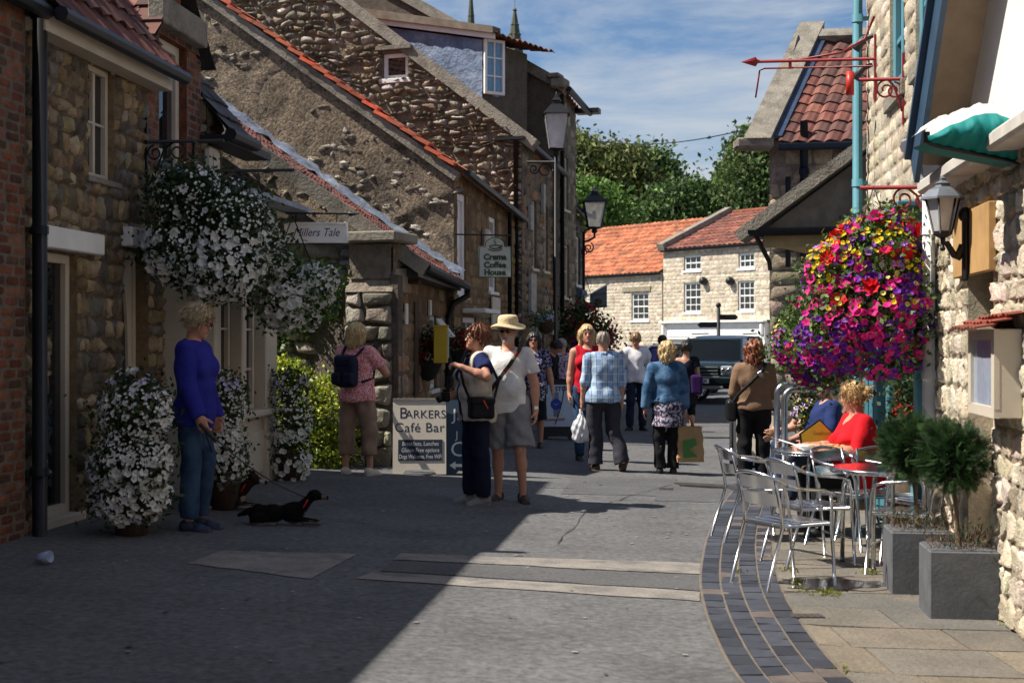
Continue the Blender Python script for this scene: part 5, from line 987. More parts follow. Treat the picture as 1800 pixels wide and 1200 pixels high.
# right hand flower baskets
REDF, YEL, PINK, VIO, LIL, MAG, PYEL = (.72, .012, .02), (.8, .58, .02), (.75, .03, .26), (.17, .025, .36), (.42, .2, .6), (.6, .01, .2), (.75, .68, .2)
big = [lob(1535, 470, 85, 85, 10.85), lob(1530, 550, 108, 84, 10.8), lob(1545, 622, 88, 40, 10.85), lob(1560, 400, 50, 32, 10.85), lob(1448, 490, 34, 60, 10.8), lob(1462, 590, 58, 66, 10.7)]
bb = flower_mass('hanging_basket', 'huge multicoloured hanging basket of petunias and begonias on a red bracket', 'hanging basket', big, 10000, .045, MIDGREEN + ((.1, .15, .04),),
    [(230, .135, REDF, (.4, .0, .01), lambda x, z: (1 if z < .3 and (x > .5 or x < .42) else .04), 7), (160, .11, MAG, None, lambda x, z: z < .14, 7), (1200, .045, YEL, (.55, .3, .0), lambda x, z: (.75 if .12 < z < .36 else .12 if z < .6 else 0) + (.5 if x < .22 and z < .45 else 0), 8), (1000, .038, PYEL, (.7, .5, .05), lambda x, z: .7 if .33 < z < .62 and x > .5 else .1 if z < .6 else 0, 8),
     (1000, .08, PINK, (.45, .01, .2), lambda x, z: .7 if z > .45 else (.5 if x < .35 and z > .3 else .12), 5), (1600, .062, VIO, (.1, .01, .2), lambda x, z: (.9 if x < .5 else .7) if z > .4 else .1, 5), (500, .05, LIL, None, lambda x, z: .8 if .2 < z < .45 else .08, 5)], 330, 'bright flower baskets on the right', colour_clusters=True, base=tuple(PR(10.8, .55, 1.4)))
wire(bb, [[at(1536, 328, 10.8), at(1505, 420, 10.8)], [at(1536, 328, 10.8), at(1565, 420, 10.9)]], .004, STEEL)
bk = MB(); cbk = at(1530, 560, 10.82); bk.lathe([(.0, -.2), (.16, -.17), (.24, -.05), (.26, .06), (.0, .05)], cbk, n=16); obj('bowl', bk, WOODM, bb)
sec = [lob(1405, 600, 45, 55, 13.4), lob(1445, 615, 50, 52, 13.4), lob(1420, 550, 36, 32, 13.4), lob(1440, 660, 42, 22, 13.4)]
b2c = flower_mass('hanging_basket', 'smaller multicoloured flower basket behind the huge one', 'hanging basket', sec, 4600, .045, MIDGREEN, [(700, .04, PYEL, None, lambda x, z: .9 if z < .5 else .2, 8), (260, .035, LIL, None, lambda x, z: .6 if z < .6 else .2, 5), (700, .068, PINK, (.4, .01, .18), lambda x, z: .9 if z > .35 else .25, 5), (620, .058, VIO, None, lambda x, z: .9 if z > .5 else .1, 5), (24, .07, REDF, None, lambda x, z: z < .22, 7)], 331, 'bright flower baskets on the right', colour_clusters=True, base=tuple(at(1420, 690, 13.4)))
wire(b2c, [[at(1428, 490, 13.4), at(1405, 560, 13.4)], [at(1428, 490, 13.4), at(1450, 560, 13.4)], [at(1428, 490, 13.4), at(1432, 440, 17.6)]], .004, STEEL)
rp_ = [lob(1610, 695, 34, 46, 11.6), lob(1606, 760, 38, 48, 11.5), lob(1625, 720, 26, 70, 11.6)]
t = flower_mass('flower_basket', 'dark leaved basket with red roses below the huge flower basket', 'flower basket', rp_, 3800, .05, DKGREEN, [(26, .11, (.5, .01, .02), (.2, .0, .01), None, 7), (22, .06, (.45, .02, .1), None, None, 5), (10, .04, YEL, None, None, 6)], 332, base=tuple(at(1605, 830, 11.6)))
mb = MB(); cc = at(1605, 800, 11.6); mb.lathe([(.0, -.78), (.17, -.77), (.2, -.3), (.22, -.05), (.0, -.05)], cc, n=16); obj('tub', mb, WOODM, t)
t = flower_mass('potted_plant', 'tall potted plant with yellow flowers against the rubble wall', 'potted plant', [lob(1425, 700, 24, 50, 15.0), lob(1440, 735, 26, 40, 15.0)], 1500, .05, DKGREEN, [(160, .04, YEL, None, lambda x, z: z > .4, 6)], 333, base=tuple(gr(1432, 878)))
mb = MB(); cc = gr(1432, 878); mb.lathe([(.0, 0), (.13, 0), (.17, .45), (.0, .45)], cc, n=14); mb.tube([cc, cc + Z * .8], .02, n=6); obj('pot', mb, WOODM, t)
# baskets further up on the left
t = flower_mass('wall_basket', 'half round wall basket of dark red flowers on the outhouse wall', 'wall basket', [lob(752, 605, 30, 20, 19.6, .22), lob(735, 618, 16, 18, 19.4, .15)], 900, .06, DKGREEN, [(70, .08, (.3, .01, .03), None, None, 6), (50, .06, (.55, .2, .08), None, lambda x, z: z > .5, 5)], 334, base=tuple(at(752, 650, 19.6)))
mb = MB(); cc = at(752, 640, 19.65); mb.lathe([(.0, -.24), (.1, -.2), (.2, 0), (.21, .05), (.0, .05)], cc, n=14); obj('bowl', mb, mat('black wicker', (.02, .02, .018), var=.3), t)
t = flower_mass('wall_basket', 'small wall basket of red flowers behind the yellow box', 'wall basket', [lob(812, 600, 20, 18, 21.4, .2)], 500, .06, DKGREEN, [(46, .08, (.3, .01, .03), None, None, 6)], 335, base=tuple(at(812, 630, 21.4)))
mb = MB(); cc = at(812, 622, 21.4); mb.lathe([(.0, -.22), (.1, -.18), (.18, 0), (.19, .05), (.0, .05)], cc, n=14); obj('bowl', mb, mat('black wicker'), t)
t = flower_mass('hanging_basket', 'wicker hanging basket of pale blue flowers by the rubble house door', 'hanging basket', [lob(960, 562, 18, 9, 28.2, .2)], 500, .07, MIDGREEN, [(70, .08, (.5, .6, .78), None, None, 5), (20, .08, PINK, None, None, 5)], 336, base=tuple(at(960, 575, 28.2)))
mb = MB(); cc = at(960, 570, 28.2); mb.lathe([(.0, -.2), (.12, -.16), (.19, 0), (.2, .04), (.0, .04)], cc, n=14); obj('bowl', mb, WOODM, t); wire(t, [[cc + Z * .04 + Vector((s * .18, 0, 0)), cc + Z * .75] for s in (-1, 1)])
t = flower_mass('hanging_basket', 'large dark red flower basket near the end of the left houses', 'hanging basket', [lob(1020, 560, 28, 28, 29.5), lob(1050, 590, 28, 32, 29.5), lob(1015, 600, 30, 30, 29.4)], 2600, .09, DKGREEN, [(120, .12, (.4, .01, .03), None, None, 6), (60, .09, PINK, None, lambda x, z: z > .4, 5), (60, .08, VIO, None, lambda x, z: z > .5, 5), (8, .13, YEL, None, lambda x, z: z < .3, 6)], 337, base=tuple(at(1030, 630, 29.5)))
wire(t, [[at(1030, 490, 29.5), at(1005, 560, 29.5)], [at(1030, 490, 29.5), at(1055, 570, 29.5)]])
# clipped conifers in grey planters
def conifer(px, base_py, crown, Y, label, seed, w=.41, h=.42):
    g = gr(px, base_py); g.y += w / 2; t = thing('conifer_planter', label, 'planter', g, math.atan2(-.124, 1), group='grey planters with clipped conifers'); r = np.random.default_rng(seed)
    mb = MB(); q = w / 2; mb.box((0, 0, h / 2), (w, w, h), bev=.008); mb.box((0, 0, h - .005), (w - .03, w - .03, .02), (.02, .015, .01)); obj('box', mb, mat('grey fibre clay', (.1, .105, .115), rough=.75, var=.25, vs=5, bump=.2, bs=40, blotch=(.06, .065, .07), bl_amt=.6, bl_s=3), t, world=False)
    mb = MB(); k = Y / FPX; cz = CH - (crown[1] - 600) * k - g.z; cx = (crown[0] - px) * k; mb.tube([(0, 0, h - .02), (cx * .3, 0, h + .15), (cx, 0, cz)], [.018, .015, .012], n=7); obj('trunk', mb, mat('conifer bark', (.12, .08, .05), var=.3, vs=20), t, world=False)
    mb = MB(); R_ = crown[2] * k; n = 760
    d = r.normal(0, 1, (n, 3)); d /= np.linalg.norm(d, axis=1)[:, None]
    for i in range(n):                                       # feathery flat sprays
        o = np.array((cx, 0, cz)) + d[i] * R_ * np.array((1, 1, 1.08)) * r.uniform(.45, .88); a = d[i] + r.normal(0, .3, 3) + np.array((0, 0, .12)); a /= np.linalg.norm(a); b = np.cross(a, r.normal(0, 1, 3)); b /= np.linalg.norm(b); L = R_ * r.uniform(.24, .45); c = np.array(((.02, .05, .018), (.03, .07, .022), (.045, .095, .03))[r.integers(3)]) * r.uniform(.7, 1.3)
        for s in np.linspace(.1, 1, 7):
            for sg in (-1, 1):
                p = o + a * L * s; l = L * .42 * (1.15 - s) + .006; e = p + a * l * .8 + b * sg * l * .75; wv = np.cross(a, b) * .0; w_ = (a * .35 - b * sg * .4) * .011
                mb.v.append(np.array([p, p + w_, e, e - w_ * .4])); mb.f.append(np.array([[0, 1, 2, 3]]) + mb.n); mb.n += 4; mb.c.append(c[None] * r.uniform(.85, 1.25)); mb.sm.append(np.array([False]))
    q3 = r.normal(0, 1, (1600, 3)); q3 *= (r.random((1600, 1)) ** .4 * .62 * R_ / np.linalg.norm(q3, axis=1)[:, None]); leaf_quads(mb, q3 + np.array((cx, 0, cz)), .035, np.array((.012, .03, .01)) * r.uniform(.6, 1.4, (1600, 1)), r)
    obj('crown', mb, LEAFM, t, world=False)
    mb = MB(); P = np.c_[r.uniform(-q, q, 500) * .95, r.uniform(-q, q, 500) * .95, h + np.abs(r.normal(0, .055, 500))]; leaf_quads(mb, P, .03, np.array((.17, .1, .07)) * r.uniform(.5, 1.4, (500, 1)), r, np.array((0, 0, 1.)), .2); 
    P = np.c_[r.normal(0, .1, 260), r.normal(0, .1, 260), h + np.abs(r.normal(.03, .07, 260))]; leaf_quads(mb, P, .04, np.array((.07, .1, .05)) * r.uniform(.5, 1.4, (260, 1)), r, np.array((0, 0, 1.)), .2); tag(obj('heather', mb, LEAFM, t, world=False), kind='stuff')
conifer(1704, 1093, (1694, 806, 62), 8.5, 'front grey planter with a clipped conifer standard', 341)
conifer(1630, 1048, (1618, 785, 56), 9.6, 'grey planter with a conifer standard set behind the front one', 342)
# weeds between the slabs
mb = MB(); r_ = np.random.default_rng(350)
for px, py, n, s in ((1460, 1048, 90, 10), (1530, 1010, 60, 8), (1385, 1005, 50, 10), (1400, 1028, 40, 8), (1778, 1105, 40, 6), (1300, 1010, 20, 5), (1420, 1045, 30, 12), (1490, 1180, 14, 10)):
    g = gr(px, py); P = np.c_[r_.normal(g.x, s * .004, n), r_.normal(g.y, s * .006, n), np.abs(r_.normal(0, .012, n)) - .06]; leaf_quads(mb, P, .028, np.array((.2, .22, .03)) * r_.uniform(.5, 1.4, (n, 1)), r_, np.array((0, 0, .8)), .4)
tag(obj('weeds', mb, LEAFM), 'small weeds and moss growing between the pavement slabs', 'weeds', kind='stuff')
# trees behind the far houses
def tree(label, lobes, n, size, pal, seed, trunk, name='tree', upn=0, clump=40):
    r = np.random.default_rng(seed); b = Vector((trunk[0], trunk[1], 0)); t = thing(name, label, 'tree', b, group='trees behind the far houses'); mb = MB(); c = np.mean([l[0] for l in lobes], 0)
    mb.tube([b, b + Z * 3, Vector((c[0], c[1], c[2]))], [.5, .4, .15], n=8)
    for l in lobes: mb.tube([b + Z * 3, Vector((c[0], c[1], l[0][2] - l[1][2])).lerp(Vector(l[0]), .5), Vector(l[0])], [.22, .14, .05], n=6)
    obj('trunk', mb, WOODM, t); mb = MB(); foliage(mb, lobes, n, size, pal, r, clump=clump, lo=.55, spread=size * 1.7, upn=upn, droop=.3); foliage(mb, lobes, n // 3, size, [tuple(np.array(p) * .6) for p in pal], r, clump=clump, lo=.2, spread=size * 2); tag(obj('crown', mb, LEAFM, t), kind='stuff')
OLIVE = ((.15, .17, .05), (.2, .22, .06), (.1, .13, .04), (.23, .25, .09)); DEEP = ((.1, .17, .05), (.14, .23, .06), (.07, .12, .04))
def tl(px, py, rx, ry, Y=88, d=None): return lob(px, py, rx, ry, Y, d)
def bx(px, Y): return ((px - 900) / FPX * Y, Y)
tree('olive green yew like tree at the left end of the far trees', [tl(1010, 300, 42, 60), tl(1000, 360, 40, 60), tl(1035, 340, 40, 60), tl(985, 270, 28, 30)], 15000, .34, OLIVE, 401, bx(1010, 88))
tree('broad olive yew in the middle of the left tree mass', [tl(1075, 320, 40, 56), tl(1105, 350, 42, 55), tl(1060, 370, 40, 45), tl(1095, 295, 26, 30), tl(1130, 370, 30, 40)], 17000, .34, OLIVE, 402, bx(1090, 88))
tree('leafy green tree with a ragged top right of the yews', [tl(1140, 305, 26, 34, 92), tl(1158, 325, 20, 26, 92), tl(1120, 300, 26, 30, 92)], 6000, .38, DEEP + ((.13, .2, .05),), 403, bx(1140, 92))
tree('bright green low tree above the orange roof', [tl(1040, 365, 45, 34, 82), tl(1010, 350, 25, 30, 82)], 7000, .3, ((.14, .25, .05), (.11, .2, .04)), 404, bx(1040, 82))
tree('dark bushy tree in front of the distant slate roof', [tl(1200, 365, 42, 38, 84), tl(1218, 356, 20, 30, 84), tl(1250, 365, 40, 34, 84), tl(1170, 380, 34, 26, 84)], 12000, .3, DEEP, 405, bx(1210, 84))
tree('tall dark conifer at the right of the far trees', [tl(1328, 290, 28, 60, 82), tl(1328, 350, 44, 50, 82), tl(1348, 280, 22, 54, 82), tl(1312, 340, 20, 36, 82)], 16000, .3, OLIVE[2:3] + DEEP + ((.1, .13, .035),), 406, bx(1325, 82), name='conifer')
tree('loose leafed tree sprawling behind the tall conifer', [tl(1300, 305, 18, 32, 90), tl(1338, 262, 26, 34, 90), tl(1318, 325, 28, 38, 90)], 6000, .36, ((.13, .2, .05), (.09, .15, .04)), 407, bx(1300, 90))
# ------------------------------------------------------------------ bodies grown as smooth distance fields
A3 = lambda *p: np.array(p, float)
class Field:
    def __init__(s): s.ops = []; s.warp = None
    def add(s, fn, lo, hi, k=.03, op='u'): s.ops.append((fn, np.array(lo), np.array(hi), k, op)); return s
    def cap(s, a, b, ra, rb, k=.03, op='u', flat=None):
        a, b = A3(*a), A3(*b); ab = b - a; L2 = ab.dot(ab) + 1e-12; rm = max(ra, rb); u = ab / math.sqrt(L2)
        def f(P):
            q = P - a; t = np.clip((q @ ab) / L2, 0, 1); d = np.linalg.norm(q - t[..., None] * ab, axis=-1) - (ra + (rb - ra) * t)
            if flat == 'b': d = np.maximum(d, (P - b) @ u)
            return d
        return s.add(f, np.minimum(a, b) - rm, np.maximum(a, b) + rm, k, op)
    def ell(s, c, r, k=.03, op='u', M=None):
        c, r = A3(*c), A3(*r); Mi = None if M is None else np.array(M)[:3, :3]; rm = r.max() if M is not None else r
        def f(P):
            q = P - c
            if Mi is not None: q = q @ Mi
            k0 = np.linalg.norm(q / r, axis=-1); k1 = np.linalg.norm(q / r ** 2, axis=-1) + 1e-9; return k0 * (k0 - 1) / k1
        return s.add(f, c - rm, c + rm, k, op)
    def box(s, c, h, rr=.01, k=.02, op='u', M=None):
        c, h = A3(*c), A3(*h); Mi = None if M is None else np.array(M)[:3, :3]; rm = np.linalg.norm(h)
        def f(P):
            q = P - c
            if Mi is not None: q = q @ Mi
            q = np.abs(q) - (h - rr); return np.linalg.norm(np.maximum(q, 0), axis=-1) + np.minimum(q.max(-1), 0) - rr
        return s.add(f, c - rm, c + rm, k, op)
    def cut(s, p, n):
        p, n = A3(*p), A3(*n); n = n / np.linalg.norm(n); return s.add(lambda P: (P - p) @ n, (-9, -9, -9), (9, 9, 9), 0, 'i')
    def mesh(s, h, disp=None):
        ad = [o for o in s.ops if o[4] == 'u']; lo = np.min([o[1] for o in ad], 0) - 3 * h - .01; hi = np.max([o[2] for o in ad], 0) + 3 * h + .01
        n = np.ceil((hi - lo) / h).astype(int) + 1; D = np.full(n, .5); ax = [lo[i] + h * np.arange(n[i]) for i in range(3)]
        for fn, l, u, k, op in s.ops:
            i0 = np.clip(np.floor((l - lo - 1.5 * k - 3 * h) / h).astype(int), 0, n); i1 = np.clip(np.ceil((u - lo + 1.5 * k + 3 * h) / h).astype(int) + 1, 0, n)
            if (i1 <= i0).any(): continue
            sl = tuple(slice(a, b) for a, b in zip(i0, i1)); P = np.stack(np.meshgrid(*[ax[i][sl[i]] for i in range(3)], indexing='ij'), -1); d = fn(P); e = D[sl]
            if op == 'u':
                if k > 0: w = np.clip(.5 + .5 * (e - d) / k, 0, 1); D[sl] = e + (d - e) * w - k * w * (1 - w)
                else: D[sl] = np.minimum(e, d)
            elif op == 's': 
                if k > 0: w = np.clip(.5 - .5 * (e + d) / k, 0, 1); D[sl] = e + (-d - e) * w + k * w * (1 - w)
                else: D[sl] = np.maximum(e, -d)
            else: D[sl] = np.maximum(e, d)
        if disp is not None:
            m = np.abs(D) < .06; I = np.argwhere(m); D[m] += disp(lo + h * I)
        return surfnet(D, lo, h)
def surfnet(D, o, h):
    nx, ny, nz = D.shape; S = D < 0; cs = [(i, j, k) for i in (0, 1) for j in (0, 1) for k in (0, 1)]
    cnt = sum(S[i:nx - 1 + i, j:ny - 1 + j, k:nz - 1 + k].astype(np.int8) for i, j, k in cs); act = (cnt > 0) & (cnt < 8); I = np.argwhere(act); idx = np.full(act.shape, -1, np.int64); idx[act] = np.arange(len(I))
    acc = np.zeros((len(I), 3)); num = np.zeros(len(I)); g = lambda c: D[I[:, 0] + c[0], I[:, 1] + c[1], I[:, 2] + c[2]]
    for a in cs:
        for ax in range(3):
            if a[ax]: continue
            b = list(a); b[ax] = 1; da, db = g(a), g(b); m = (da < 0) != (db < 0); t = da[m] / (da[m] - db[m]); p = np.tile(np.array(a, float), (m.sum(), 1)); p[:, ax] += t; acc[m] += p; num[m] += 1
    V = o + h * (I + acc / num[:, None]); Q = []
    for ax in range(3):
        b, c = (ax + 1) % 3, (ax + 2) % 3; s0 = [slice(None)] * 3; s1 = list(s0); s0[ax] = slice(0, -1); s1[ax] = slice(1, None); A, B = S[tuple(s0)], S[tuple(s1)]; E = np.argwhere(A != B); E = E[(E[:, b] > 0) & (E[:, c] > 0) & (E[:, b] < D.shape[b] - 1) & (E[:, c] < D.shape[c] - 1)]
        def cell(db, dc): k = E.copy(); k[:, b] -= db; k[:, c] -= dc; return idx[k[:, 0], k[:, 1], k[:, 2]]
        q = np.stack([cell(1, 1), cell(0, 1), cell(0, 0), cell(1, 0)], -1); fl = ~A[E[:, 0], E[:, 1], E[:, 2]]; q[fl] = q[fl][:, ::-1]; Q.append(q)
    return V, np.concatenate(Q)
def folds(seed, amp=.006, f=18, vert=.35):
    r = np.random.default_rng(seed); K = r.normal(0, 1, (7, 3)) * f * np.array((1, 1, vert)); ph = r.uniform(0, 6.3, 7); K2 = r.normal(0, 1, (5, 3)) * f * .8; p2 = r.uniform(0, 6.3, 5)
    def d(P):
        w = .35 * np.sin(P @ K2.T + p2).sum(-1); return amp * .5 * np.sin(P @ K.T + ph + w[:, None]).sum(-1) / 1.6
    return d
SKIN = (.5, .25, .165)
def colored(mb, V, Q, fn, smooth=True):
    c = fn(V); mb.add(V, Q, c[Q].mean(1), smooth); return mb
SKINM = mat('skin', attr=True, rough=.5, var=.08, vs=14, spec=.4, sss=.12)
HAIRM = mat('hair', attr=True, rough=.45, var=.3, vs=30, spec=.5, aniso=(3, 3, .6))
def cmat(name, col=(.5, .5, .5), **k): return mat(name, col, **{**dict(rough=.88, var=.2, vs=6, bump=.45, bs=38, spec=.15, fine=.06), **k})
def pattern(name, kind):
    """printed and woven cloth"""
    m = cmat(name, (.5, .5, .5)); n = m.node_tree; l = n.links.new; b = n.nodes['Principled BSDF']; tcn = n.nodes['Texture Coordinate'] if 'Texture Coordinate' in n.nodes else n.nodes.new('ShaderNodeTexCoord'); N_ = n.nodes.new
    def rgbmix(f, A, B):
        x = N_('ShaderNodeMix'); x.data_type = 'RGBA'; l(f, x.inputs['Factor'])
        for k, v in (('A', A), ('B', B)):
            if isinstance(v, tuple): x.inputs[k].default_value = (*v, 1)
            else: l(v, x.inputs[k])
        return x.outputs['Result']
    def ramp(f, a, b_): r = N_('ShaderNodeMapRange'); r.inputs[1].default_value = a; r.inputs[2].default_value = b_; l(f, r.inputs[0]); return r.outputs[0]
    def wave(sc, dr, lo, hi): w = N_('ShaderNodeTexWave'); w.bands_direction = dr; w.inputs['Scale'].default_value = sc; l(tcn.outputs['Object'], w.inputs['Vector']); return ramp(w.outputs['Fac'], lo, hi)
    def noise(sc, lo, hi, det=2): w = N_('ShaderNodeTexNoise'); w.inputs['Scale'].default_value = sc; w.inputs['Detail'].default_value = det; l(tcn.outputs['Object'], w.inputs['Vector']); return ramp(w.outputs['Fac'], lo, hi)
    def vor(sc, lo, hi): w = N_('ShaderNodeTexVoronoi'); w.inputs['Scale'].default_value = sc; l(tcn.outputs['Object'], w.inputs['Vector']); return ramp(w.outputs['Distance'], lo, hi)
    if kind == 'plaid': c = rgbmix(wave(2.2, 'X', .5, .8), (.45, .57, .7), (.2, .31, .5)); c = rgbmix(wave(1.9, 'Z', .6, .8), c, (.3, .42, .6)); c = rgbmix(wave(4.7, 'X', .96, .99), c, (.05, .08, .2)); c = rgbmix(wave(3.3, 'Z', .97, .995), c, (.55, .64, .74))
    if kind == 'pink': c = rgbmix(noise(55, .48, .56), (.62, .17, .2), (.8, .5, .5))
    if kind == 'floral': c = rgbmix(noise(24, .52, .58), (.015, .018, .045), (.22, .22, .36)); c = rgbmix(noise(31, .6, .64), c, (.5, .4, .48))
    if kind == 'dots': c = rgbmix(vor(30, .32, .38), (.7, .7, .72), (.05, .06, .1))
    if kind == 'tunic': c = rgbmix(noise(30, .5, .56), (.03, .03, .06), (.36, .34, .42)); c = rgbmix(vor(14, .12, .2), (.6, .25, .3), c)
    if kind == 'denim': c = rgbmix(noise(9, .42, .62, 4), (.03, .08, .165), (.09, .175, .3))
    if kind == 'jeans': c = rgbmix(noise(5, .42, .62, 4), (.022, .046, .095), (.045, .088, .16))
    if kind == 'blouse': c = rgbmix(noise(22, .5, .55), (.5, .4, .45), (.12, .08, .2))
    l(c, b.inputs['Base Color']); return m
def unit(v): v = np.array(v, float); return v / np.linalg.norm(v)
def person(label, px, py, theta, H=1.7, Y=None, pos=None, g=1.0, belly=0, bust=0, lean=(0, 0), head=(0, 0, 0), arms=None, hands=None, legs=None, hair=None, top=None, over=None, bottom=None, shoes=(.03, .03, .03), glasses=None, skin=SKIN, seat=None, vox=.0095, seed=1, hat=None, group=None, shoulder=1.0, footdir=(0, 0), foot_lift=(0, 0), parts_only=None):
    p = pos or (gr(px, py) if Y is None else None)
    if p is None: x_ = (px - 900) / FPX * Y; p = Vector((x_, Y, gz(x_, Y)))
    t = thing('person', label, 'person', p, R(theta), group, H / 1.7)
    ln = Matrix.Rotation(R(lean[0]), 3, 'X') @ Matrix.Rotation(R(lean[1]), 3, 'Y'); LM = np.array(ln); piv = A3(0, .0, .92); ph = seat if seat else .92
    def T(q): q = np.asarray(q, float); return (LM @ (q - piv)) + A3(0, 0, ph)
    hm = ln @ Matrix.Rotation(R(head[0]), 3, 'Z') @ Matrix.Rotation(R(head[1]), 3, 'X') @ Matrix.Rotation(R(head[2]), 3, 'Y'); HM = np.array(hm); nb = T((0, .005, 1.49))
    def Hd(q): return nb + HM @ (np.asarray(q, float) - A3(0, .0, 1.49))
    arms = arms or {}; legs = legs or {}; hands = hands or {}; J = {}
    for sd, sx in (('L', 1), ('R', -1)):
        S0 = T((.168 * sx * shoulder * (.9 + .1 * g), .012, 1.375)); ua, fa = arms.get(sd, ((.16, .03, -1), (.06, -.16, -1)))
        ua = unit((ua[0] * sx, *ua[1:])); fa = unit((fa[0] * sx, *fa[1:])); E = S0 + ua * .285; Wr = E + fa * .245; J[sd] = (S0, E, Wr, ua, fa)
        hp = A3(.088 * sx * g ** .5, .0, ph - .02); th, sh = legs.get(sd, ((.03, -.03, -1), (.0, .03, -1))); th = unit((th[0] * sx, *th[1:])); sh = unit((sh[0] * sx, *sh[1:])); K = hp + th * .42; An = K + sh * .405; J['l' + sd] = (hp, K, An, th, sh)
    def torso(F, inf=0, k=.04):
        w = g
        F.ell(T((0, .012, .93)), (.163 * w + inf, .122 * w + inf, .135 + inf * .5), k, M=ln); F.ell(T((0, -.012 - belly * .35, 1.07)), (.15 * w + inf, .112 * w + belly * .7 + inf, .17), k, M=ln)
        F.ell(T((0, .004, 1.25)), (.158 * w ** .8 + inf, .112 * w ** .7 + belly * .2 + inf, .19), k, M=ln); F.cap(T((-.115 * shoulder, .012, 1.372)), T((.115 * shoulder, .012, 1.372)), .066 + inf, .066 + inf, k)
        if bust:
            for sx in (-1, 1): F.ell(T((.072 * sx * w, -.085 - .02 * bust, 1.235)), (.075 + inf, .065 * bust + inf, .07), .05, M=ln)
    # --- body
    F = Field(); torso(F); F.cap(T((0, .02, 1.39)), Hd((0, .008, 1.53)), .06 * (.8 + .2 * g), .055 * (.8 + .2 * g), .035)
    F.ell(Hd((0, .012, 1.61)), (.074, .094, .098), .02, M=hm); F.ell(Hd((0, -.03, 1.555)), (.058 * (.85 + .15 * g), .062, .068), .03, M=hm); F.cap(Hd((0, -.083, 1.508)), Hd((0, -.07, 1.512)), .022, .024, .025)
    F.cap(Hd((0, -.086, 1.612)), Hd((0, -.106, 1.574)), .0085, .0125, .012); F.cap(Hd((-.022, -.085, 1.540)), Hd((.022, -.085, 1.540)), .009, .009, .01)
    for sx in (-1, 1):
        F.ell(Hd((.03 * sx, -.088, 1.607)), (.016, .012, .011), .006, 's', M=hm); F.ell(Hd((.03 * sx, -.079, 1.606)), (.0125, .012, .0105), .003, M=hm); F.cap(Hd((.016 * sx, -.088, 1.63)), Hd((.044 * sx, -.078, 1.63)), .008, .007, .012); F.ell(Hd((.077 * sx, .012, 1.585)), (.01, .02, .032), .008, M=hm)
    for sd, sx in (('L', 1), ('R', -1)):
        S0, E, Wr, ua, fa = J[sd]; gg = .75 + .25 * g; F.cap(S0, E, .054 * gg, .042 * gg, .035); F.cap(E, E + (Wr - E) * .35, .043 * gg, .043 * gg, .02); F.cap(E + (Wr - E) * .3, Wr, .043 * gg, .028, .02)
        hs = hands.get(sd, {}); n = unit(hs.get('n', (-1, 0, 0))) * (np.array((sx, 1, 1)) if 'n' not in hs or True else 1); d = unit(hs.get('d', fa)) if 'd' not in hs else unit(np.array(hs['d']) * np.array((sx, 1, 1))); n = unit(n - d * n.dot(d)); sT = np.cross(d, n)
        want = np.array(hs.get('thumb', (0, -1, .2))) * np.array((sx, 1, 1)); sT = sT if sT.dot(want) > 0 else -sT; cu = hs.get('curl', .35)
        PM = np.stack([sT, d, n], 1); F.cap(Wr, Wr + d * .03, .026, .026, .02); F.box(Wr + d * .05, (.04, .045, .015), .013, .015, M=PM)
        for i, (o, L) in enumerate(((.030, .072), (.0105, .08), (-.010, .075), (-.029, .058))):
            b = Wr + d * .088 + sT * o; 
            for q, (fr, rr_) in enumerate(((.45, .0098), (.32, .0088), (.25, .0078))):
                a = cu * (.55 + .75 * q) * (1 + .07 * i); v = d * math.cos(a) + n * math.sin(a); e = b + v * L * fr; F.cap(b, e, rr_, rr_ * .93, .004); b = e
        b = Wr + d * .025 + sT * .03; v = unit(d * .65 + sT * .7 + n * .35); e = b + v * .038; F.cap(b, e, .0125, .0105, .012); v = unit(d * .85 + sT * .3 + n * (.3 + cu * .4)); F.cap(e, e + v * .032, .0102, .0088, .004)
        hp, K, An, th, sh = J['l' + sd]; F.cap(hp, K, .083 * g ** .7, .052, .03); F.cap(K, K + (An - K) * .35 + A3(0, .012, 0), .05, .052, .03); F.cap(K + (An - K) * .32 + A3(0, .01, 0), An, .05, .033, .03)
        fd = footdir[0 if sd == 'L' else 1]; fl = foot_lift[0 if sd == 'L' else 1]; FM = Matrix.Rotation(R(fd * sx), 3, 'Z') @ Matrix.Rotation(R(fl), 3, 'X'); fv = lambda q, An=An, FM=FM: An + np.array(FM) @ A3(*q)
        F.cap(fv((0, .025, -.05)), fv((0, -.12, -.065)), .034, .026, .03); F.cap(fv((0, -.1, -.066)), fv((.0, -.16, -.07)), .027, .02, .02); J['f' + sd] = (fv, FM)
    Vb, Qb = F.mesh(vox * .85 if vox < .011 else vox)
    eyes = [Hd((.03 * s_, -.09, 1.606)) for s_ in (-1, 1)]; brow = [(Hd((.016 * s_, -.092, 1.632)), Hd((.046 * s_, -.08, 1.63))) for s_ in (-1, 1)]; mouth = Hd((0, -.094, 1.540)); bd = hair.get('beard') if hair else None
    def bc(V):
        c = np.tile(np.array(skin), (len(V), 1)); lq = (V - nb) @ HM + A3(0, 0, 1.49)
        ck_ = np.exp(-(((np.abs(lq[:, 0]) - .045) / .02) ** 2 + ((lq[:, 1] + .075) / .03) ** 2 + ((lq[:, 2] - 1.575) / .02) ** 2)); c = c * (1 - ck_[:, None] * np.array((.0, .22, .2)))
        q = (np.abs(lq[:, 0]) < .026) & (np.abs(lq[:, 2] - 1.540) < .0085) & (lq[:, 1] < -.08); c[q] = np.array((.4, .12, .1))
        for e in eyes: m = np.linalg.norm(V - e, axis=1) < .0125; c[m] = (.04, .03, .028)
        q = (np.abs(np.abs(lq[:, 0]) - .032) < .017) & (np.abs(lq[:, 2] - 1.632) < .006) & (lq[:, 1] < -.07); c[q] = c[q] * .4
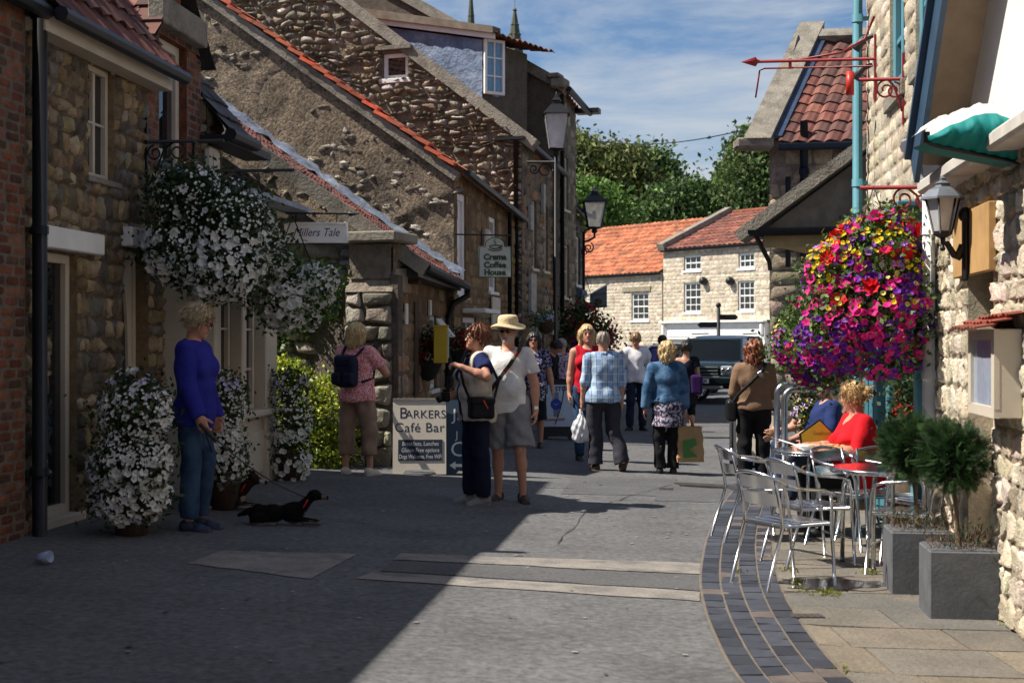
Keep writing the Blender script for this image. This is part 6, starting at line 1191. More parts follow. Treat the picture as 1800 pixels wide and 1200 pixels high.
        if bd is not None: m = (lq[:, 2] < 1.56) & (lq[:, 2] > 1.49) & (lq[:, 1] < -.02) & ~((np.abs(lq[:, 0]) < .024) & (np.abs(lq[:, 2] - 1.541) < .009)); c[m] = c[m] * .25 + np.array(bd) * .75
        return c
    mb = MB(); colored(mb, Vb, Qb, bc); obj('body', mb, SKINM, t, world=False)
    # --- garments
    def upper(spec, nm, extra=0):
        """spec: colour material, hem, sleeve (0 none, .5 short, 1 long), inf, neck, open"""
        inf = spec.get('inf', .014) + extra; F = Field(); torso(F, inf); hem = spec.get('hem', .9); sl = spec.get('sleeve', .5); fl_ = spec.get('flare', 0)
        if hem < .88:
            F.ell(T((0, .01, .86)), (.172 * g + inf + fl_ * .5, .13 * g + inf + fl_ * .4, .2), .05, M=ln)
            if hem < .75: F.cap(T((0, .0, .86)), T((0, 0, hem + .02)), .15 * g + inf, .16 * g + inf + fl_, .05)
        F.cut(T((0, 0, hem)), LM @ A3(0, spec.get('hemtilt', 0), -1))
        for sd in 'LR':
            S0, E, Wr, ua, fa = J[sd]; gg = .75 + .25 * g
            if sl > 0:
                if sl <= .5: F.cap(S0 - ua * .01, S0 + ua * .285 * sl * 1.25, .06 * gg + inf, .052 * gg + inf * 1.5, .018, flat='b')
                else: e2 = E + (Wr - E) * min(1, (sl - .5) * 2); F.cap(S0, E, .056 * gg + inf * .9, .046 * gg + inf * .8, .016); F.cap(E, e2, .046 * gg + inf * .8, .034 * gg + inf, .014, flat='b')
        nk = spec.get('neck', (0, -.03, 1.47, .075))
        if nk: F.ell(T(nk[:3]), (nk[3], nk[3] * 1.1, nk[3] * .9), .004, 's', M=ln)
        if sl == 0:
            for sd, sx in (('L', 1), ('R', -1)): F.ell(T((.2 * sx * shoulder, .01, 1.36)), (.065, .11, .12), .005, 's', M=ln)
        if spec.get('open'): F.box(T((0, -.2, 1.1)), (spec['open'], .19, .5), .01, .005, 's', M=ln)
        V, Q = F.mesh(vox, folds(seed * 7 + len(nm), spec.get('fold', .006) * 1.5, spec.get('ff', 19), spec.get('fv', .4))); mb = MB(); mb.add(V, Q, (.5, .5, .5), True); o = obj(nm, mb, spec['m'], t, world=False)
        if spec.get('collar'):
            F = Field(); c0 = T((0, .012, 1.43)); 
            for k in range(10):
                a = R(-150 + 300 * k / 9); a2 = R(-150 + 300 * (k + 1) / 9); f = lambda a_: c0 + LM @ A3(math.sin(a_) * .068, math.cos(a_) * .066 - .005, -.035 * (1 - math.cos(a_)) * .6)
                if k < 9: F.cap(f(a), f(a2), .016, .016, .012); F.cap(f(a) + LM @ A3(0, 0, .02), f(a2) + LM @ A3(0, 0, .02), .014, .014, .012)
            V, Q = F.mesh(.008); mb = MB(); mb.add(V, Q, (.5, .5, .5), True); obj('collar', mb, spec['m'], o, world=False)
        return o
    if top: upper(top, top.get('name', 'top'))
    if over: upper(over, over.get('name', 'jacket'), .012)
    if bottom:
        F = Field(); inf = bottom.get('inf', .014); F.ell((0, .012, ph + .0), (.163 * g + min(inf, .01), .122 * g + min(inf, .01), .15), .04, M=ln if not seat else None)
        if bottom.get('skirt'): zz = bottom['skirt']; F.cap((0, 0, ph - .05), (0, 0, zz), .15 * g + inf, .17 * g + inf, .05); F.cut((0, 0, zz + .02), (0, 0, -1))
        else:
            ln_ = bottom.get('len', 1.0)
            for sd in 'LR':
                hp, K, An, th, sh = J['l' + sd]
                if ln_ <= .5: F.cap(hp, hp + (K - hp) * ln_ * 2, .09 * g ** .7 + inf, .075 * g ** .5 + inf * 1.8, .03, flat='b')
                else: e2 = K + (An - K) * min(1.06, (ln_ - .5) * 2); w = bottom.get('w', .0); F.cap(hp, K, .085 * g ** .7 + inf, .056 + inf + w * .4, .035); F.cap(K, e2, .056 + inf + w * .4, .042 + inf + w, .025, flat='b')
        if not seat: F.cut(T((0, 0, 1.06)), LM @ A3(0, 0, 1))
        V, Q = F.mesh(vox, folds(seed * 5 + 3, bottom.get('fold', .006) * 1.5, 19, .9)); mb = MB(); mb.add(V, Q, (.5, .5, .5), True); obj(bottom.get('name', 'trousers'), mb, bottom['m'], t, world=False)
    for sd in 'LR':
        fv, FM = J['f' + sd]; F = Field(); F.cap(fv((0, .03, -.05)), fv((0, -.08, -.06)), .042, .038, .03); F.cap(fv((0, -.08, -.062)), fv((0, -.15, -.07)), .04, .03, .03); F.cap(fv((0, .03, -.03)), fv((0, .0, -.02)), .042, .038, .03); n_ = np.array(FM) @ A3(0, 0, -1); F.cut(fv((0, 0, -.088)), n_); F.cut(fv((0, 0, .012)), -n_)
        if isinstance(shoes, dict): F.box(fv((0, -.03, -.01)), (.06, .035, .035), .01, .01, 's', M=FM)
        F.box(fv((0, -.055, -.083)), (.042, .125, .011), .01, .003, M=FM); V, Q = F.mesh(.0085); sc_ = shoes['c'] if isinstance(shoes, dict) else shoes; so = shoes.get('sole', (.04, .035, .03)) if isinstance(shoes, dict) else tuple(np.array(sc_) * .6 + .02)
        def fc(V_, fv=fv, n_=n_): q = (V_ - fv((0, 0, -.075))) @ n_ > 0; c = np.tile(np.array(sc_, float), (len(V_), 1)); c[q] = so; return c
        mb = MB(); colored(mb, V, Q, fc); obj('shoe', mb, COLM, t, world=False)
    # --- hair
    if hair:
        F = Field(); L = hair.get('len', 0); vol = hair.get('vol', .012); hs_ = hair.get('style', 'short')
        F.ell(Hd((0, .018, 1.622)), (.078 + vol, .096 + vol, .096 + vol), .02, M=hm)
        if L > 0:
            for sx in (-1, 1): F.cap(Hd((.066 * sx, .015, 1.60)), Hd((.07 * sx, .03, 1.60 - L)), .036 + vol, .026 + vol * .6, .03)
            F.cap(Hd((0, .06, 1.62)), Hd((0, .065, 1.60 - L)), .06 + vol, .045 + vol, .04); F.cap(Hd((-.04, .06, 1.6)), Hd((.04, .06, 1.6 - L)), .04 + vol, .04 + vol, .04)
        if hs_ == 'bun': F.ell(Hd((0, .125, 1.615)), (.045, .04, .045), .02, M=hm); F.ell(Hd((.025, .15, 1.64)), (.03, .03, .035), .02, M=hm)
        fy = hair.get('fringe', 1.648); F.box(Hd((0, -.14, fy - .15)), (.062, .1, .15), .03, .012, 's', M=hm)
        if L == 0 or hs_ == 'bun':
            F.cut(Hd((0, 0, 1.535)), HM @ A3(0, .3, -1)) if L == 0 else None; F.box(Hd((0, -.08, 1.5)), (.13, .085, .085), .02, .01, 's', M=hm)
        if hs_ == 'thin': F.ell(Hd((0, -.05, 1.72)), (.075, .1, .07), .02, 's', M=hm)
        rr = np.random.default_rng(seed + 50); ph2 = rr.uniform(0, 6.3, 4)
        def hd(P):
            q = (P - nb) @ HM; a = np.arctan2(q[:, 0], q[:, 1]); return .5 * hair.get('rough', .008) * (np.sin(a * 13 + q[:, 2] * 25 + ph2[0]) + .7 * np.sin(a * 23 - q[:, 2] * 40 + ph2[1]) + .6 * np.sin(q[:, 2] * 60 + a * 5 + ph2[2]))
        V, Q = F.mesh(.008, hd); base = np.array(hair['c'])
        def hc(V_): q = (V_ - nb) @ HM; a = np.arctan2(q[:, 0], q[:, 1]); k = .5 + .5 * np.sin(a * 31 + 3 * np.sin(q[:, 2] * 30 + ph2[3])); return base * (.65 + .6 * k[:, None])
        mb = MB(); colored(mb, V, Q, hc); n = hair.get('strands', 420); i = rr.integers(0, len(V), n); cen = Hd((0, .015, 1.6)); out = V[i] - cen; out /= np.linalg.norm(out, axis=1)[:, None]
        dn = HM @ A3(0, .1, -1); dr = dn[None] * (1 if L > 0 else .5) + out * .45 + rr.normal(0, .35, (n, 3)); dr /= np.linalg.norm(dr, axis=1)[:, None]; sd_ = np.cross(dr, out); sd_ /= np.linalg.norm(sd_, axis=1)[:, None] + 1e-9; ll = hair.get('sl', .035) * rr.uniform(.5, 1.3, (n, 1))
        P0 = V[i] - out * .004; st = np.stack([P0 + sd_ * .003, P0 - sd_ * .003, P0 + dr * ll * .6 + out * .006 - sd_ * .0022, P0 + dr * ll, P0 + dr * ll * .6 + out * .006 + sd_ * .0022], 1); mb.add(st.reshape(-1, 3), np.arange(5 * n).reshape(n, 5), base * rr.uniform(.5, 1.35, (n, 1))); obj('hair', mb, HAIRM, t, world=False)
    if glasses:
        mb = MB(); dark = glasses == 'sun'
        for sx in (-1, 1):
            ring = [Hd((.031 * sx + .021 * math.cos(a), -.104 + .010 * abs(math.cos(a)) * (1 if math.cos(a) * sx > 0 else 0), 1.606 + .0165 * math.sin(a))) for a in np.linspace(0, 2 * math.pi, 14, endpoint=False)]
            if dark: mb.add(ring, [list(range(14))], (.008, .008, .01))
            mb.tube(ring, .0032, (.012, .012, .015), n=5, closed=True); mb.tube([Hd((.052 * sx, -.094, 1.61)), Hd((.077 * sx, -.06, 1.612)), Hd((.083 * sx, .02, 1.608))], .0034, (.012, .012, .015) if glasses != 'white' else (.6, .6, .6), n=5)
        mb.tube([Hd((-.011, -.106, 1.61)), Hd((.011, -.106, 1.61))], .003, (.012, .012, .015), n=5); obj('glasses', mb, mat('spectacles', attr=True, rough=.12, spec=.7, var=0), t, world=False)
    if hat is not None:
        rings = [(.165, -.012), (.16, -.006), (.13, .006), (.1, .012), (.098, .02), (.098, .055), (.092, .085), (.075, .1), (.03, .106), (0, .105)]; rows = []
        for r0, z0 in rings: rows.append([tuple(Hd((r0 * math.sin(a), .008 + r0 * 1.12 * math.cos(a), 1.655 + z0 + (.018 * (r0 > .12) * math.sin(2 * a + .6))))) for a in np.linspace(0, 2 * math.pi, 33)])
        mb = MB(); mb.grid(np.array(rows)); rows2 = [[tuple(np.array(q) - HM @ A3(0, 0, .006)) for q in rw] for rw in rows[:4]]; mb.grid(np.array(rows2)); mb.grid(np.array([rows[0], rows2[0]])); obj('sun_hat', mb, cmat('cream cotton hat', hat), t, world=False)
    t['_j'] = 0; del t['_j']
    J['T'] = T; J['Hd'] = Hd; J['M'] = WM(t); return t, J
def wpt(J, q): return J['M'] @ Vector(q)
# ------------------------------------------------------------------ people
BLONDE, GREYH, AUBURN, DARKH, GINGER, STRAW = (.42, .27, .12), (.45, .4, .33), (.2, .06, .02), (.02, .014, .012), (.3, .085, .03), (.55, .4, .2)
P1, J1 = person('woman in royal blue fleece and jeans looking down at her dogs', 342, 930, 82, H=1.76, g=1.0, bust=.4, head=(-4, 20, 0), arms={'R': ((.14, -.12, -1), (.0, -.42, -1)), 'L': ((.1, -.1, -1), (.02, -.3, -1))}, hands={'R': dict(curl=1.1), 'L': dict(curl=.8)}, legs={'L': ((.02, -.12, -1), (0, .1, -1)), 'R': ((.02, -.02, -1), (0, .04, -1))},
    hair=dict(c=(.5, .4, .25), vol=.019, len=.0, fringe=1.66, rough=.014, strands=1500, sl=.04), glasses='white', top=dict(m=cmat('blue fleece', (.024, .026, .23), rough=.97, var=.3, vs=4), hem=.8, sleeve=1, inf=.026, flare=.0, neck=(0, -.03, 1.5, .07), collar=1, fold=.009, ff=12, name='fleece'), bottom=dict(m=pattern('blue jeans', 'jeans'), len=.97, w=.012, name='jeans'), shoes=(.02, .03, .06), seed=1, vox=.0085)
P2, J2 = person('woman in pink patterned top and beige capri trousers holding a phone to her ear', 628, 834, 160, H=1.68, g=1.12, arms={'R': ((.5, -.45, -.8), (-.62, -.25, 1.0)), 'L': ((.12, -.25, -1), (-.2, -.9, -.1))}, hands={'R': dict(curl=.9, n=(-1, 0, 0), thumb=(0, -.3, 1))}, head=(-14, 6, 0), legs={'L': ((.1, 0, -1), (.02, .02, -1)), 'R': ((.12, -.05, -1), (.03, .03, -1))}, footdir=(10, 15),
    hair=dict(c=STRAW, vol=.02, len=.1, rough=.01, strands=800), top=dict(m=pattern('pink printed cotton', 'pink'), hem=.84, sleeve=.5, inf=.024, neck=(0, -.05, 1.5, .09), name='blouse'), bottom=dict(m=cmat('beige cotton', (.3, .2, .145)), len=.82, w=.028, inf=.022, fold=.008, name='trousers'), shoes=(.6, .52, .45), seed=2)
P3, J3 = person('woman with short red hair in cream gilet and glasses carrying a camera', 836, 884, -72, H=1.71, g=1.1, bust=1.0, belly=.03, head=(4, -2, 0), arms={'L': ((.85, -.1, -.5), (-.42, -1, .42)), 'R': ((.1, .05, -1), (-.4, -.75, -.15))}, hands={'L': dict(curl=1.0, n=(-.2, .2, -1), thumb=(-1, 0, 0)), 'R': dict(curl=1.1)}, legs={'L': ((.06, .06, -1), (0, .05, -1)), 'R': ((.06, -.06, -1), (0, .02, -1))},
    hair=dict(c=(.16, .05, .02), vol=.02, rough=.016, strands=800, fringe=1.655), glasses='clear', top=dict(m=cmat('navy jersey', (.012, .018, .075)), hem=.86, sleeve=.5, inf=.016, name='shirt', collar=1), over=dict(m=cmat('cream gilet', (.5, .45, .37)), hem=.8, sleeve=0, inf=.018, open=.075, flare=.03, fold=.008, name='gilet'), bottom=dict(m=cmat('dark navy denim', (.01, .013, .03)), len=1.0, w=.012, inf=.016, name='trousers'), shoes=(.2, .19, .18), seed=3, vox=.0085)
P4, J4 = person('man in cream sun hat and sunglasses with white polo and grey shorts', 893, 880, -8, H=1.79, g=1.08, belly=.06, head=(-8, 2, 0), arms={'L': ((.3, .03, -1), (.04, -.12, -1)), 'R': ((.15, .1, -1), (.0, -.2, -1))}, hands={'L': dict(curl=.7), 'R': dict(curl=.6)}, legs={'L': ((.08, -.16, -1), (.05, .12, -1)), 'R': ((.03, .08, -1), (0, .1, -1))}, footdir=(18, 10),
    hair=dict(c=GREYH, vol=.006, beard=(.42, .36, .32)), glasses='sun', hat=(.62, .5, .31), top=dict(m=cmat('white polo', (.66, .65, .65)), hem=.84, sleeve=.5, inf=.018, collar=1, fold=.007, name='polo_shirt'), bottom=dict(m=cmat('grey shorts', (.22, .22, .235)), len=.47, inf=.03, fold=.009, name='shorts'), shoes=dict(c=(.05, .035, .025)), seed=4, vox=.0085)
P5, J5 = person('dark haired woman in sunglasses and navy floral blouse with a spotted bag', 938, 786, -4, H=1.68, g=1.15, bust=1, arms={'L': ((.25, 0, -1), (.18, -.1, -1))}, hair=dict(c=DARKH, vol=.016, len=.1, strands=500), glasses='sun', top=dict(m=pattern('navy floral print', 'floral'), hem=.8, sleeve=.5, inf=.016, name='blouse'), bottom=dict(m=cmat('black skirt cloth', (.012, .012, .016)), skirt=.4, name='skirt'), shoes=(.03, .03, .03), legs={'L': ((.03, -.1, -1), (0, .05, -1)), 'R': ((.03, .1, -1), (0, .15, -1))}, seed=5, vox=.011)
P6, J6 = person('dark haired person in black leaning forward outside the left hand shop', 958, 770, 60, Y=24.6, H=1.62, lean=(16, 0), g=1.05, head=(0, 30, 0), hair=dict(c=(.03, .015, .012), vol=.016, strands=300), top=dict(m=cmat('black jumper', (.012, .013, .02)), hem=.86, sleeve=1, inf=.018, name='jumper'), bottom=dict(m=cmat('black trousers', (.012, .012, .014)), name='trousers'), seed=6, vox=.012)
P7, J7 = person('grey haired person in a floral blouse bending beside the poster board', 991, 770, 200, Y=24.9, H=1.62, lean=(10, 0), g=1.1, head=(-40, 20, 0), hair=dict(c=(.36, .33, .29), vol=.014, strands=300), glasses='clear', top=dict(m=pattern('pink floral print', 'blouse'), hem=.85, sleeve=.5, inf=.016, name='blouse'), bottom=dict(m=pattern('blue jeans', 'jeans'), name='jeans'), seed=7, vox=.012)
P8, J8 = person('long haired blonde woman in a sleeveless red top walking towards us', 1032, 800, 4, Y=19.2, H=1.81, bust=.9, arms={'R': ((.16, .02, -1), (.05, -.12, -1))}, hands={'R': dict(curl=.7)}, hair=dict(c=STRAW, vol=.014, len=.15, strands=700, fringe=1.655), top=dict(m=cmat('red jersey', (.42, .008, .022)), hem=.86, sleeve=0, inf=.016, neck=(0, -.06, 1.48, .085), name='top'), bottom=dict(m=pattern('blue jeans', 'jeans'), name='jeans'), seed=8, vox=.0105)
P9, J9 = person('man in a blue plaid short sleeved shirt walking away with a white bag', 1060, 826, 186, H=1.73, g=1.12, belly=.03, head=(-18, 10, 0), arms={'L': ((.2, -.05, -1), (.1, -.2, -1)), 'R': ((.18, .08, -1), (.03, -.08, -1))}, hands={'L': dict(curl=1.2), 'R': dict(curl=.5)}, legs={'L': ((.02, -.08, -1), (-.03, .02, -1)), 'R': ((.1, .05, -1), (.22, .28, -1))}, foot_lift=(0, -38), footdir=(8, 25),
    hair=dict(c=(.28, .23, .18), vol=.004, style='thin', strands=260, sl=.012), top=dict(m=pattern('blue plaid', 'plaid'), hem=.84, sleeve=.62, inf=.024, collar=1, fold=.007, name='shirt'), bottom=dict(m=cmat('charcoal trousers', (.04, .04, .052)), len=1.0, w=.03, inf=.02, fold=.008, name='trousers'), shoes=(.06, .03, .022), seed=9)
P10, J10 = person('young man in a white t-shirt and dark jeans looking down', 1118, 756, 6, H=1.76, head=(-18, 26, 0), arms={'R': ((.28, .08, -1), (-.1, -.2, -1)), 'L': ((.25, .06, -1), (.0, -.28, -1))}, hair=dict(c=(.33, .2, .1), vol=.016, strands=400), top=dict(m=cmat('white cotton', (.72, .71, .74)), hem=.84, sleeve=.58, inf=.022, fold=.009, name='t_shirt'), bottom=dict(m=cmat('dark blue denim', (.02, .027, .05)), w=.012, name='jeans'), legs={'L': ((.05, -.02, -1), (.02, .05, -1)), 'R': ((.05, -.08, -1), (.02, .02, -1))}, shoes=(.02, .02, .02), footdir=(15, 35), seed=10, vox=.011)
P11, J11 = person('man in a violet blue shirt mostly hidden behind the denim jacket woman', 1164, 735, 184, Y=29, H=1.72, hair=dict(c=(.02, .016, .014), vol=.012, strands=200), top=dict(m=cmat('violet blue cotton', (.1, .1, .3)), hem=.84, sleeve=.5, inf=.02, name='shirt'), bottom=dict(m=cmat('dark blue denim'), name='trousers'), seed=11, vox=.013)
P12, J12 = person('blonde woman in a denim jacket over a patterned tunic carrying a tan shopping bag', 1172, 832, 176, H=1.63, g=1.08, head=(24, 6, 0), arms={'R': ((.18, .0, -1), (.06, -.1, -1)), 'L': ((.28, .06, -1), (.16, -.02, -1))}, hands={'R': dict(curl=1.25), 'L': dict(curl=.5)}, legs={'L': ((.02, .02, -1), (-.02, .05, -1)), 'R': ((-.02, -.06, -1), (0, .06, -1))}, hair=dict(c=STRAW, vol=.02, len=.09, strands=900, rough=.012),
    top=dict(m=pattern('patterned tunic', 'tunic'), hem=.62, sleeve=0, inf=.004, flare=.03, fold=.006, name='tunic'), over=dict(m=pattern('blue denim', 'denim'), hem=.93, sleeve=1, inf=.02, collar=1, fold=.008, name='denim_jacket'), bottom=dict(m=cmat('black trousers'), len=1.0, w=.02, name='trousers'), shoes=(.015, .015, .015), seed=12)
P13, J13 = person('woman with short dark hair in a black off the shoulder top behind the denim jacket', 1206, 762, 170, Y=24.4, H=1.62, hair=dict(c=(.025, .016, .012), vol=.02, strands=350), top=dict(m=cmat('black jumper'), hem=.6, sleeve=.3, inf=.014, flare=.02, neck=(.08, .03, 1.44, .15), name='dress'), bottom=dict(m=cmat('black trousers'), len=.6, name='leggings'), seed=13, vox=.012)
P14, J14 = person('auburn haired woman in a brown jacket and black trousers seen from behind', 1325, 850, 176, H=1.66, g=1.18, head=(6, 8, 0), arms={'L': ((.25, -.1, -1), (-.25, -.8, -.25)), 'R': ((.22, -.12, -1), (-.3, -.85, -.2))}, hair=dict(c=(.2, .055, .018), vol=.024, len=.11, strands=1000, rough=.014, sl=.045), top=dict(m=cmat('brown jacket cloth', (.21, .13, .08), fine=.1), hem=.9, sleeve=1, inf=.028, collar=1, fold=.012, ff=13, name='jacket'), bottom=dict(m=cmat('black trousers'), len=1.0, w=.025, inf=.02, name='trousers'), shoes=(.012, .012, .012), legs={'L': ((.04, 0, -1), (0, .02, -1)), 'R': ((.03, 0, -1), (0, .02, -1))}, seed=14)
# seated outside the cafe
sx_ = at(1492, 800, 12.3)
P15, J15 = person('blonde woman in a red top seated at the cafe table turning her head away', 0, 0, -84, pos=Vector((sx_.x + .12, 12.35, -.0765)), H=1.66, g=1.42, belly=.05, bust=1.5, seat=.55, lean=(6, 0), head=(-38, 6, 0), arms={'L': ((.3, -.35, -.9), (-.15, -1, .12)), 'R': ((.2, -.5, -.8), (-.1, -1, .05))}, hands={'L': dict(curl=1.5, n=(-1, 0, -.3), thumb=(0, 0, 1)), 'R': dict(curl=1.0, n=(0, 0, -1), thumb=(1, 0, 0))}, legs={'L': ((.12, -1, -.06), (.0, .05, -1)), 'R': ((.12, -1, -.06), (0, -.08, -1))},
    hair=dict(c=(.5, .33, .15), vol=.016, style='bun', strands=900, sl=.05, rough=.012), top=dict(m=cmat('bright red jersey', (.62, .012, .02)), hem=.8, sleeve=.55, inf=.018, neck=(0, -.1, 1.47, .1), name='top', fold=.007), bottom=dict(m=cmat('black trousers'), len=1.0, w=.03, inf=.02, name='trousers'), shoes=(.015, .015, .015), seed=15, vox=.0085)
P16, J16 = person('balding man in a dark blue shirt seated behind the red top woman', 0, 0, -80, pos=Vector((3.24, 14.6, -.0765)), H=1.72, g=1.2, belly=.05, seat=.53, lean=(2, 0), head=(6, -4, 0), arms={'L': ((.2, -.25, -.95), (-.2, -.9, -.35)), 'R': ((.2, -.3, -.9), (-.1, -.9, -.3))}, legs={'L': ((.1, -1, -.02), (0, -.1, -1)), 'R': ((.1, -1, -.04), (0, -.05, -1))}, hair=dict(c=(.12, .1, .09), vol=.003, style='thin', strands=200, sl=.01), glasses='clear', top=dict(m=cmat('dark blue shirt cloth', (.02, .035, .12)), hem=.84, sleeve=.55, inf=.02, name='shirt'), bottom=dict(m=cmat('dark blue denim'), name='jeans', w=.02), seed=16, vox=.0105)
P17, J17 = person('seated person in a white patterned top reaching forward beside the flower pot', 0, 0, -86, pos=Vector((3.40, 15.9, -.0765)), H=1.65, g=1.0, seat=.56, lean=(14, 0), arms={'L': ((.1, -.5, -.8), (-.1, -1, -.2)), 'R': ((.1, -.4, -.9), (-.1, -.9, -.4))}, legs={'L': ((.1, -1, -.02), (0, -.1, -1)), 'R': ((.1, -1, -.04), (0, -.05, -1))}, hair=dict(c=(.1, .05, .03), vol=.016, strands=200), top=dict(m=pattern('pale printed cotton', 'blouse'), hem=.84, sleeve=.5, inf=.018, name='top'), bottom=dict(m=pattern('blue jeans', 'jeans'), name='jeans', w=.02), seed=17, vox=.012)
# ------------------------------------------------------------------ things people carry
def grip(J, sd, f=.1): S0, E, Wr, ua, fa = J[sd]; return J['M'] @ Vector(Wr + fa * f)
def lw_(J, q): return J['M'] @ Vector(J['T'](q))
def sdf_part(name, build, m, parent, vox=.009, disp=None, world=True, fn=None):
    F = Field(); build(F); V, Q = F.mesh(vox, disp); mb = MB(); c = fn(V)[Q].mean(1) if fn else (.5, .5, .5); mb.add(V, Q, c, True); return obj(name, mb, m, parent, world=world)
def strap(parent, pts, m, w=.016, name='strap'): mb = MB(); mb.tube(pts, w, n=6); return obj(name, mb, m, parent)
NAVY, BLK = cmat('navy nylon', (.012, .016, .04), rough=.6), cmat('black nylon', (.01, .01, .012), rough=.55)
def local_thing(name, label, cat, J): t = bpy.data.objects.new(name, None); link(t); t.matrix_basis = J['M'].copy(); return tag(t, label, cat)
bp = local_thing('backpack', 'small navy backpack on the back of the woman in pink', 'backpack', J2)
def bpk(F):
    F.box((.04, .215, 1.17), (.135, .075, .165), .05, .02); F.box((.04, .205, 1.30), (.12, .07, .06), .05, .03)
sdf_part('body', bpk, NAVY, bp, .009, folds(3, .006, 20), world=False); sdf_part('flap', lambda F: F.box((.04, .222, 1.29), (.125, .082, .075), .05, .01), NAVY, bp, world=False)
for dx in (-.075, .075): sdf_part('pocket', lambda F: F.box((.04 + dx, .29, 1.10), (.06, .045, .07), .035, .01), NAVY, bp, world=False)
for sx in (-1, 1): mb = MB(); mb.tube([(.04 + .08 * sx, .16, 1.33), (.11 * sx, .11, 1.425), (.13 * sx, .02, 1.47), (.135 * sx, -.1, 1.40), (.15 * sx, -.15, 1.25), (.19 * sx, -.03, 1.1), (.14 * sx, .17, 1.06)], .015, n=6); obj('strap', mb, NAVY, bp, world=False)
hp_ = grip(J2, 'R', .09); mb = MB(); mb.box(hp_, (.07, .012, .14), M=Matrix.Rotation(.5, 3, 'Y'), bev=.004); tag(obj('mobile_phone', mb, mat('black glass', (.01, .01, .012), rough=.2)), 'dark mobile phone at the ear of the woman in pink', 'phone')
cb_ = local_thing('camera_bag', 'black camera bag with a red stripe at the hip of the red haired woman', 'bag', J3)
sdf_part('body', lambda F: F.box((.25, -.02, .93), (.075, .12, .1), .035, .01), BLK, cb_, world=False, disp=folds(4, .004, 18)); sdf_part('flap', lambda F: F.box((.255, -.02, 1.0), (.08, .125, .04), .03, .01), BLK, cb_, world=False)
mb = MB(); mb.box((.338, .0, .97), (.006, .012, .09), M=Matrix.Rotation(.5, 3, 'X')); obj('stripe', mb, mat('red strip', (.6, .05, .05)), cb_, world=False)
mb = MB(); mb.tube([(.27, -.13, 1.0), (.25, -.19, 1.15), (.14, -.2, 1.33), (.02, -.1, 1.47), (-.06, .06, 1.47), (-.05, .15, 1.38), (.14, .19, 1.18), (.26, .1, 1.0)], .014, n=6); obj('strap', mb, BLK, cb_, world=False)
gp_ = grip(J3, 'R', .1); dc = thing('camera', 'black camera held at waist height by the red haired woman', 'camera', gp_, R(-70)); mb = MB(); mb.box((0, -.02, 0), (.14, .06, .095), bev=.012); mb.box((0, -.02, .06), (.05, .05, .035), bev=.012); obj('body', mb, BLK, dc, world=False)
mb = MB(); mb.lathe([(0, 0), (.034, .0), (.036, .03), (.032, .06), (.0, .055)], (0, -.05, -.005), n=16, M=Matrix.Rotation(R(120), 3, 'X')); obj('lens', mb, BLACKP, dc, world=False)
strap(dc, [gp_ + Z * .03, lw_(J3, (-.1, -.25, 1.2)), lw_(J3, (-.06, -.14, 1.4)), lw_(J3, (.02, .06, 1.48))], BLK, .012)
sb = local_thing('camera_strap', 'brown striped strap across the chest of the man in the sun hat', 'strap', J4)
mb = MB(); Pp = [J4['T'](q) for q in ((.12, .05, 1.46), (.12, -.1, 1.43), (.05, -.185, 1.3), (-.06, -.25, 1.14), (-.17, -.2, 1.0), (-.22, -.05, .93))]
for k in range(5):
    for j in range(4): a, b = Vector(Pp[k]).lerp(Vector(Pp[k + 1]), j / 4), Vector(Pp[k]).lerp(Vector(Pp[k + 1]), (j + 1) / 4); mb.tube([a, b], .02, ((.08, .05, .035), (.3, .06, .04), (.3, .28, .22), (.06, .06, .08))[(k * 4 + j) % 4 if 4 < k * 4 + j < 12 else 0], n=8)
obj('webbing', mb, CLOTHC, sb, world=False)
S0, E, Wr, ua, fa = J4['L']; mb = MB(); c = Vector(Wr - fa * .02); q = Vector(fa).to_track_quat('Z', 'Y').to_matrix(); mb.lathe([(.031, -.011), (.034, -.008), (.034, .008), (.031, .011)], c, (.55, .54, .5), n=16, M=q); mb.box(c + q @ Vector((.0, .034, 0)), (.03, .008, .03), (.6, .6, .6), M=q); obj('wristwatch', mb, mat('watch metal', attr=True, rough=.25, metal=.8), P4, world=False)
db = local_thing('shoulder_bag', 'white spotted shoulder bag of the woman in floral navy', 'bag', J5)
sdf_part('body', lambda F: F.box((.05, -.2, .83), (.13, .05, .14), .03, .01), pattern('spotted canvas', 'dots'), db, .011, folds(8, .005, 14), world=False)
mb = MB(); mb.tube([(-.06, -.2, .96), (-.08, -.2, 1.2), (-.12, -.1, 1.4), (-.13, .02, 1.46), (-.1, .14, 1.3)], .014, n=6); obj('strap', mb, cmat('lilac webbing', (.3, .28, .42)), db, world=False)
g9 = grip(J9, 'L', .1); wb = thing('plastic_bag', 'bulging white plastic carrier bag in the plaid shirted man hand', 'bag', g9)
def pb(F):
    F.ell((0, .0, -.27), (.125, .085, .15), .03); F.cap((-.01, 0, -.02), (0, 0, -.2), .012, .07, .05); F.box((0, 0, -.37), (.1, .06, .04), .03, .05)
sdf_part('bag', pb, mat('white plastic film', (.68, .7, .74), rough=.35, var=.08, vs=9, transl=.25), wb, .009, lambda P: .007 * np.sin(np.arctan2(P[:, 0], P[:, 1]) * 9 + P[:, 2] * 30) + .004 * np.sin(P[:, 2] * 60 + P[:, 0] * 40), world=False)
g12 = grip(J12, 'R', .1); tb_ = thing('shopping_bag', 'tan jute shopping bag with a green print carried by the denim jacket woman', 'bag', g12, R(8))
mb = MB(); rows = []
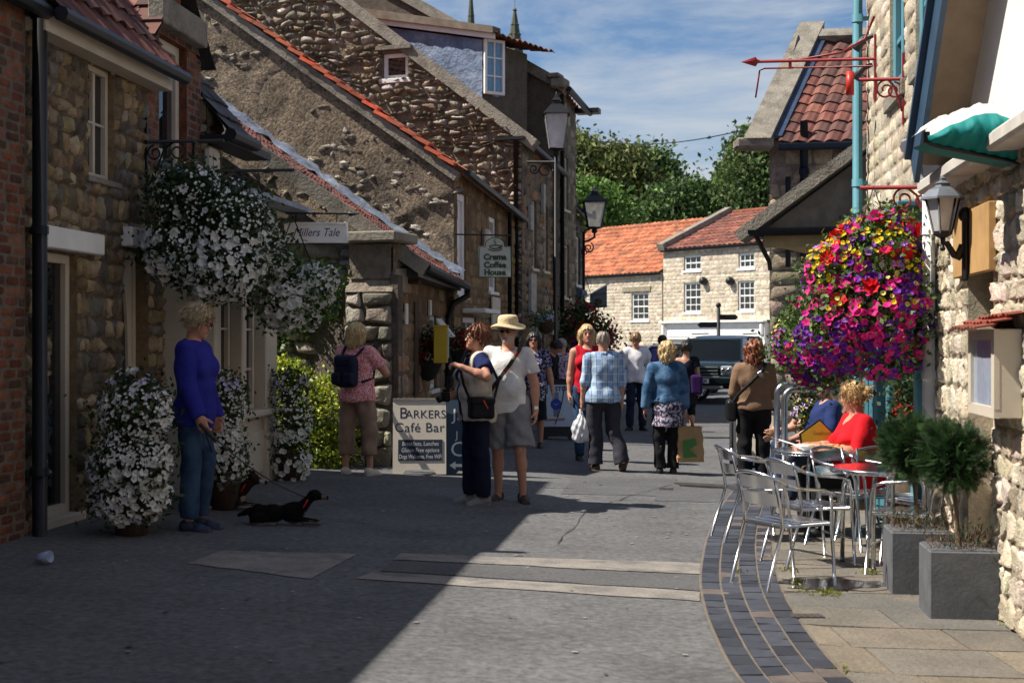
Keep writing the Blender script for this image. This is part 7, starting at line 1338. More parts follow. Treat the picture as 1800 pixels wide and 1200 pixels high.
for k in range(9):
    t = k / 8; z = -.13 - t * .44; w, d = .15 + .02 * t, .06 + .04 * math.sin(t * math.pi * .6); rows.append([(x * w + .05 + .008 * math.sin(k * 2 + x * 3), y * d + .008 * math.sin(k * 1.7 + y), z) for x, y in ((-1, -1), (-.33, -1.1), (.33, -1.1), (1, -1), (1.03, 0), (1, 1), (.33, 1.1), (-.33, 1.1), (-1, 1), (-1.03, 0), (-1, -1))])
mb.grid(np.array(rows), smooth=False); mb.quad(*[tuple(q) for q in rows[-1][:-1]]); bdy = obj('body', mb, cmat('tan jute', (.42, .27, .13), fine=.15), tb_, world=False)
mb = MB(); mb.quad(*[(x, -.105 - .012, z) for x, z in ((-.06, -.3), (.1, -.27), (.12, -.35), (.02, -.41), (.13, -.5), (-.05, -.52))], col=(.06, .2, .05)); mb.add([(x, .112, z) for x, z in ((-.03, -.29), (.1, -.27), (.11, -.35), (-.05, -.36))], [[0, 1, 2, 3]], (.06, .2, .05)); mb.add([(x, .112, z) for x, z in ((-.05, -.4), (.12, -.48), (.12, -.53), (-.07, -.53))], [[0, 1, 2, 3]], (.06, .2, .05))
text_mesh('for life', .085, (.03, .113, -.22), (-1, 0, 0), (0, 0, 1), (0, 1, 0), .002, mb, (.02, .02, .02), shear=.2); text_mesh('best', .05, (.03, .114, -.38), (-1, 0, 0), (0, 0, 1), (0, 1, 0), .002, mb, (.02, .02, .02)); obj('print', mb, COLM, bdy, world=False)
mb = MB()
for y in (-.05, .05): mb.tube([(-.03, y, -.14), (-.02, y * .5, -.05), (0, y * .2, .0), (.03, y * .2, .0), (.08, y * .5, -.05), (.1, y, -.14)], .01, n=6)
obj('handle', mb, cmat('tan webbing', (.36, .22, .11)), tb_, world=False)
pbg = local_thing('shoulder_bag', 'dark purple shoulder bag of the woman in black', 'bag', J13); sdf_part('body', lambda F: F.box((-.2, .1, .95), (.1, .09, .17), .04, .01), cmat('purple cloth', (.035, .012, .07)), pbg, .012, folds(9, .008, 14), world=False); mb = MB(); mb.tube([(-.2, .08, 1.1), (-.17, .06, 1.3), (-.14, .01, 1.44)], .014, n=6); obj('strap', mb, BLK, pbg, world=False)
hb = local_thing('handbag', 'black handbag with a long strap across the brown jacket', 'bag', J14)
sdf_part('body', lambda F: F.box((.27, -.02, .88), (.06, .11, .13), .04, .01), mat('black leather', (.012, .012, .013), rough=.35, var=.2, vs=8), hb, .009, folds(10, .006, 16), world=False)
mb = MB(); pts = [J14['T'](q) for q in ((.25, .06, .99), (.2, .16, 1.08), (.06, .178, 1.22), (-.08, .165, 1.36), (-.13, .09, 1.45), (-.1, -.06, 1.44), (.1, -.2, 1.2), (.26, -.1, 1.0))]; mb.tube(pts, .02, n=6); obj('strap', mb, BLK, hb, world=False)
mb = MB(); mb.box(Vector(pts[3]) + Vector((.02, .025, -.03)), (.05, .012, .06), M=Matrix.Rotation(.6, 3, 'Y'), bev=.003); obj('buckle', mb, STEEL, hb, world=False)
# dogs and their leads
def dog(label, px, py, theta, s, colour, white, lying=False, ears='up', seed=0, nm=None):
    p = gr(px, py); t = thing('dog', label, 'dog', p, R(theta), scale=s); F = Field(); h = .16 if lying else .36
    F.ell((0, .16, h), (.11, .2, .13), .05); F.ell((0, -.14, h + .01), (.115, .17, .15), .06); F.ell((0, .34, h + .0), (.1, .12, .13), .05); F.cap((0, -.24, h + .06), (0, -.38, h + .2), .085, .065, .05)
    hd = A3(0, -.44, h + .25); F.ell(hd, (.075, .085, .075), .03); F.cap(hd + A3(0, -.05, -.02), hd + A3(0, -.16, -.045), .045, .026, .025); F.ell(hd + A3(0, -.172, -.03), (.018, .014, .014), .006)
    for sx in (-1, 1):
        if ears == 'up': F.cap(hd + A3(.05 * sx, .02, .04), hd + A3(.075 * sx, .03, .15), .035, .01, .015)
        else: F.cap(hd + A3(.06 * sx, .01, .04), hd + A3(.1 * sx, -.01, -.05), .03, .025, .015)
        if lying:
            F.cap((.08 * sx, -.22, .09), (.09 * sx, -.3, .05), .05, .04, .03); F.cap((.09 * sx, -.3, .045), (.09 * sx, -.5, .03), .035, .03, .02); F.ell((.13 * sx, .32, .09), (.06, .13, .09), .03); F.cap((.13 * sx, .28, .035), (.14 * sx, .1, .03), .035, .03, .02)
        else:
            F.cap((.07 * sx, -.2, h - .04), (.07 * sx, -.19, .19), .05, .034, .03); F.cap((.07 * sx, -.19, .19), (.07 * sx, -.2, .04), .032, .026, .02); F.ell((.07 * sx, -.23, .025), (.03, .045, .026), .01); F.cap((.07 * sx, .36, h - .03), (.08 * sx, .3, .24), .075, .05, .03); F.cap((.08 * sx, .3, .24), (.08 * sx, .41, .13), .045, .027, .02); F.cap((.08 * sx, .41, .13), (.08 * sx, .38, .04), .026, .024, .015); F.ell((.08 * sx, .35, .025), (.03, .045, .026), .01)
    F.cap((0, .44, h + .05), (0, .6, h - .02 if lying else h + .16), .045, .025, .03)
    V, Q = F.mesh(.011, folds(seed, .008, 40, .8)); 
    def fc(P):
        c = np.tile(np.array(colour, float), (len(P), 1)) * (.8 + .4 * np.random.default_rng(1).random((len(P), 1)))
        c[(P[:, 1] < hd[1] - .09) & (P[:, 2] < hd[2] + .0)] = white; c[(np.abs(P[:, 0]) < .07) & (P[:, 1] < -.27) & (P[:, 2] < h + .02) & (P[:, 2] > .1)] = white; c[P[:, 2] < .055] = white; c[(P[:, 1] < hd[1] - .155)] = (.01, .01, .01)
        for sx in (-1, 1): c[np.linalg.norm(P - (hd + A3(.04 * sx, -.07, .02)), axis=1) < .014] = (.005, .005, .005)
        return c
    mb = MB(); colored(mb, V, Q, fc); obj('body', mb, mat('dog coat', attr=True, rough=.95, spec=.1, var=.3, vs=30, bump=1, bs=90), t, world=False)
    mb = MB(); mb.tube([A3(0, -.31, h + .13) + .095 * (A3(math.cos(a), 0, 0) + A3(0, -.45, .8) * -math.sin(a)) for a in np.linspace(0, 6.283, 18, endpoint=False)], .012, n=6, closed=True); obj('collar', mb, mat('red collar', (.5, .02, .02)), t, world=False)
    return WM(t) @ Vector((0, -.3, h + .22))
d1 = dog('small tan and black dog with pricked ears lying beside the flower planter', 392, 893, 84, .64, (.025, .018, .013), (.4, .33, .27), True, 'up', 1)
d2_ = dog('black dog with a white muzzle and red collar lying on the shaded road', 497, 922, 96, .6, (.006, .006, .006), (.14, .12, .11), True, 'flop', 2)
h1 = grip(J1, 'R', .09)
for k, (e, lab) in enumerate(((d2_, 'taut dark lead from the woman in blue to the black dog'), (d1, 'slack dark lead from the woman in blue to the lying dog'))):
    mb = MB(); pts = [Vector(h1).lerp(e, u) - Z * (.06 if k == 0 else .16) * math.sin(math.pi * u) for u in np.linspace(0, 1, 12)]; mb.tube(pts, .007, n=5)
    if k == 0: mb.tube([h1 + Vector((-.03, -.01, .04)), h1 + Vector((.1, 0, -.1))], .018, n=8)
    tag(obj('dog_lead', mb, mat('grey lead webbing', (.05, .05, .055), rough=.5)), lab, 'dog lead', 'dog leads')
# ------------------------------------------------------------------ boards and signs
def aboard(label, x0, x1, top_y, base_y, m, name='a_board', rz=0, frame=None, cut=True):
    c = gr((x0 + x1) / 2, base_y); k = c.y / FPX; w, h = (x1 - x0) * k, (base_y - top_y) * k; t = thing(name, label, 'pavement sign', c, rz)
    lean = .16
    for sg, nm in ((1, 'front_panel'), (-1, 'back_panel')):
        mb = MB(); pts = [(-w / 2, 0), (-w * .32, 0), (-w * .26, h * .06), (w * .26, h * .06), (w * .32, 0), (w / 2, 0), (w / 2, h), (-w / 2, h)] if cut else [(-w / 2, .1), (w / 2, .1), (w / 2, h), (-w / 2, h)]
        vv = norm((0, sg * lean, h)); mb.prism(pts, (0, -sg * lean if sg > 0 else lean, 0), (1, 0, 0), vv, (0, sg, 0), .02); obj(nm, mb, m, t, world=False)
    if frame:
        mb = MB()
        for sg in (1, -1):
            for s in (-1, 1): mb.tube([(s * w / 2, -sg * lean, 0), (s * w / 2, 0, h + .04)], .022, n=4)
            mb.tube([(-w / 2, 0, h + .02), (w / 2, 0, h + .02)], .02, n=4); mb.tube([(-w / 2, -sg * lean * .9, .1), (w / 2, -sg * lean * .9, .1)], .02, n=4)
        obj('frame', mb, frame, t, world=False)
    O_ = Vector((0, -lean - .0006, 0)); V_ = norm((0, lean, h)); N_ = norm((0, -h, lean))
    return t, O_, V_, N_, w, h
IVORY = mat('ivory board', (.66, .6, .5), rough=.5, var=.08, vs=3)
t, O_, V_, N_, w, h = aboard('ivory cafe board with a chalk panel standing by the stone pier', 691, 784, 698, 831, IVORY, rz=.06)
X_ = Vector((1, 0, 0)); dk_ = (.025, .028, .06); mb = MB()
text_mesh('B', h * .21, O_ + V_ * h * .80 - X_ * w * .30, X_, V_, N_, .001, mb, dk_); text_mesh('ARKERS', h * .155, O_ + V_ * h * .785 + X_ * w * .115, X_, V_, N_, .001, mb, dk_); text_mesh('Café Bar', h * .175, O_ + V_ * h * .61, X_, V_, N_, .001, mb, dk_, sx=1.02, font_space=1.05); obj('lettering', mb, COLM, t, world=False)
mb = MB(); mb.prism([(-w * .4, h * .18), (w * .43, h * .18), (w * .43, h * .455), (-w * .4, h * .455)], O_, X_, V_, N_, .006); ch_ = obj('chalk_panel', mb, mat('chalkboard', (.02, .028, .05), rough=.7, var=.2), t, world=False)
mb = MB()
for s, v in (('Breakfasts, Lunches', .40), ('Gluten Free options', .315), ('Dogs Welcome, Free WiFi', .23)): text_mesh(s, h * .078, O_ + V_ * h * v + X_ * w * .015 + N_ * .006, X_, V_, N_, .001, mb, (.6, .62, .62), shear=.1, sx=.66 if len(s) > 20 else .78)
obj('chalk_writing', mb, COLM, ch_, world=False)
t, O_, V_, N_, w, h = aboard('dark slate blue board with white letters and an arrow behind the red haired woman', 785, 872, 692, 834, mat('slate blue board', (.028, .05, .08), rough=.5, var=.1), rz=-.05)
mb = MB(); wt_ = (.7, .7, .68); text_mesh('J.', h * .2, O_ + V_ * h * .75 - X_ * w * .30, X_, V_, N_, .001, mb, wt_); text_mesh('J', h * .13, O_ + V_ * h * .5 - X_ * w * .28, X_, V_, N_, .001, mb, wt_); text_mesh('C', h * .26, O_ + V_ * h * .32 - X_ * w * .26, X_, V_, N_, .001, mb, wt_); a = h * .13
mb.add([tuple(O_ + X_ * x * w + V_ * (a + y * h) + N_ * .001) for x, y in ((-.42, 0), (-.3, .05), (-.3, .018), (.3, .018), (.3, .05), (.42, 0), (.3, -.05), (.3, -.018), (-.3, -.018), (-.3, -.05))], [list(range(10))], wt_); obj('lettering', mb, COLM, t, world=False)
t, O_, V_, N_, w, h = aboard('black framed poster board showing a blue wristwatch', 948, 1012, 664, 772, BLACKP, rz=.05, name='poster_board')
mb = MB(); mb.prism([(-w * .43, h * .22), (w * .43, h * .22), (w * .43, h * .9), (-w * .43, h * .9)], O_, X_, V_, N_, .004); po = obj('poster', mb, mat('pale poster', (.42, .5, .6), rough=.4, var=.1), t, world=False)
mb = MB(); text_mesh('STORM', h * .1, O_ + V_ * h * .83 + X_ * w * .2, X_, V_, N_, .005, mb, (.03, .04, .06), bold=.004); c = O_ + V_ * h * .58 - X_ * w * .05 + N_ * .006
mb.add([tuple(c + X_ * .09 * math.cos(a) + V_ * .09 * math.sin(a)) for a in np.linspace(0, 6.283, 24, endpoint=False)], [list(range(24))], (.02, .04, .3)); mb.add([tuple(c - N_ * .001 + X_ * x + V_ * y) for x, y in ((-.045, -.2), (.045, -.2), (.045, .2), (-.045, .2))], [[0, 1, 2, 3]], (.16, .18, .24)); mb.add([tuple(c + N_ * .002 + X_ * x + V_ * y) for x, y in ((-.05, .02), (0, -.01), (.05, .02), (0, -.002))], [[0, 1, 2, 3]], (.6, .6, .7))
mb.tube([c + V_ * .3 + X_ * .14, c + V_ * .05 + X_ * .1, c - V_ * .1 + X_ * .06, c - V_ * .32 - X_ * .02], .008, (.05, .03, .03), n=4); mb.tube([c - V_ * .25 - X_ * .2, c - V_ * .235 + X_ * .14], .018, (.3, .16, .12), n=5); obj('poster_print', mb, COLM, po, world=False)
t, O_, V_, N_, w, h = aboard('cream menu board in a black frame behind the woman in brown', 1286, 1362, 722, 832, IVORY, rz=-.12, frame=BLACKP, cut=False); mb = MB(); text_mesh('C', h * .2, O_ + V_ * h * .62 - X_ * w * .30, X_, V_, N_, .001, mb, dk_); text_mesh('EAFOOD', h * .13, O_ + V_ * h * .62 + X_ * w * .12, X_, V_, N_, .001, mb, dk_, sx=.7); obj('lettering', mb, COLM, t, world=False)
# hanging sign on the cottage
c = at(556, 409, 15.4); t = thing('hanging_sign', 'long white painted hanging sign with dark script on an iron rod', 'hanging sign', c); k = 15.4 / FPX
mb = MB(); mb.box(c, (112 * k, .03, 36 * k), bev=.004); obj('board', mb, WHITEP, t); mb = MB()
for a, b, w_, h_ in ((0, 16.5, 112, 3), (0, -16.5, 112, 3), (54.5, 0, 3, 30), (-54.5, 0, 3, 30)): mb.box(c + Vector((a * k, -.02, b * k)), (w_ * k, .02, h_ * k))
obj('frame', mb, WHITEP, t)
mb = MB(); text_mesh('Millers Tale', .125, c + Vector((.0, -.016, 0)), (1, 0, 0), Z, (0, -1, 0), .002, mb, (.02, .025, .09), shear=.35, sx=.85)
mb.tube([c + Vector((-.165, -.018, -.03)), c + Vector((-.155, -.018, -.08)), c + Vector((-.09, -.018, -.09))], .004, (.02, .025, .09), n=4); obj('lettering', mb, COLM, t)
mb = MB(); r0, r1 = at(425, 374, 15.4), at(615, 376, 15.4); mb.tube([r0, r1], .011, n=6); mb.lathe([(0, .12), (.028, 0), (.012, -.02)], r1, n=8, M=Matrix.Rotation(R(90), 3, 'Y'))
for px in (520, 592): mb.tube([at(px, 375, 15.4), at(px, 392, 15.4)], .006, n=5)
obj('rod', mb, BLACKP, t)
c = at(870, 455, 22.2); t = thing('hanging_sign', 'pale green hanging coffee house sign with a cup drawing', 'hanging sign', c); k = 22.2 / FPX
arch = [(-28, -32), (28, -32), (28, 22), (17, 22)] + [(17 * math.cos(a), 25 + 13 * math.sin(a)) for a in np.linspace(0, math.pi, 11)] + [(-17, 22), (-28, 22)]
mb = MB(); mb.prism([(a * k, b * k) for a, b in arch], c, (1, 0, 0), Z, (0, 1, 0), .04); obj('board', mb, mat('pale sage board', (.5, .54, .45), rough=.5, var=.08), t)
mb = MB(); P_ = [c + Vector((a * k, -.006, b * k)) for a, b in arch]; mb.tube(P_, .008, n=4, closed=True); obj('edge', mb, mat('dark green paint', (.02, .045, .035)), t)
mb = MB(); gcol = (.02, .05, .035)
for s, b in (('Crema', 3), ('Coffee', -11), ('House', -24)): text_mesh(s, .125, c + Vector((0, -.008, b * k)), (1, 0, 0), Z, (0, -1, 0), .002, mb, gcol, bold=.006, sx=1.02)
cc = c + Vector((0, -.01, 23 * k)); mb.tube([cc + Vector((.085 * math.cos(a), 0, .045 * math.sin(a) * (1 if math.sin(a) < 0 else .25))) for a in np.linspace(0, 6.283, 20, endpoint=False)], .008, gcol, n=4, closed=True); mb.tube([cc + Vector((.08, 0, -.005)), cc + Vector((.115, 0, .015)), cc + Vector((.1, 0, -.03)), cc + Vector((.06, 0, -.035))], .007, gcol, n=4); mb.tube([cc + Vector((-.11, 0, -.05)), cc + Vector((-.04, 0, -.075)), cc + Vector((.04, 0, -.075)), cc + Vector((.11, 0, -.05))], .007, gcol, n=4); mb.tube([cc + Vector((-.01, 0, .02)), cc + Vector((.02, 0, .05)), cc + Vector((-.02, 0, .07)), cc + Vector((.01, 0, .1))], .006, gcol, n=4); obj('lettering', mb, COLM, t)
mb = MB(); mb.tube([at(800, 412, 22.45), at(900, 414, 22.2)], .014, n=6)
for px in (850, 890): mb.tube([at(px, 413, 22.2), at(px, 432, 22.2)], .006, n=5)
obj('rod', mb, BLACKP, t)
fl = [at(x, y, 33) for x, y in ((1037, 517), (1067, 500), (1067, 540), (1037, 542))]; t = thing('banner_sign', 'slanted slate blue banner with a brown bowl at the end house', 'banner', fl[0])
mb = MB(); mb.quad(*fl); mb.quad(*[p + Vector((0, .015, 0)) for p in fl]); cl = obj('cloth', mb, mat('slate blue cloth', (.1, .15, .2), var=.15), t)
mb = MB(); c = at(1052, 530, 32.98); mb.add([tuple(c + Vector((.085 * math.cos(a), 0, .075 * math.sin(a)))) for a in np.linspace(0, 6.283, 18, endpoint=False)], [list(range(18))], (.07, .04, .03)); mb.quad(*[at(x, y, 32.985) for x, y in ((1038, 538), (1066, 537), (1066, 540), (1038, 541.5))], col=(.01, .015, .02)); text_mesh('BARWICK', .075, at(1052, 517.5, 32.98), norm((1, 0, .12)), Z, (0, -1, 0), .002, mb, (.02, .025, .035)); obj('print', mb, COLM, cl)
mb = MB(); mb.tube([at(1020, 527, 33), at(1070, 498.5, 33)], .018, n=6); obj('pole', mb, STEEL, t)
# yellow box on the outhouse wall
c = at(774, 606, 19.1); t = thing('yellow_box', 'yellow metal wall box beside the red flower basket', 'wall box', c); k = 19.1 / FPX
mb = MB(); mb.box(c + Vector((0, .14, 0)), (24 * k, .28, 64 * k), bev=.008); mb.box(c + Vector((0, .14, 33 * k)), (27 * k, .3, .03), bev=.006); yb_ = obj('case', mb, mat('mustard yellow metal', (.5, .34, .015), rough=.4, var=.08), t)
mb = MB(); mb.box(c + Vector((13 * k, .13, 2 * k)), (.014, .2, 50 * k)); obj('label_plate', mb, mat('pale label', (.45, .47, .45), var=.3, vs=12), t)
# ------------------------------------------------------------------ cafe furniture
GY = -.06
def make_table(x, y, label):
    t = thing('cafe_table', label, 'cafe table', (x, y, GY), .3, group='round aluminium cafe tables'); mb = MB()
    mb.lathe([(0, .722), (.36, .722), (.385, .724), (.392, .716), (.39, .69), (.378, .688), (.37, .712), (0, .712)], n=48)
    for k in range(72): a = k / 72 * 6.283; mb.box((.392 * math.cos(a), .392 * math.sin(a), .705), (.004, .016, .02), M=Matrix.Rotation(a, 3, 'Z'))
    obj('table_top', mb, mat('polished aluminium', (.72, .73, .75), rough=.16, metal=1, var=.06, vs=9, aniso=(1, 12, 1)), t, world=False)
    for k in range(4):
        a = k * math.pi / 2 + .785; u = A3(math.cos(a), math.sin(a), 0); mb = MB(); mb.tube([u * .06 + A3(0, 0, .70), u * .2 + A3(0, 0, .695), u * .27 + A3(0, 0, .66), u * .3 + A3(0, 0, .58), u * .31 + A3(0, 0, .012)], .0165, n=8); mb.tube([u * .31 + A3(0, 0, .015), u * .31], .02, (.02, .02, .02), n=8); obj('leg', mb, ALU, t, world=False)
    return t
tx1, tx2 = at(1553, 800, 10.6), at(1438, 800, 12.35); make_table(tx1.x, 10.6, 'nearer round aluminium cafe table with nothing on it'); make_table(tx2.x, 12.35, 'farther round aluminium cafe table with a food tray on it')
ch0 = thing('cafe_chair', 'aluminium cafe chair standing nearest the gutter in front', 'cafe chair', (0, 0, 0), group='slatted aluminium cafe chairs')
mb = MB()
for k in range(5): mb.box((0, -.16 + k * .082, .445 - .004 * abs(k - 2)), (.40, .074, .014), bev=.005)
obj('seat', mb, ALU, ch0, world=False)
for z in (.60, .715):
    mb = MB(); rows = [[(x, .225 + .03 * (1 - (x / .2) ** 2) + (z - .6) * .25 + dz * .25, z + dz) for dz in (-.042, .042)] for x in np.linspace(-.2, .2, 9)]; mb.grid(np.array(rows)); mb.grid(np.array([[(a, b + .008, c_) for a, b, c_ in r_] for r_ in rows])); mb.grid(np.array([[rows[i][1], (rows[i][1][0], rows[i][1][1] + .008, rows[i][1][2])] for i in range(9)])); obj('back_slat', mb, ALU, ch0, world=False)
for sx in (-1, 1):
    mb = MB(); mb.tube([(.215 * sx, -.235, 0), (.222 * sx, -.2, .40), (.235 * sx, -.19, .56), (.25 * sx, -.165, .635), (.262 * sx, -.10, .66), (.268 * sx, .08, .675), (.25 * sx, .2, .70)], .0125, n=8); obj('leg', mb, ALU, ch0, world=False)
    mb = MB(); mb.tube([(.2 * sx, .33, 0), (.2 * sx, .2, .42), (.2 * sx, .215, .52), (.2 * sx, .27, .775)], .0125, n=8); obj('leg', mb, ALU, ch0, world=False)
mb = MB(); mb.tube([(.25 * math.cos(a), .2 + .13 * math.sin(a), .70 + .085 * math.sin(a)) for a in np.linspace(0, math.pi, 14)], .0125, n=8)
for sx in (-1, 1): mb.tube([(.212 * sx, -.205, .425), (.205 * sx, .2, .425)], .011, n=7)
mb.tube([(-.215, -.2, .42), (.215, -.2, .42)], .011, n=7); mb.tube([(-.2, .21, .42), (.2, .21, .42)], .011, n=7); mb.tube([(-.21, -.21, .2), (.21, -.21, .2)], .008, n=6); obj('frame', mb, ALU, ch0, world=False)
def chair_at(px, Y, rz, label, first=False):
    x = (px - 900) / FPX * Y; loc = (x, Y, GY)
    if first: ch0.matrix_basis = Matrix.Translation(Vector(loc)) @ Matrix.Rotation(R(rz), 4, 'Z'); ch0['label'] = label; return ch0
    return dup(ch0, loc, R(rz), label)
chair_at(1384, 9.75, 118, 'aluminium cafe chair nearest the camera, at the edge of the gutter', True)
chair_at(1428, 10.7, 108, 'aluminium cafe chair just behind the nearest one, beside the empty table')
chair_at(1328, 12.0, 98, 'aluminium cafe chair standing alone at the left of the tray table')
chair_at(1562, 11.5, -2, 'aluminium cafe chair tucked behind the empty table')
chair_at(1628, 11.0, -70, 'aluminium cafe chair right of the empty table by the teal shopfront')
chair_at(1598, 12.6, -60, 'aluminium cafe chair behind the seated woman in red, by the teal pipe')
chair_at(1592, 10.25, -118, 'aluminium cafe chair in front of the empty table on the planter side')
chair_at(1500, 11.55, 40, 'aluminium cafe chair between the two tables')
chair_at(1498, 12.45, -84, 'aluminium cafe chair under the woman in the red top')
mb = MB(); tq = thing('bench', 'low wooden bench under the seated man in dark blue', 'bench', (3.4, 15.2, -.0765))
mb.box((3.42, 15.2, .35), (.4, 2.6, .05), bev=.008); obj('seat', mb, WOODM, tq)
for dy in (-1.1, 1.1):
    mb = MB(); mb.box((3.42, 15.2 + dy, .12), (.34, .07, .4), bev=.008); obj('leg', mb, WOODM, tq)
# tray, fork and menu card on the farther table
tt_ = GY + .724; c = Vector((tx2.x + .03, 12.22, tt_)); t = thing('food_tray', 'white polystyrene food tray on the farther cafe table', 'food tray', c, .05); mb = MB()
rows = [[(x * a, y * b, z) for x, y in ((-1, -1), (1, -1), (1, 1), (-1, 1), (-1, -1))] for a, b, z in ((.19, .1, .0), (.245, .13, .045), (.25, .135, .046), (.2, .1, .01), (0, 0, .01))]; mb.grid(np.array(rows), smooth=False); obj('tray', mb, mat('white foam', (.76, .75, .74), rough=.6, var=.04), t, world=False)
mb = MB(); r_ = np.random.default_rng(77)
for k in range(26): mb.ball((r_.uniform(-.15, .15), r_.uniform(-.06, .06), .03 + r_.uniform(0, .02)), (r_.uniform(.02, .04), .012, .012), (.55, .3, .1), n=6, m=4, M=Matrix.Rotation(r_.uniform(0, 3), 3, 'Z'))
obj('chips', mb, mat('fried food', attr=True, rough=.6), t, world=False)
g15 = grip(J15, 'R', .1); mb = MB(); mb.tube([g15, g15 + Vector((-.16, 0, .05))], .006, n=5); mb.box(g15 + Vector((-.19, 0, .06)), (.06, .03, .004), M=Matrix.Rotation(.3, 3, 'Y')); tag(obj('plastic_fork', mb, WHITEP), 'white plastic fork in the hand of the seated woman in red', 'fork')
c = Vector((tx2.x - .02, 12.6, tt_)); k = 12.6 / FPX; t = thing('menu_card', 'yellow menu card with a black border standing on its corner behind the tray', 'menu card', c)
pc = [at(x, y, 12.62) for x, y in ((1407, 785), (1404, 762), (1440, 736), (1472, 768), (1470, 785))]; mb = MB(); mb.prism([(p.x - c.x, p.z - c.z) for p in pc], (0, 0, 0), (1, 0, 0), Z, (0, 1, 0), .012); obj('card', mb, BLACKP, t, world=False); cc = sum(pc, Vector()) / 5
mb = MB(); mb.quad(*[((cc.x + (p.x - cc.x) * .9) - c.x, -.004, (cc.z + (p.z - cc.z) * .9) - c.z) for p in pc], col=(.42, .33, .03)); text_mesh('Seafood', .05, (cc.x - c.x + .03, -.006, cc.z - c.z + .03), (1, 0, 0), Z, (0, -1, 0), .001, mb, (.12, .09, .02)); obj('face', mb, COLM, t, world=False)
# steel hoops
for k, (xl, xr, Y, ty) in enumerate(((1366, 1528, 14.9, 676), (1379, 1532, 14.2, 684))):
    a, b = at(xl, ty, Y), at(xr, ty, Y); mb = MB(); rr = .1; g = -.07
    pts = [(a.x, Y, g)] + [(a.x + rr - rr * math.cos(u), Y, a.z - rr + rr * math.sin(u)) for u in np.linspace(0, math.pi / 2, 7)] + [(b.x - rr + rr * math.sin(u), Y, a.z - rr + rr * math.cos(u)) for u in np.linspace(0, math.pi / 2, 7)] + [(b.x, Y, g)]
    mb.tube(pts, .032, n=12); tag(obj('steel_hoop', mb, STEEL), 'polished steel guard hoop, ' + ('the taller and farther of the pair' if k == 0 else 'the lower and nearer of the pair'), 'guard hoop', 'steel guard hoops')
mb = MB(); c = gr(66, 990); mb.lathe([(0, 0), (.03, 0), (.04, .1), (.036, .1), (.0, .01)], c + Z * .035, n=12, M=Matrix.Rotation(R(80), 3, 'Y') @ Matrix.Rotation(.3, 3, 'X')); tag(obj('paper_cup', mb, mat('blue white cup', (.35, .42, .6))), 'crushed pale paper cup lying by the black downpipe', 'cup')
# road drain
a, b = gr(1192, 852), gr(1288, 857); t = thing('drain_grating', 'long iron drain grating across the road beside the gutter', 'drain', (a.x, a.y, gz(a.x, a.y))); mb = MB(); u = norm(b - a); L = (b - a).length
for k in range(17): mb.box(a + u * (L * (k + .5) / 17) + Z * .012, (.03, .26, .012), M=Matrix.Rotation(.35, 3, 'Z'))
for s in (-.14, .14): mb.box(a + u * L / 2 + Z * .011 + Vector((0, s, 0)), (L, .025, .014), M=Matrix((u, Vector((-u.y, u.x, 0)), Z)).transposed())
obj('bars', mb, mat('rusty iron', (.045, .04, .036), rough=.7, var=.3), t)
# ------------------------------------------------------------------ cars
TYRE = mat('tyre', (.014, .014, .015), rough=.8); CARG = mat('car glass', (.0015, .003, .0035), rough=.06, spec=.35, var=0)
def wheel(t, x, y, r, w):
    mb = MB(); mb.lathe([(r * .6, -w / 2), (r * .93, -w / 2), (r, -w * .35), (r, w * .35), (r * .93, w / 2), (r * .6, w / 2)], (x, y, r), n=28, M=Matrix.Rotation(R(90), 3, 'Y')); o = obj('wheel', mb, TYRE, t, world=False); sg = 1 if x > 0 else -1
    mb = MB(); mb.lathe([(0, w * .36), (r * .15, w * .4), (r * .2, w * .3), (r * .55, w * .34), (r * .62, w * .47), (r * .64, w * .3)], (x, y, r), n=20, M=Matrix.Rotation(R(90 * sg), 3, 'Y'))
    for k in range(5): a = k * 1.2566; mb.box((x + sg * w * .4, y + r * .38 * math.cos(a), r + r * .38 * math.sin(a)), (.03, r * .5, .05), M=Matrix.Rotation(a, 3, 'X'))
    obj('rim', mb, STEEL, o, world=False)
def section(hw, zb, zs, zt, crown=.02, tuck=.9): return [(0, zb), (hw * tuck, zb), (hw * .985, zb + .1), (hw, (zb + zs) / 2), (hw * .985, zs), (hw * .93, zt), (hw * .5, zt + crown * .8), (0, zt + crown)]
def loft(mb, st, col=(.5, .5, .5)):
    rows = []
    for y, pts in st: rows.append([(-a, y, b) for a, b in pts[::-1]][:-1] + [(a, y, b) for a, b in pts])
    mb.grid(np.array(rows)); mb.quad(*rows[0]); mb.quad(*rows[-1])
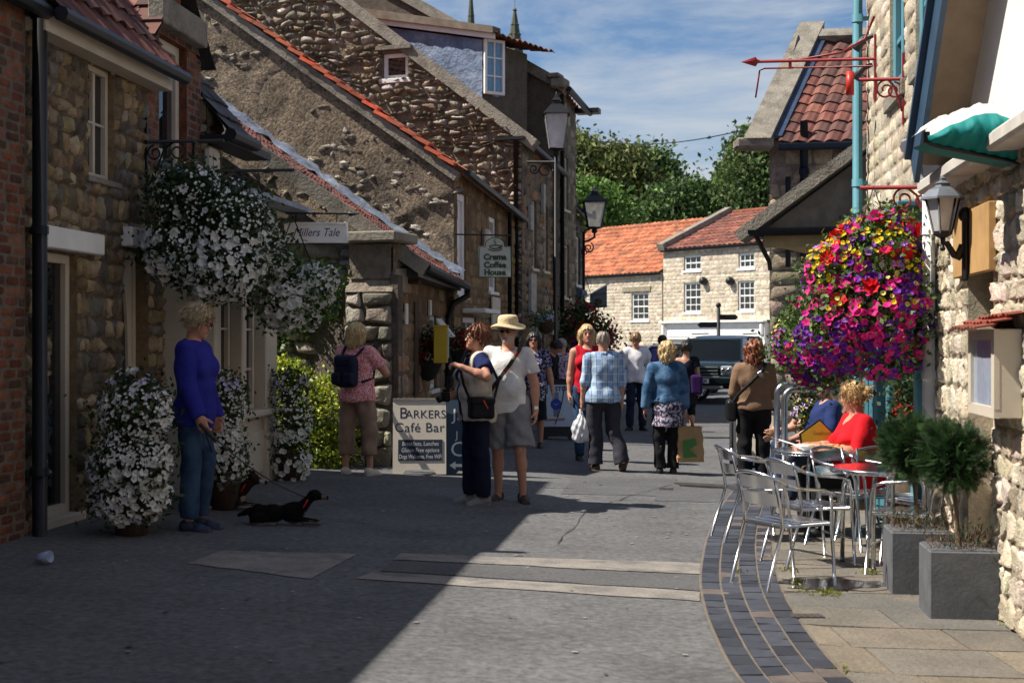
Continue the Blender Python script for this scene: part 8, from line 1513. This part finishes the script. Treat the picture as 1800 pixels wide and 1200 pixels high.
def car(name, label, px, py, theta, L, Wd, H, belt, hood, paint, r=.31, st=None):
    p = gr(px, py); t = thing(name, label, 'car', p, R(theta), group='cars parked beyond the street'); hw = Wd / 2; mb = MB(); a = L / 2
    loft(mb, [(-a, section(hw * .8, .3, .5, .58)), (-a + .12, section(hw * .93, .22, .55, .68)), (-a + .5, section(hw, .2, .62, hood - .06)), (-a + 1.15, section(hw, .2, .68, hood)), (-a + 1.5, section(hw, .2, .7, belt)), (a - .7, section(hw, .2, .72, belt + .02)), (a - .15, section(hw * .96, .25, .7, belt - .02)), (a, section(hw * .86, .35, .6, belt - .12))]); obj('body', mb, paint, t, world=False)
    g = MB(); y0, y1, y2, y3 = -a + 1.1, -a + 1.95, a - .9, a - .2; zt = H - .03; S = lambda y, z, k: [(-hw * k, y, z), (hw * k, y, z)]
    q = {('f', 0): (hw * .9, y0, belt - .02), ('f', 1): (hw * .72, y1, zt), ('r', 1): (hw * .72, y2, zt), ('r', 0): (hw * .9, y3, belt)}
    v = lambda k, s: (q[k][0] * s, q[k][1], q[k][2])
    F_ = lambda i, s: v(i, s); a0, a1, b1, b0 = ('f', 0), ('f', 1), ('r', 1), ('r', 0)
    g.quad(v(a0, -1), v(a0, 1), v(a1, 1), v(a1, -1)); g.quad(v(b0, -1), v(b0, 1), v(b1, 1), v(b1, -1))
    for s in (-1, 1): g.quad(v(a0, s), v(b0, s), v(b1, s), v(a1, s))
    obj('window_glass', g, CARG, t, world=False); mb = MB()
    rows = [[(x * hw * .72 * k, y, zt + dz - .035 * abs(x) ** 3) for x in np.linspace(-1, 1, 9)] for y, k, dz in ((y1 - .03, 1.0, .0), (y1 + .1, 1.02, .02), ((y1 + y2) / 2, 1.03, .035), (y2 - .1, 1.02, .02), (y2 + .05, 1, -.01))]; mb.grid(np.array(rows))
    for s in (-1, 1):
        for A, B in ((a0, a1), (b0, b1)): mb.tube([v(A, s), v(B, s)], .035, n=6)
        m0 = Vector(v(a0, s)).lerp(Vector(v(b0, s)), .5); m1 = Vector(v(a1, s)).lerp(Vector(v(b1, s)), .45); mb.tube([m0, m1], .03, n=6); mb.tube([v(a1, s), v(b1, s)], .03, n=6)
    obj('roof', mb, paint, t, world=False)
    for s in (-1, 1):
        mb = MB(); mb.ball((s * hw * .72, -a + .1, .6), (.14, .06, .07), n=10, m=6); obj('headlight', mb, LGLASS, t, world=False); mb = MB(); mb.box((s * (hw + .07), y0 + .3, belt + .06), (.16, .1, .12), bev=.03); obj('mirror', mb, paint, t, world=False)
        for yy in (-a + .8, a - .75): wheel(t, s * (hw - .1), yy, r, .2)
    mb = MB(); mb.box((0, -a - .005, .4), (.52, .02, .11)); mb.box((0, -a + .0, .55), (.7, .03, .1)); obj('grille', mb, BLACKP, t, world=False)
    return t
SILV = mat('silver car paint', (.5, .53, .57), rough=.25, metal=.5, coat=1, var=.02); BLUEP = mat('dark blue car paint', (.02, .035, .08), rough=.25, metal=.3, coat=1, var=.02); GRNP = mat('dark green car paint', (.004, .014, .017), rough=.3, metal=.2, coat=1, var=.03)
car('silver_car', 'silver hatchback seen from the side behind the walking people', 1130, 703, -68, 4.1, 1.74, 1.5, .92, .86, SILV)
car('blue_car', 'dark blue car parked behind the green off road car', 1188, 692, -24, 4.3, 1.78, 1.55, .95, .9, BLUEP)
# green off-road car
p = gr(1272, 707); t = thing('off_road_car', 'dark green boxy off road car with a white number plate facing us', 'car', (p.x, p.y + .9, p.z), R(-20), scale=.93, group='cars parked beyond the street'); hw = .96; a = 2.42
def sec4(k, zb, zs, zt, crown=.02): return section(hw * k, zb, zs, zt, crown, .94)
mb = MB(); loft(mb, [(-a, sec4(.93, .5, .85, .98)), (-a + .06, sec4(.97, .48, .9, 1.07)), (-a + .25, sec4(.99, .46, .95, 1.12, .04)), (-a + .8, sec4(1, .44, 1.0, 1.16, .04)), (-a + 1.32, sec4(1, .44, 1.02, 1.2, .03)), (a - .1, sec4(1, .44, 1.05, 1.2, .02)), (a, sec4(.97, .5, 1.0, 1.18))]); obj('body', mb, GRNP, t, world=False)
g = MB(); y0, y1, y2 = -a + 1.25, -a + 1.95, a - .06; zt = 1.80
A0, A1, B1, B0 = (hw * .93, y0, 1.18), (hw * .8, y1, zt), (hw * .82, y2 - .12, zt + .02), (hw * .94, y2, 1.2); mv = lambda q, s: (q[0] * s, q[1], q[2])
g.quad(mv(A0, -1), mv(A0, 1), mv(A1, 1), mv(A1, -1)); g.quad(mv(B0, -1), mv(B0, 1), mv(B1, 1), mv(B1, -1))
for s in (-1, 1): g.quad(mv(A0, s), mv(B0, s), mv(B1, s), mv(A1, s))
obj('window_glass', g, CARG, t, world=False); mb = MB(); rows = [[(x * hw * .82, y, z - .03 * abs(x) ** 4) for x in np.linspace(-1, 1, 9)] for y, z in ((y1 - .06, zt - .03), (y1 + .05, zt + .03), (y1 + 1.0, zt + .06), (y1 + 1.1, zt + .1), (y2 - .1, zt + .1), (y2 + .02, zt))]; mb.grid(np.array(rows))
for s in (-1, 1):
    for q0, q1, w in ((A0, A1, .05), (B0, B1, .07)): mb.tube([mv(q0, s), mv(q1, s)], w, n=6)
    for f in (.34, .66): mb.tube([Vector(mv(A0, s)).lerp(Vector(mv(B0, s)), f), Vector(mv(A1, s)).lerp(Vector(mv(B1, s)), f)], .04, n=6)
obj('roof', mb, GRNP, t, world=False)
mb = MB(); mb.box((0, -a - .02, .92), (1.0, .05, .26), bev=.02); gr0 = obj('grille', mb, BLACKP, t, world=False); mb = MB()
for z in (.83, .92, 1.01): mb.box((0, -a - .05, z), (.98, .03, .035), bev=.008)
obj('grille_bar', mb, mat('pale green metal', (.16, .22, .2), rough=.3, metal=.6), gr0, world=False)
for s in (-1, 1):
    mb = MB(); mb.box((s * .72, -a + .02, .92), (.34, .1, .28), bev=.04); hl_ = obj('headlight', mb, mat('headlight lens', (.4, .45, .47), rough=.08, metal=.4, var=.2), t, world=False); mb = MB()
    for dx in (-.08, .08): mb.lathe([(.07, 0), (.075, .03), (.06, .035)], (s * .72 + dx, -a - .03, .93), n=14, M=Matrix.Rotation(R(90), 3, 'X'))
    obj('lamp_ring', mb, STEEL, hl_, world=False)
    mb = MB(); mb.box((s * 1.08, y0 + .25, 1.28), (.22, .14, .24), bev=.05); obj('mirror', mb, BLACKP, t, world=False)
    for yy in (-1.5, 1.38): wheel(t, s * .82, yy, .37, .26)
    mb = MB(); mb.tube([(s * .74, y1 + .3, zt + .13), (s * .74, y2 - .3, zt + .16)], .02, n=6); obj('roof_rail', mb, BLACKP, t, world=False)
mb = MB(); mb.box((0, -a - .06, .66), (1.86, .22, .22), bev=.05); mb.box((0, -a + .02, .5), (1.7, .16, .14), bev=.03); obj('bumper', mb, GRNP, t, world=False); mb = MB(); mb.box((0, -a - .1, .47), (1.3, .1, .1), bev=.02); mb.box((0, -a - .175, .77), (1.1, .01, .03)); obj('skid_plate', mb, mat('grey plastic', (.18, .19, .19)), t, world=False)
mb = MB(); mb.box((0, -a - .18, .645), (.54, .015, .125), bev=.003); pl_ = obj('number_plate', mb, mat('white plate', (.82, .82, .8), rough=.4, var=0), t, world=False); mb = MB(); text_mesh('AF55 XJK', .115, (0, -a - .19, .645), (1, 0, 0), Z, (0, -1, 0), .002, mb, (.01, .01, .01), bold=.004, sx=.98); obj('plate_lettering', mb, COLM, pl_, world=False)
mb = MB(); mb.tube([(-.1, y0 + .06, 1.22), (.5, y0 + .1, 1.25)], .012, n=5); mb.tube([(-.75, y0 + .06, 1.22), (-.15, y0 + .1, 1.25)], .012, n=5); obj('wiper', mb, BLACKP, t, world=False)
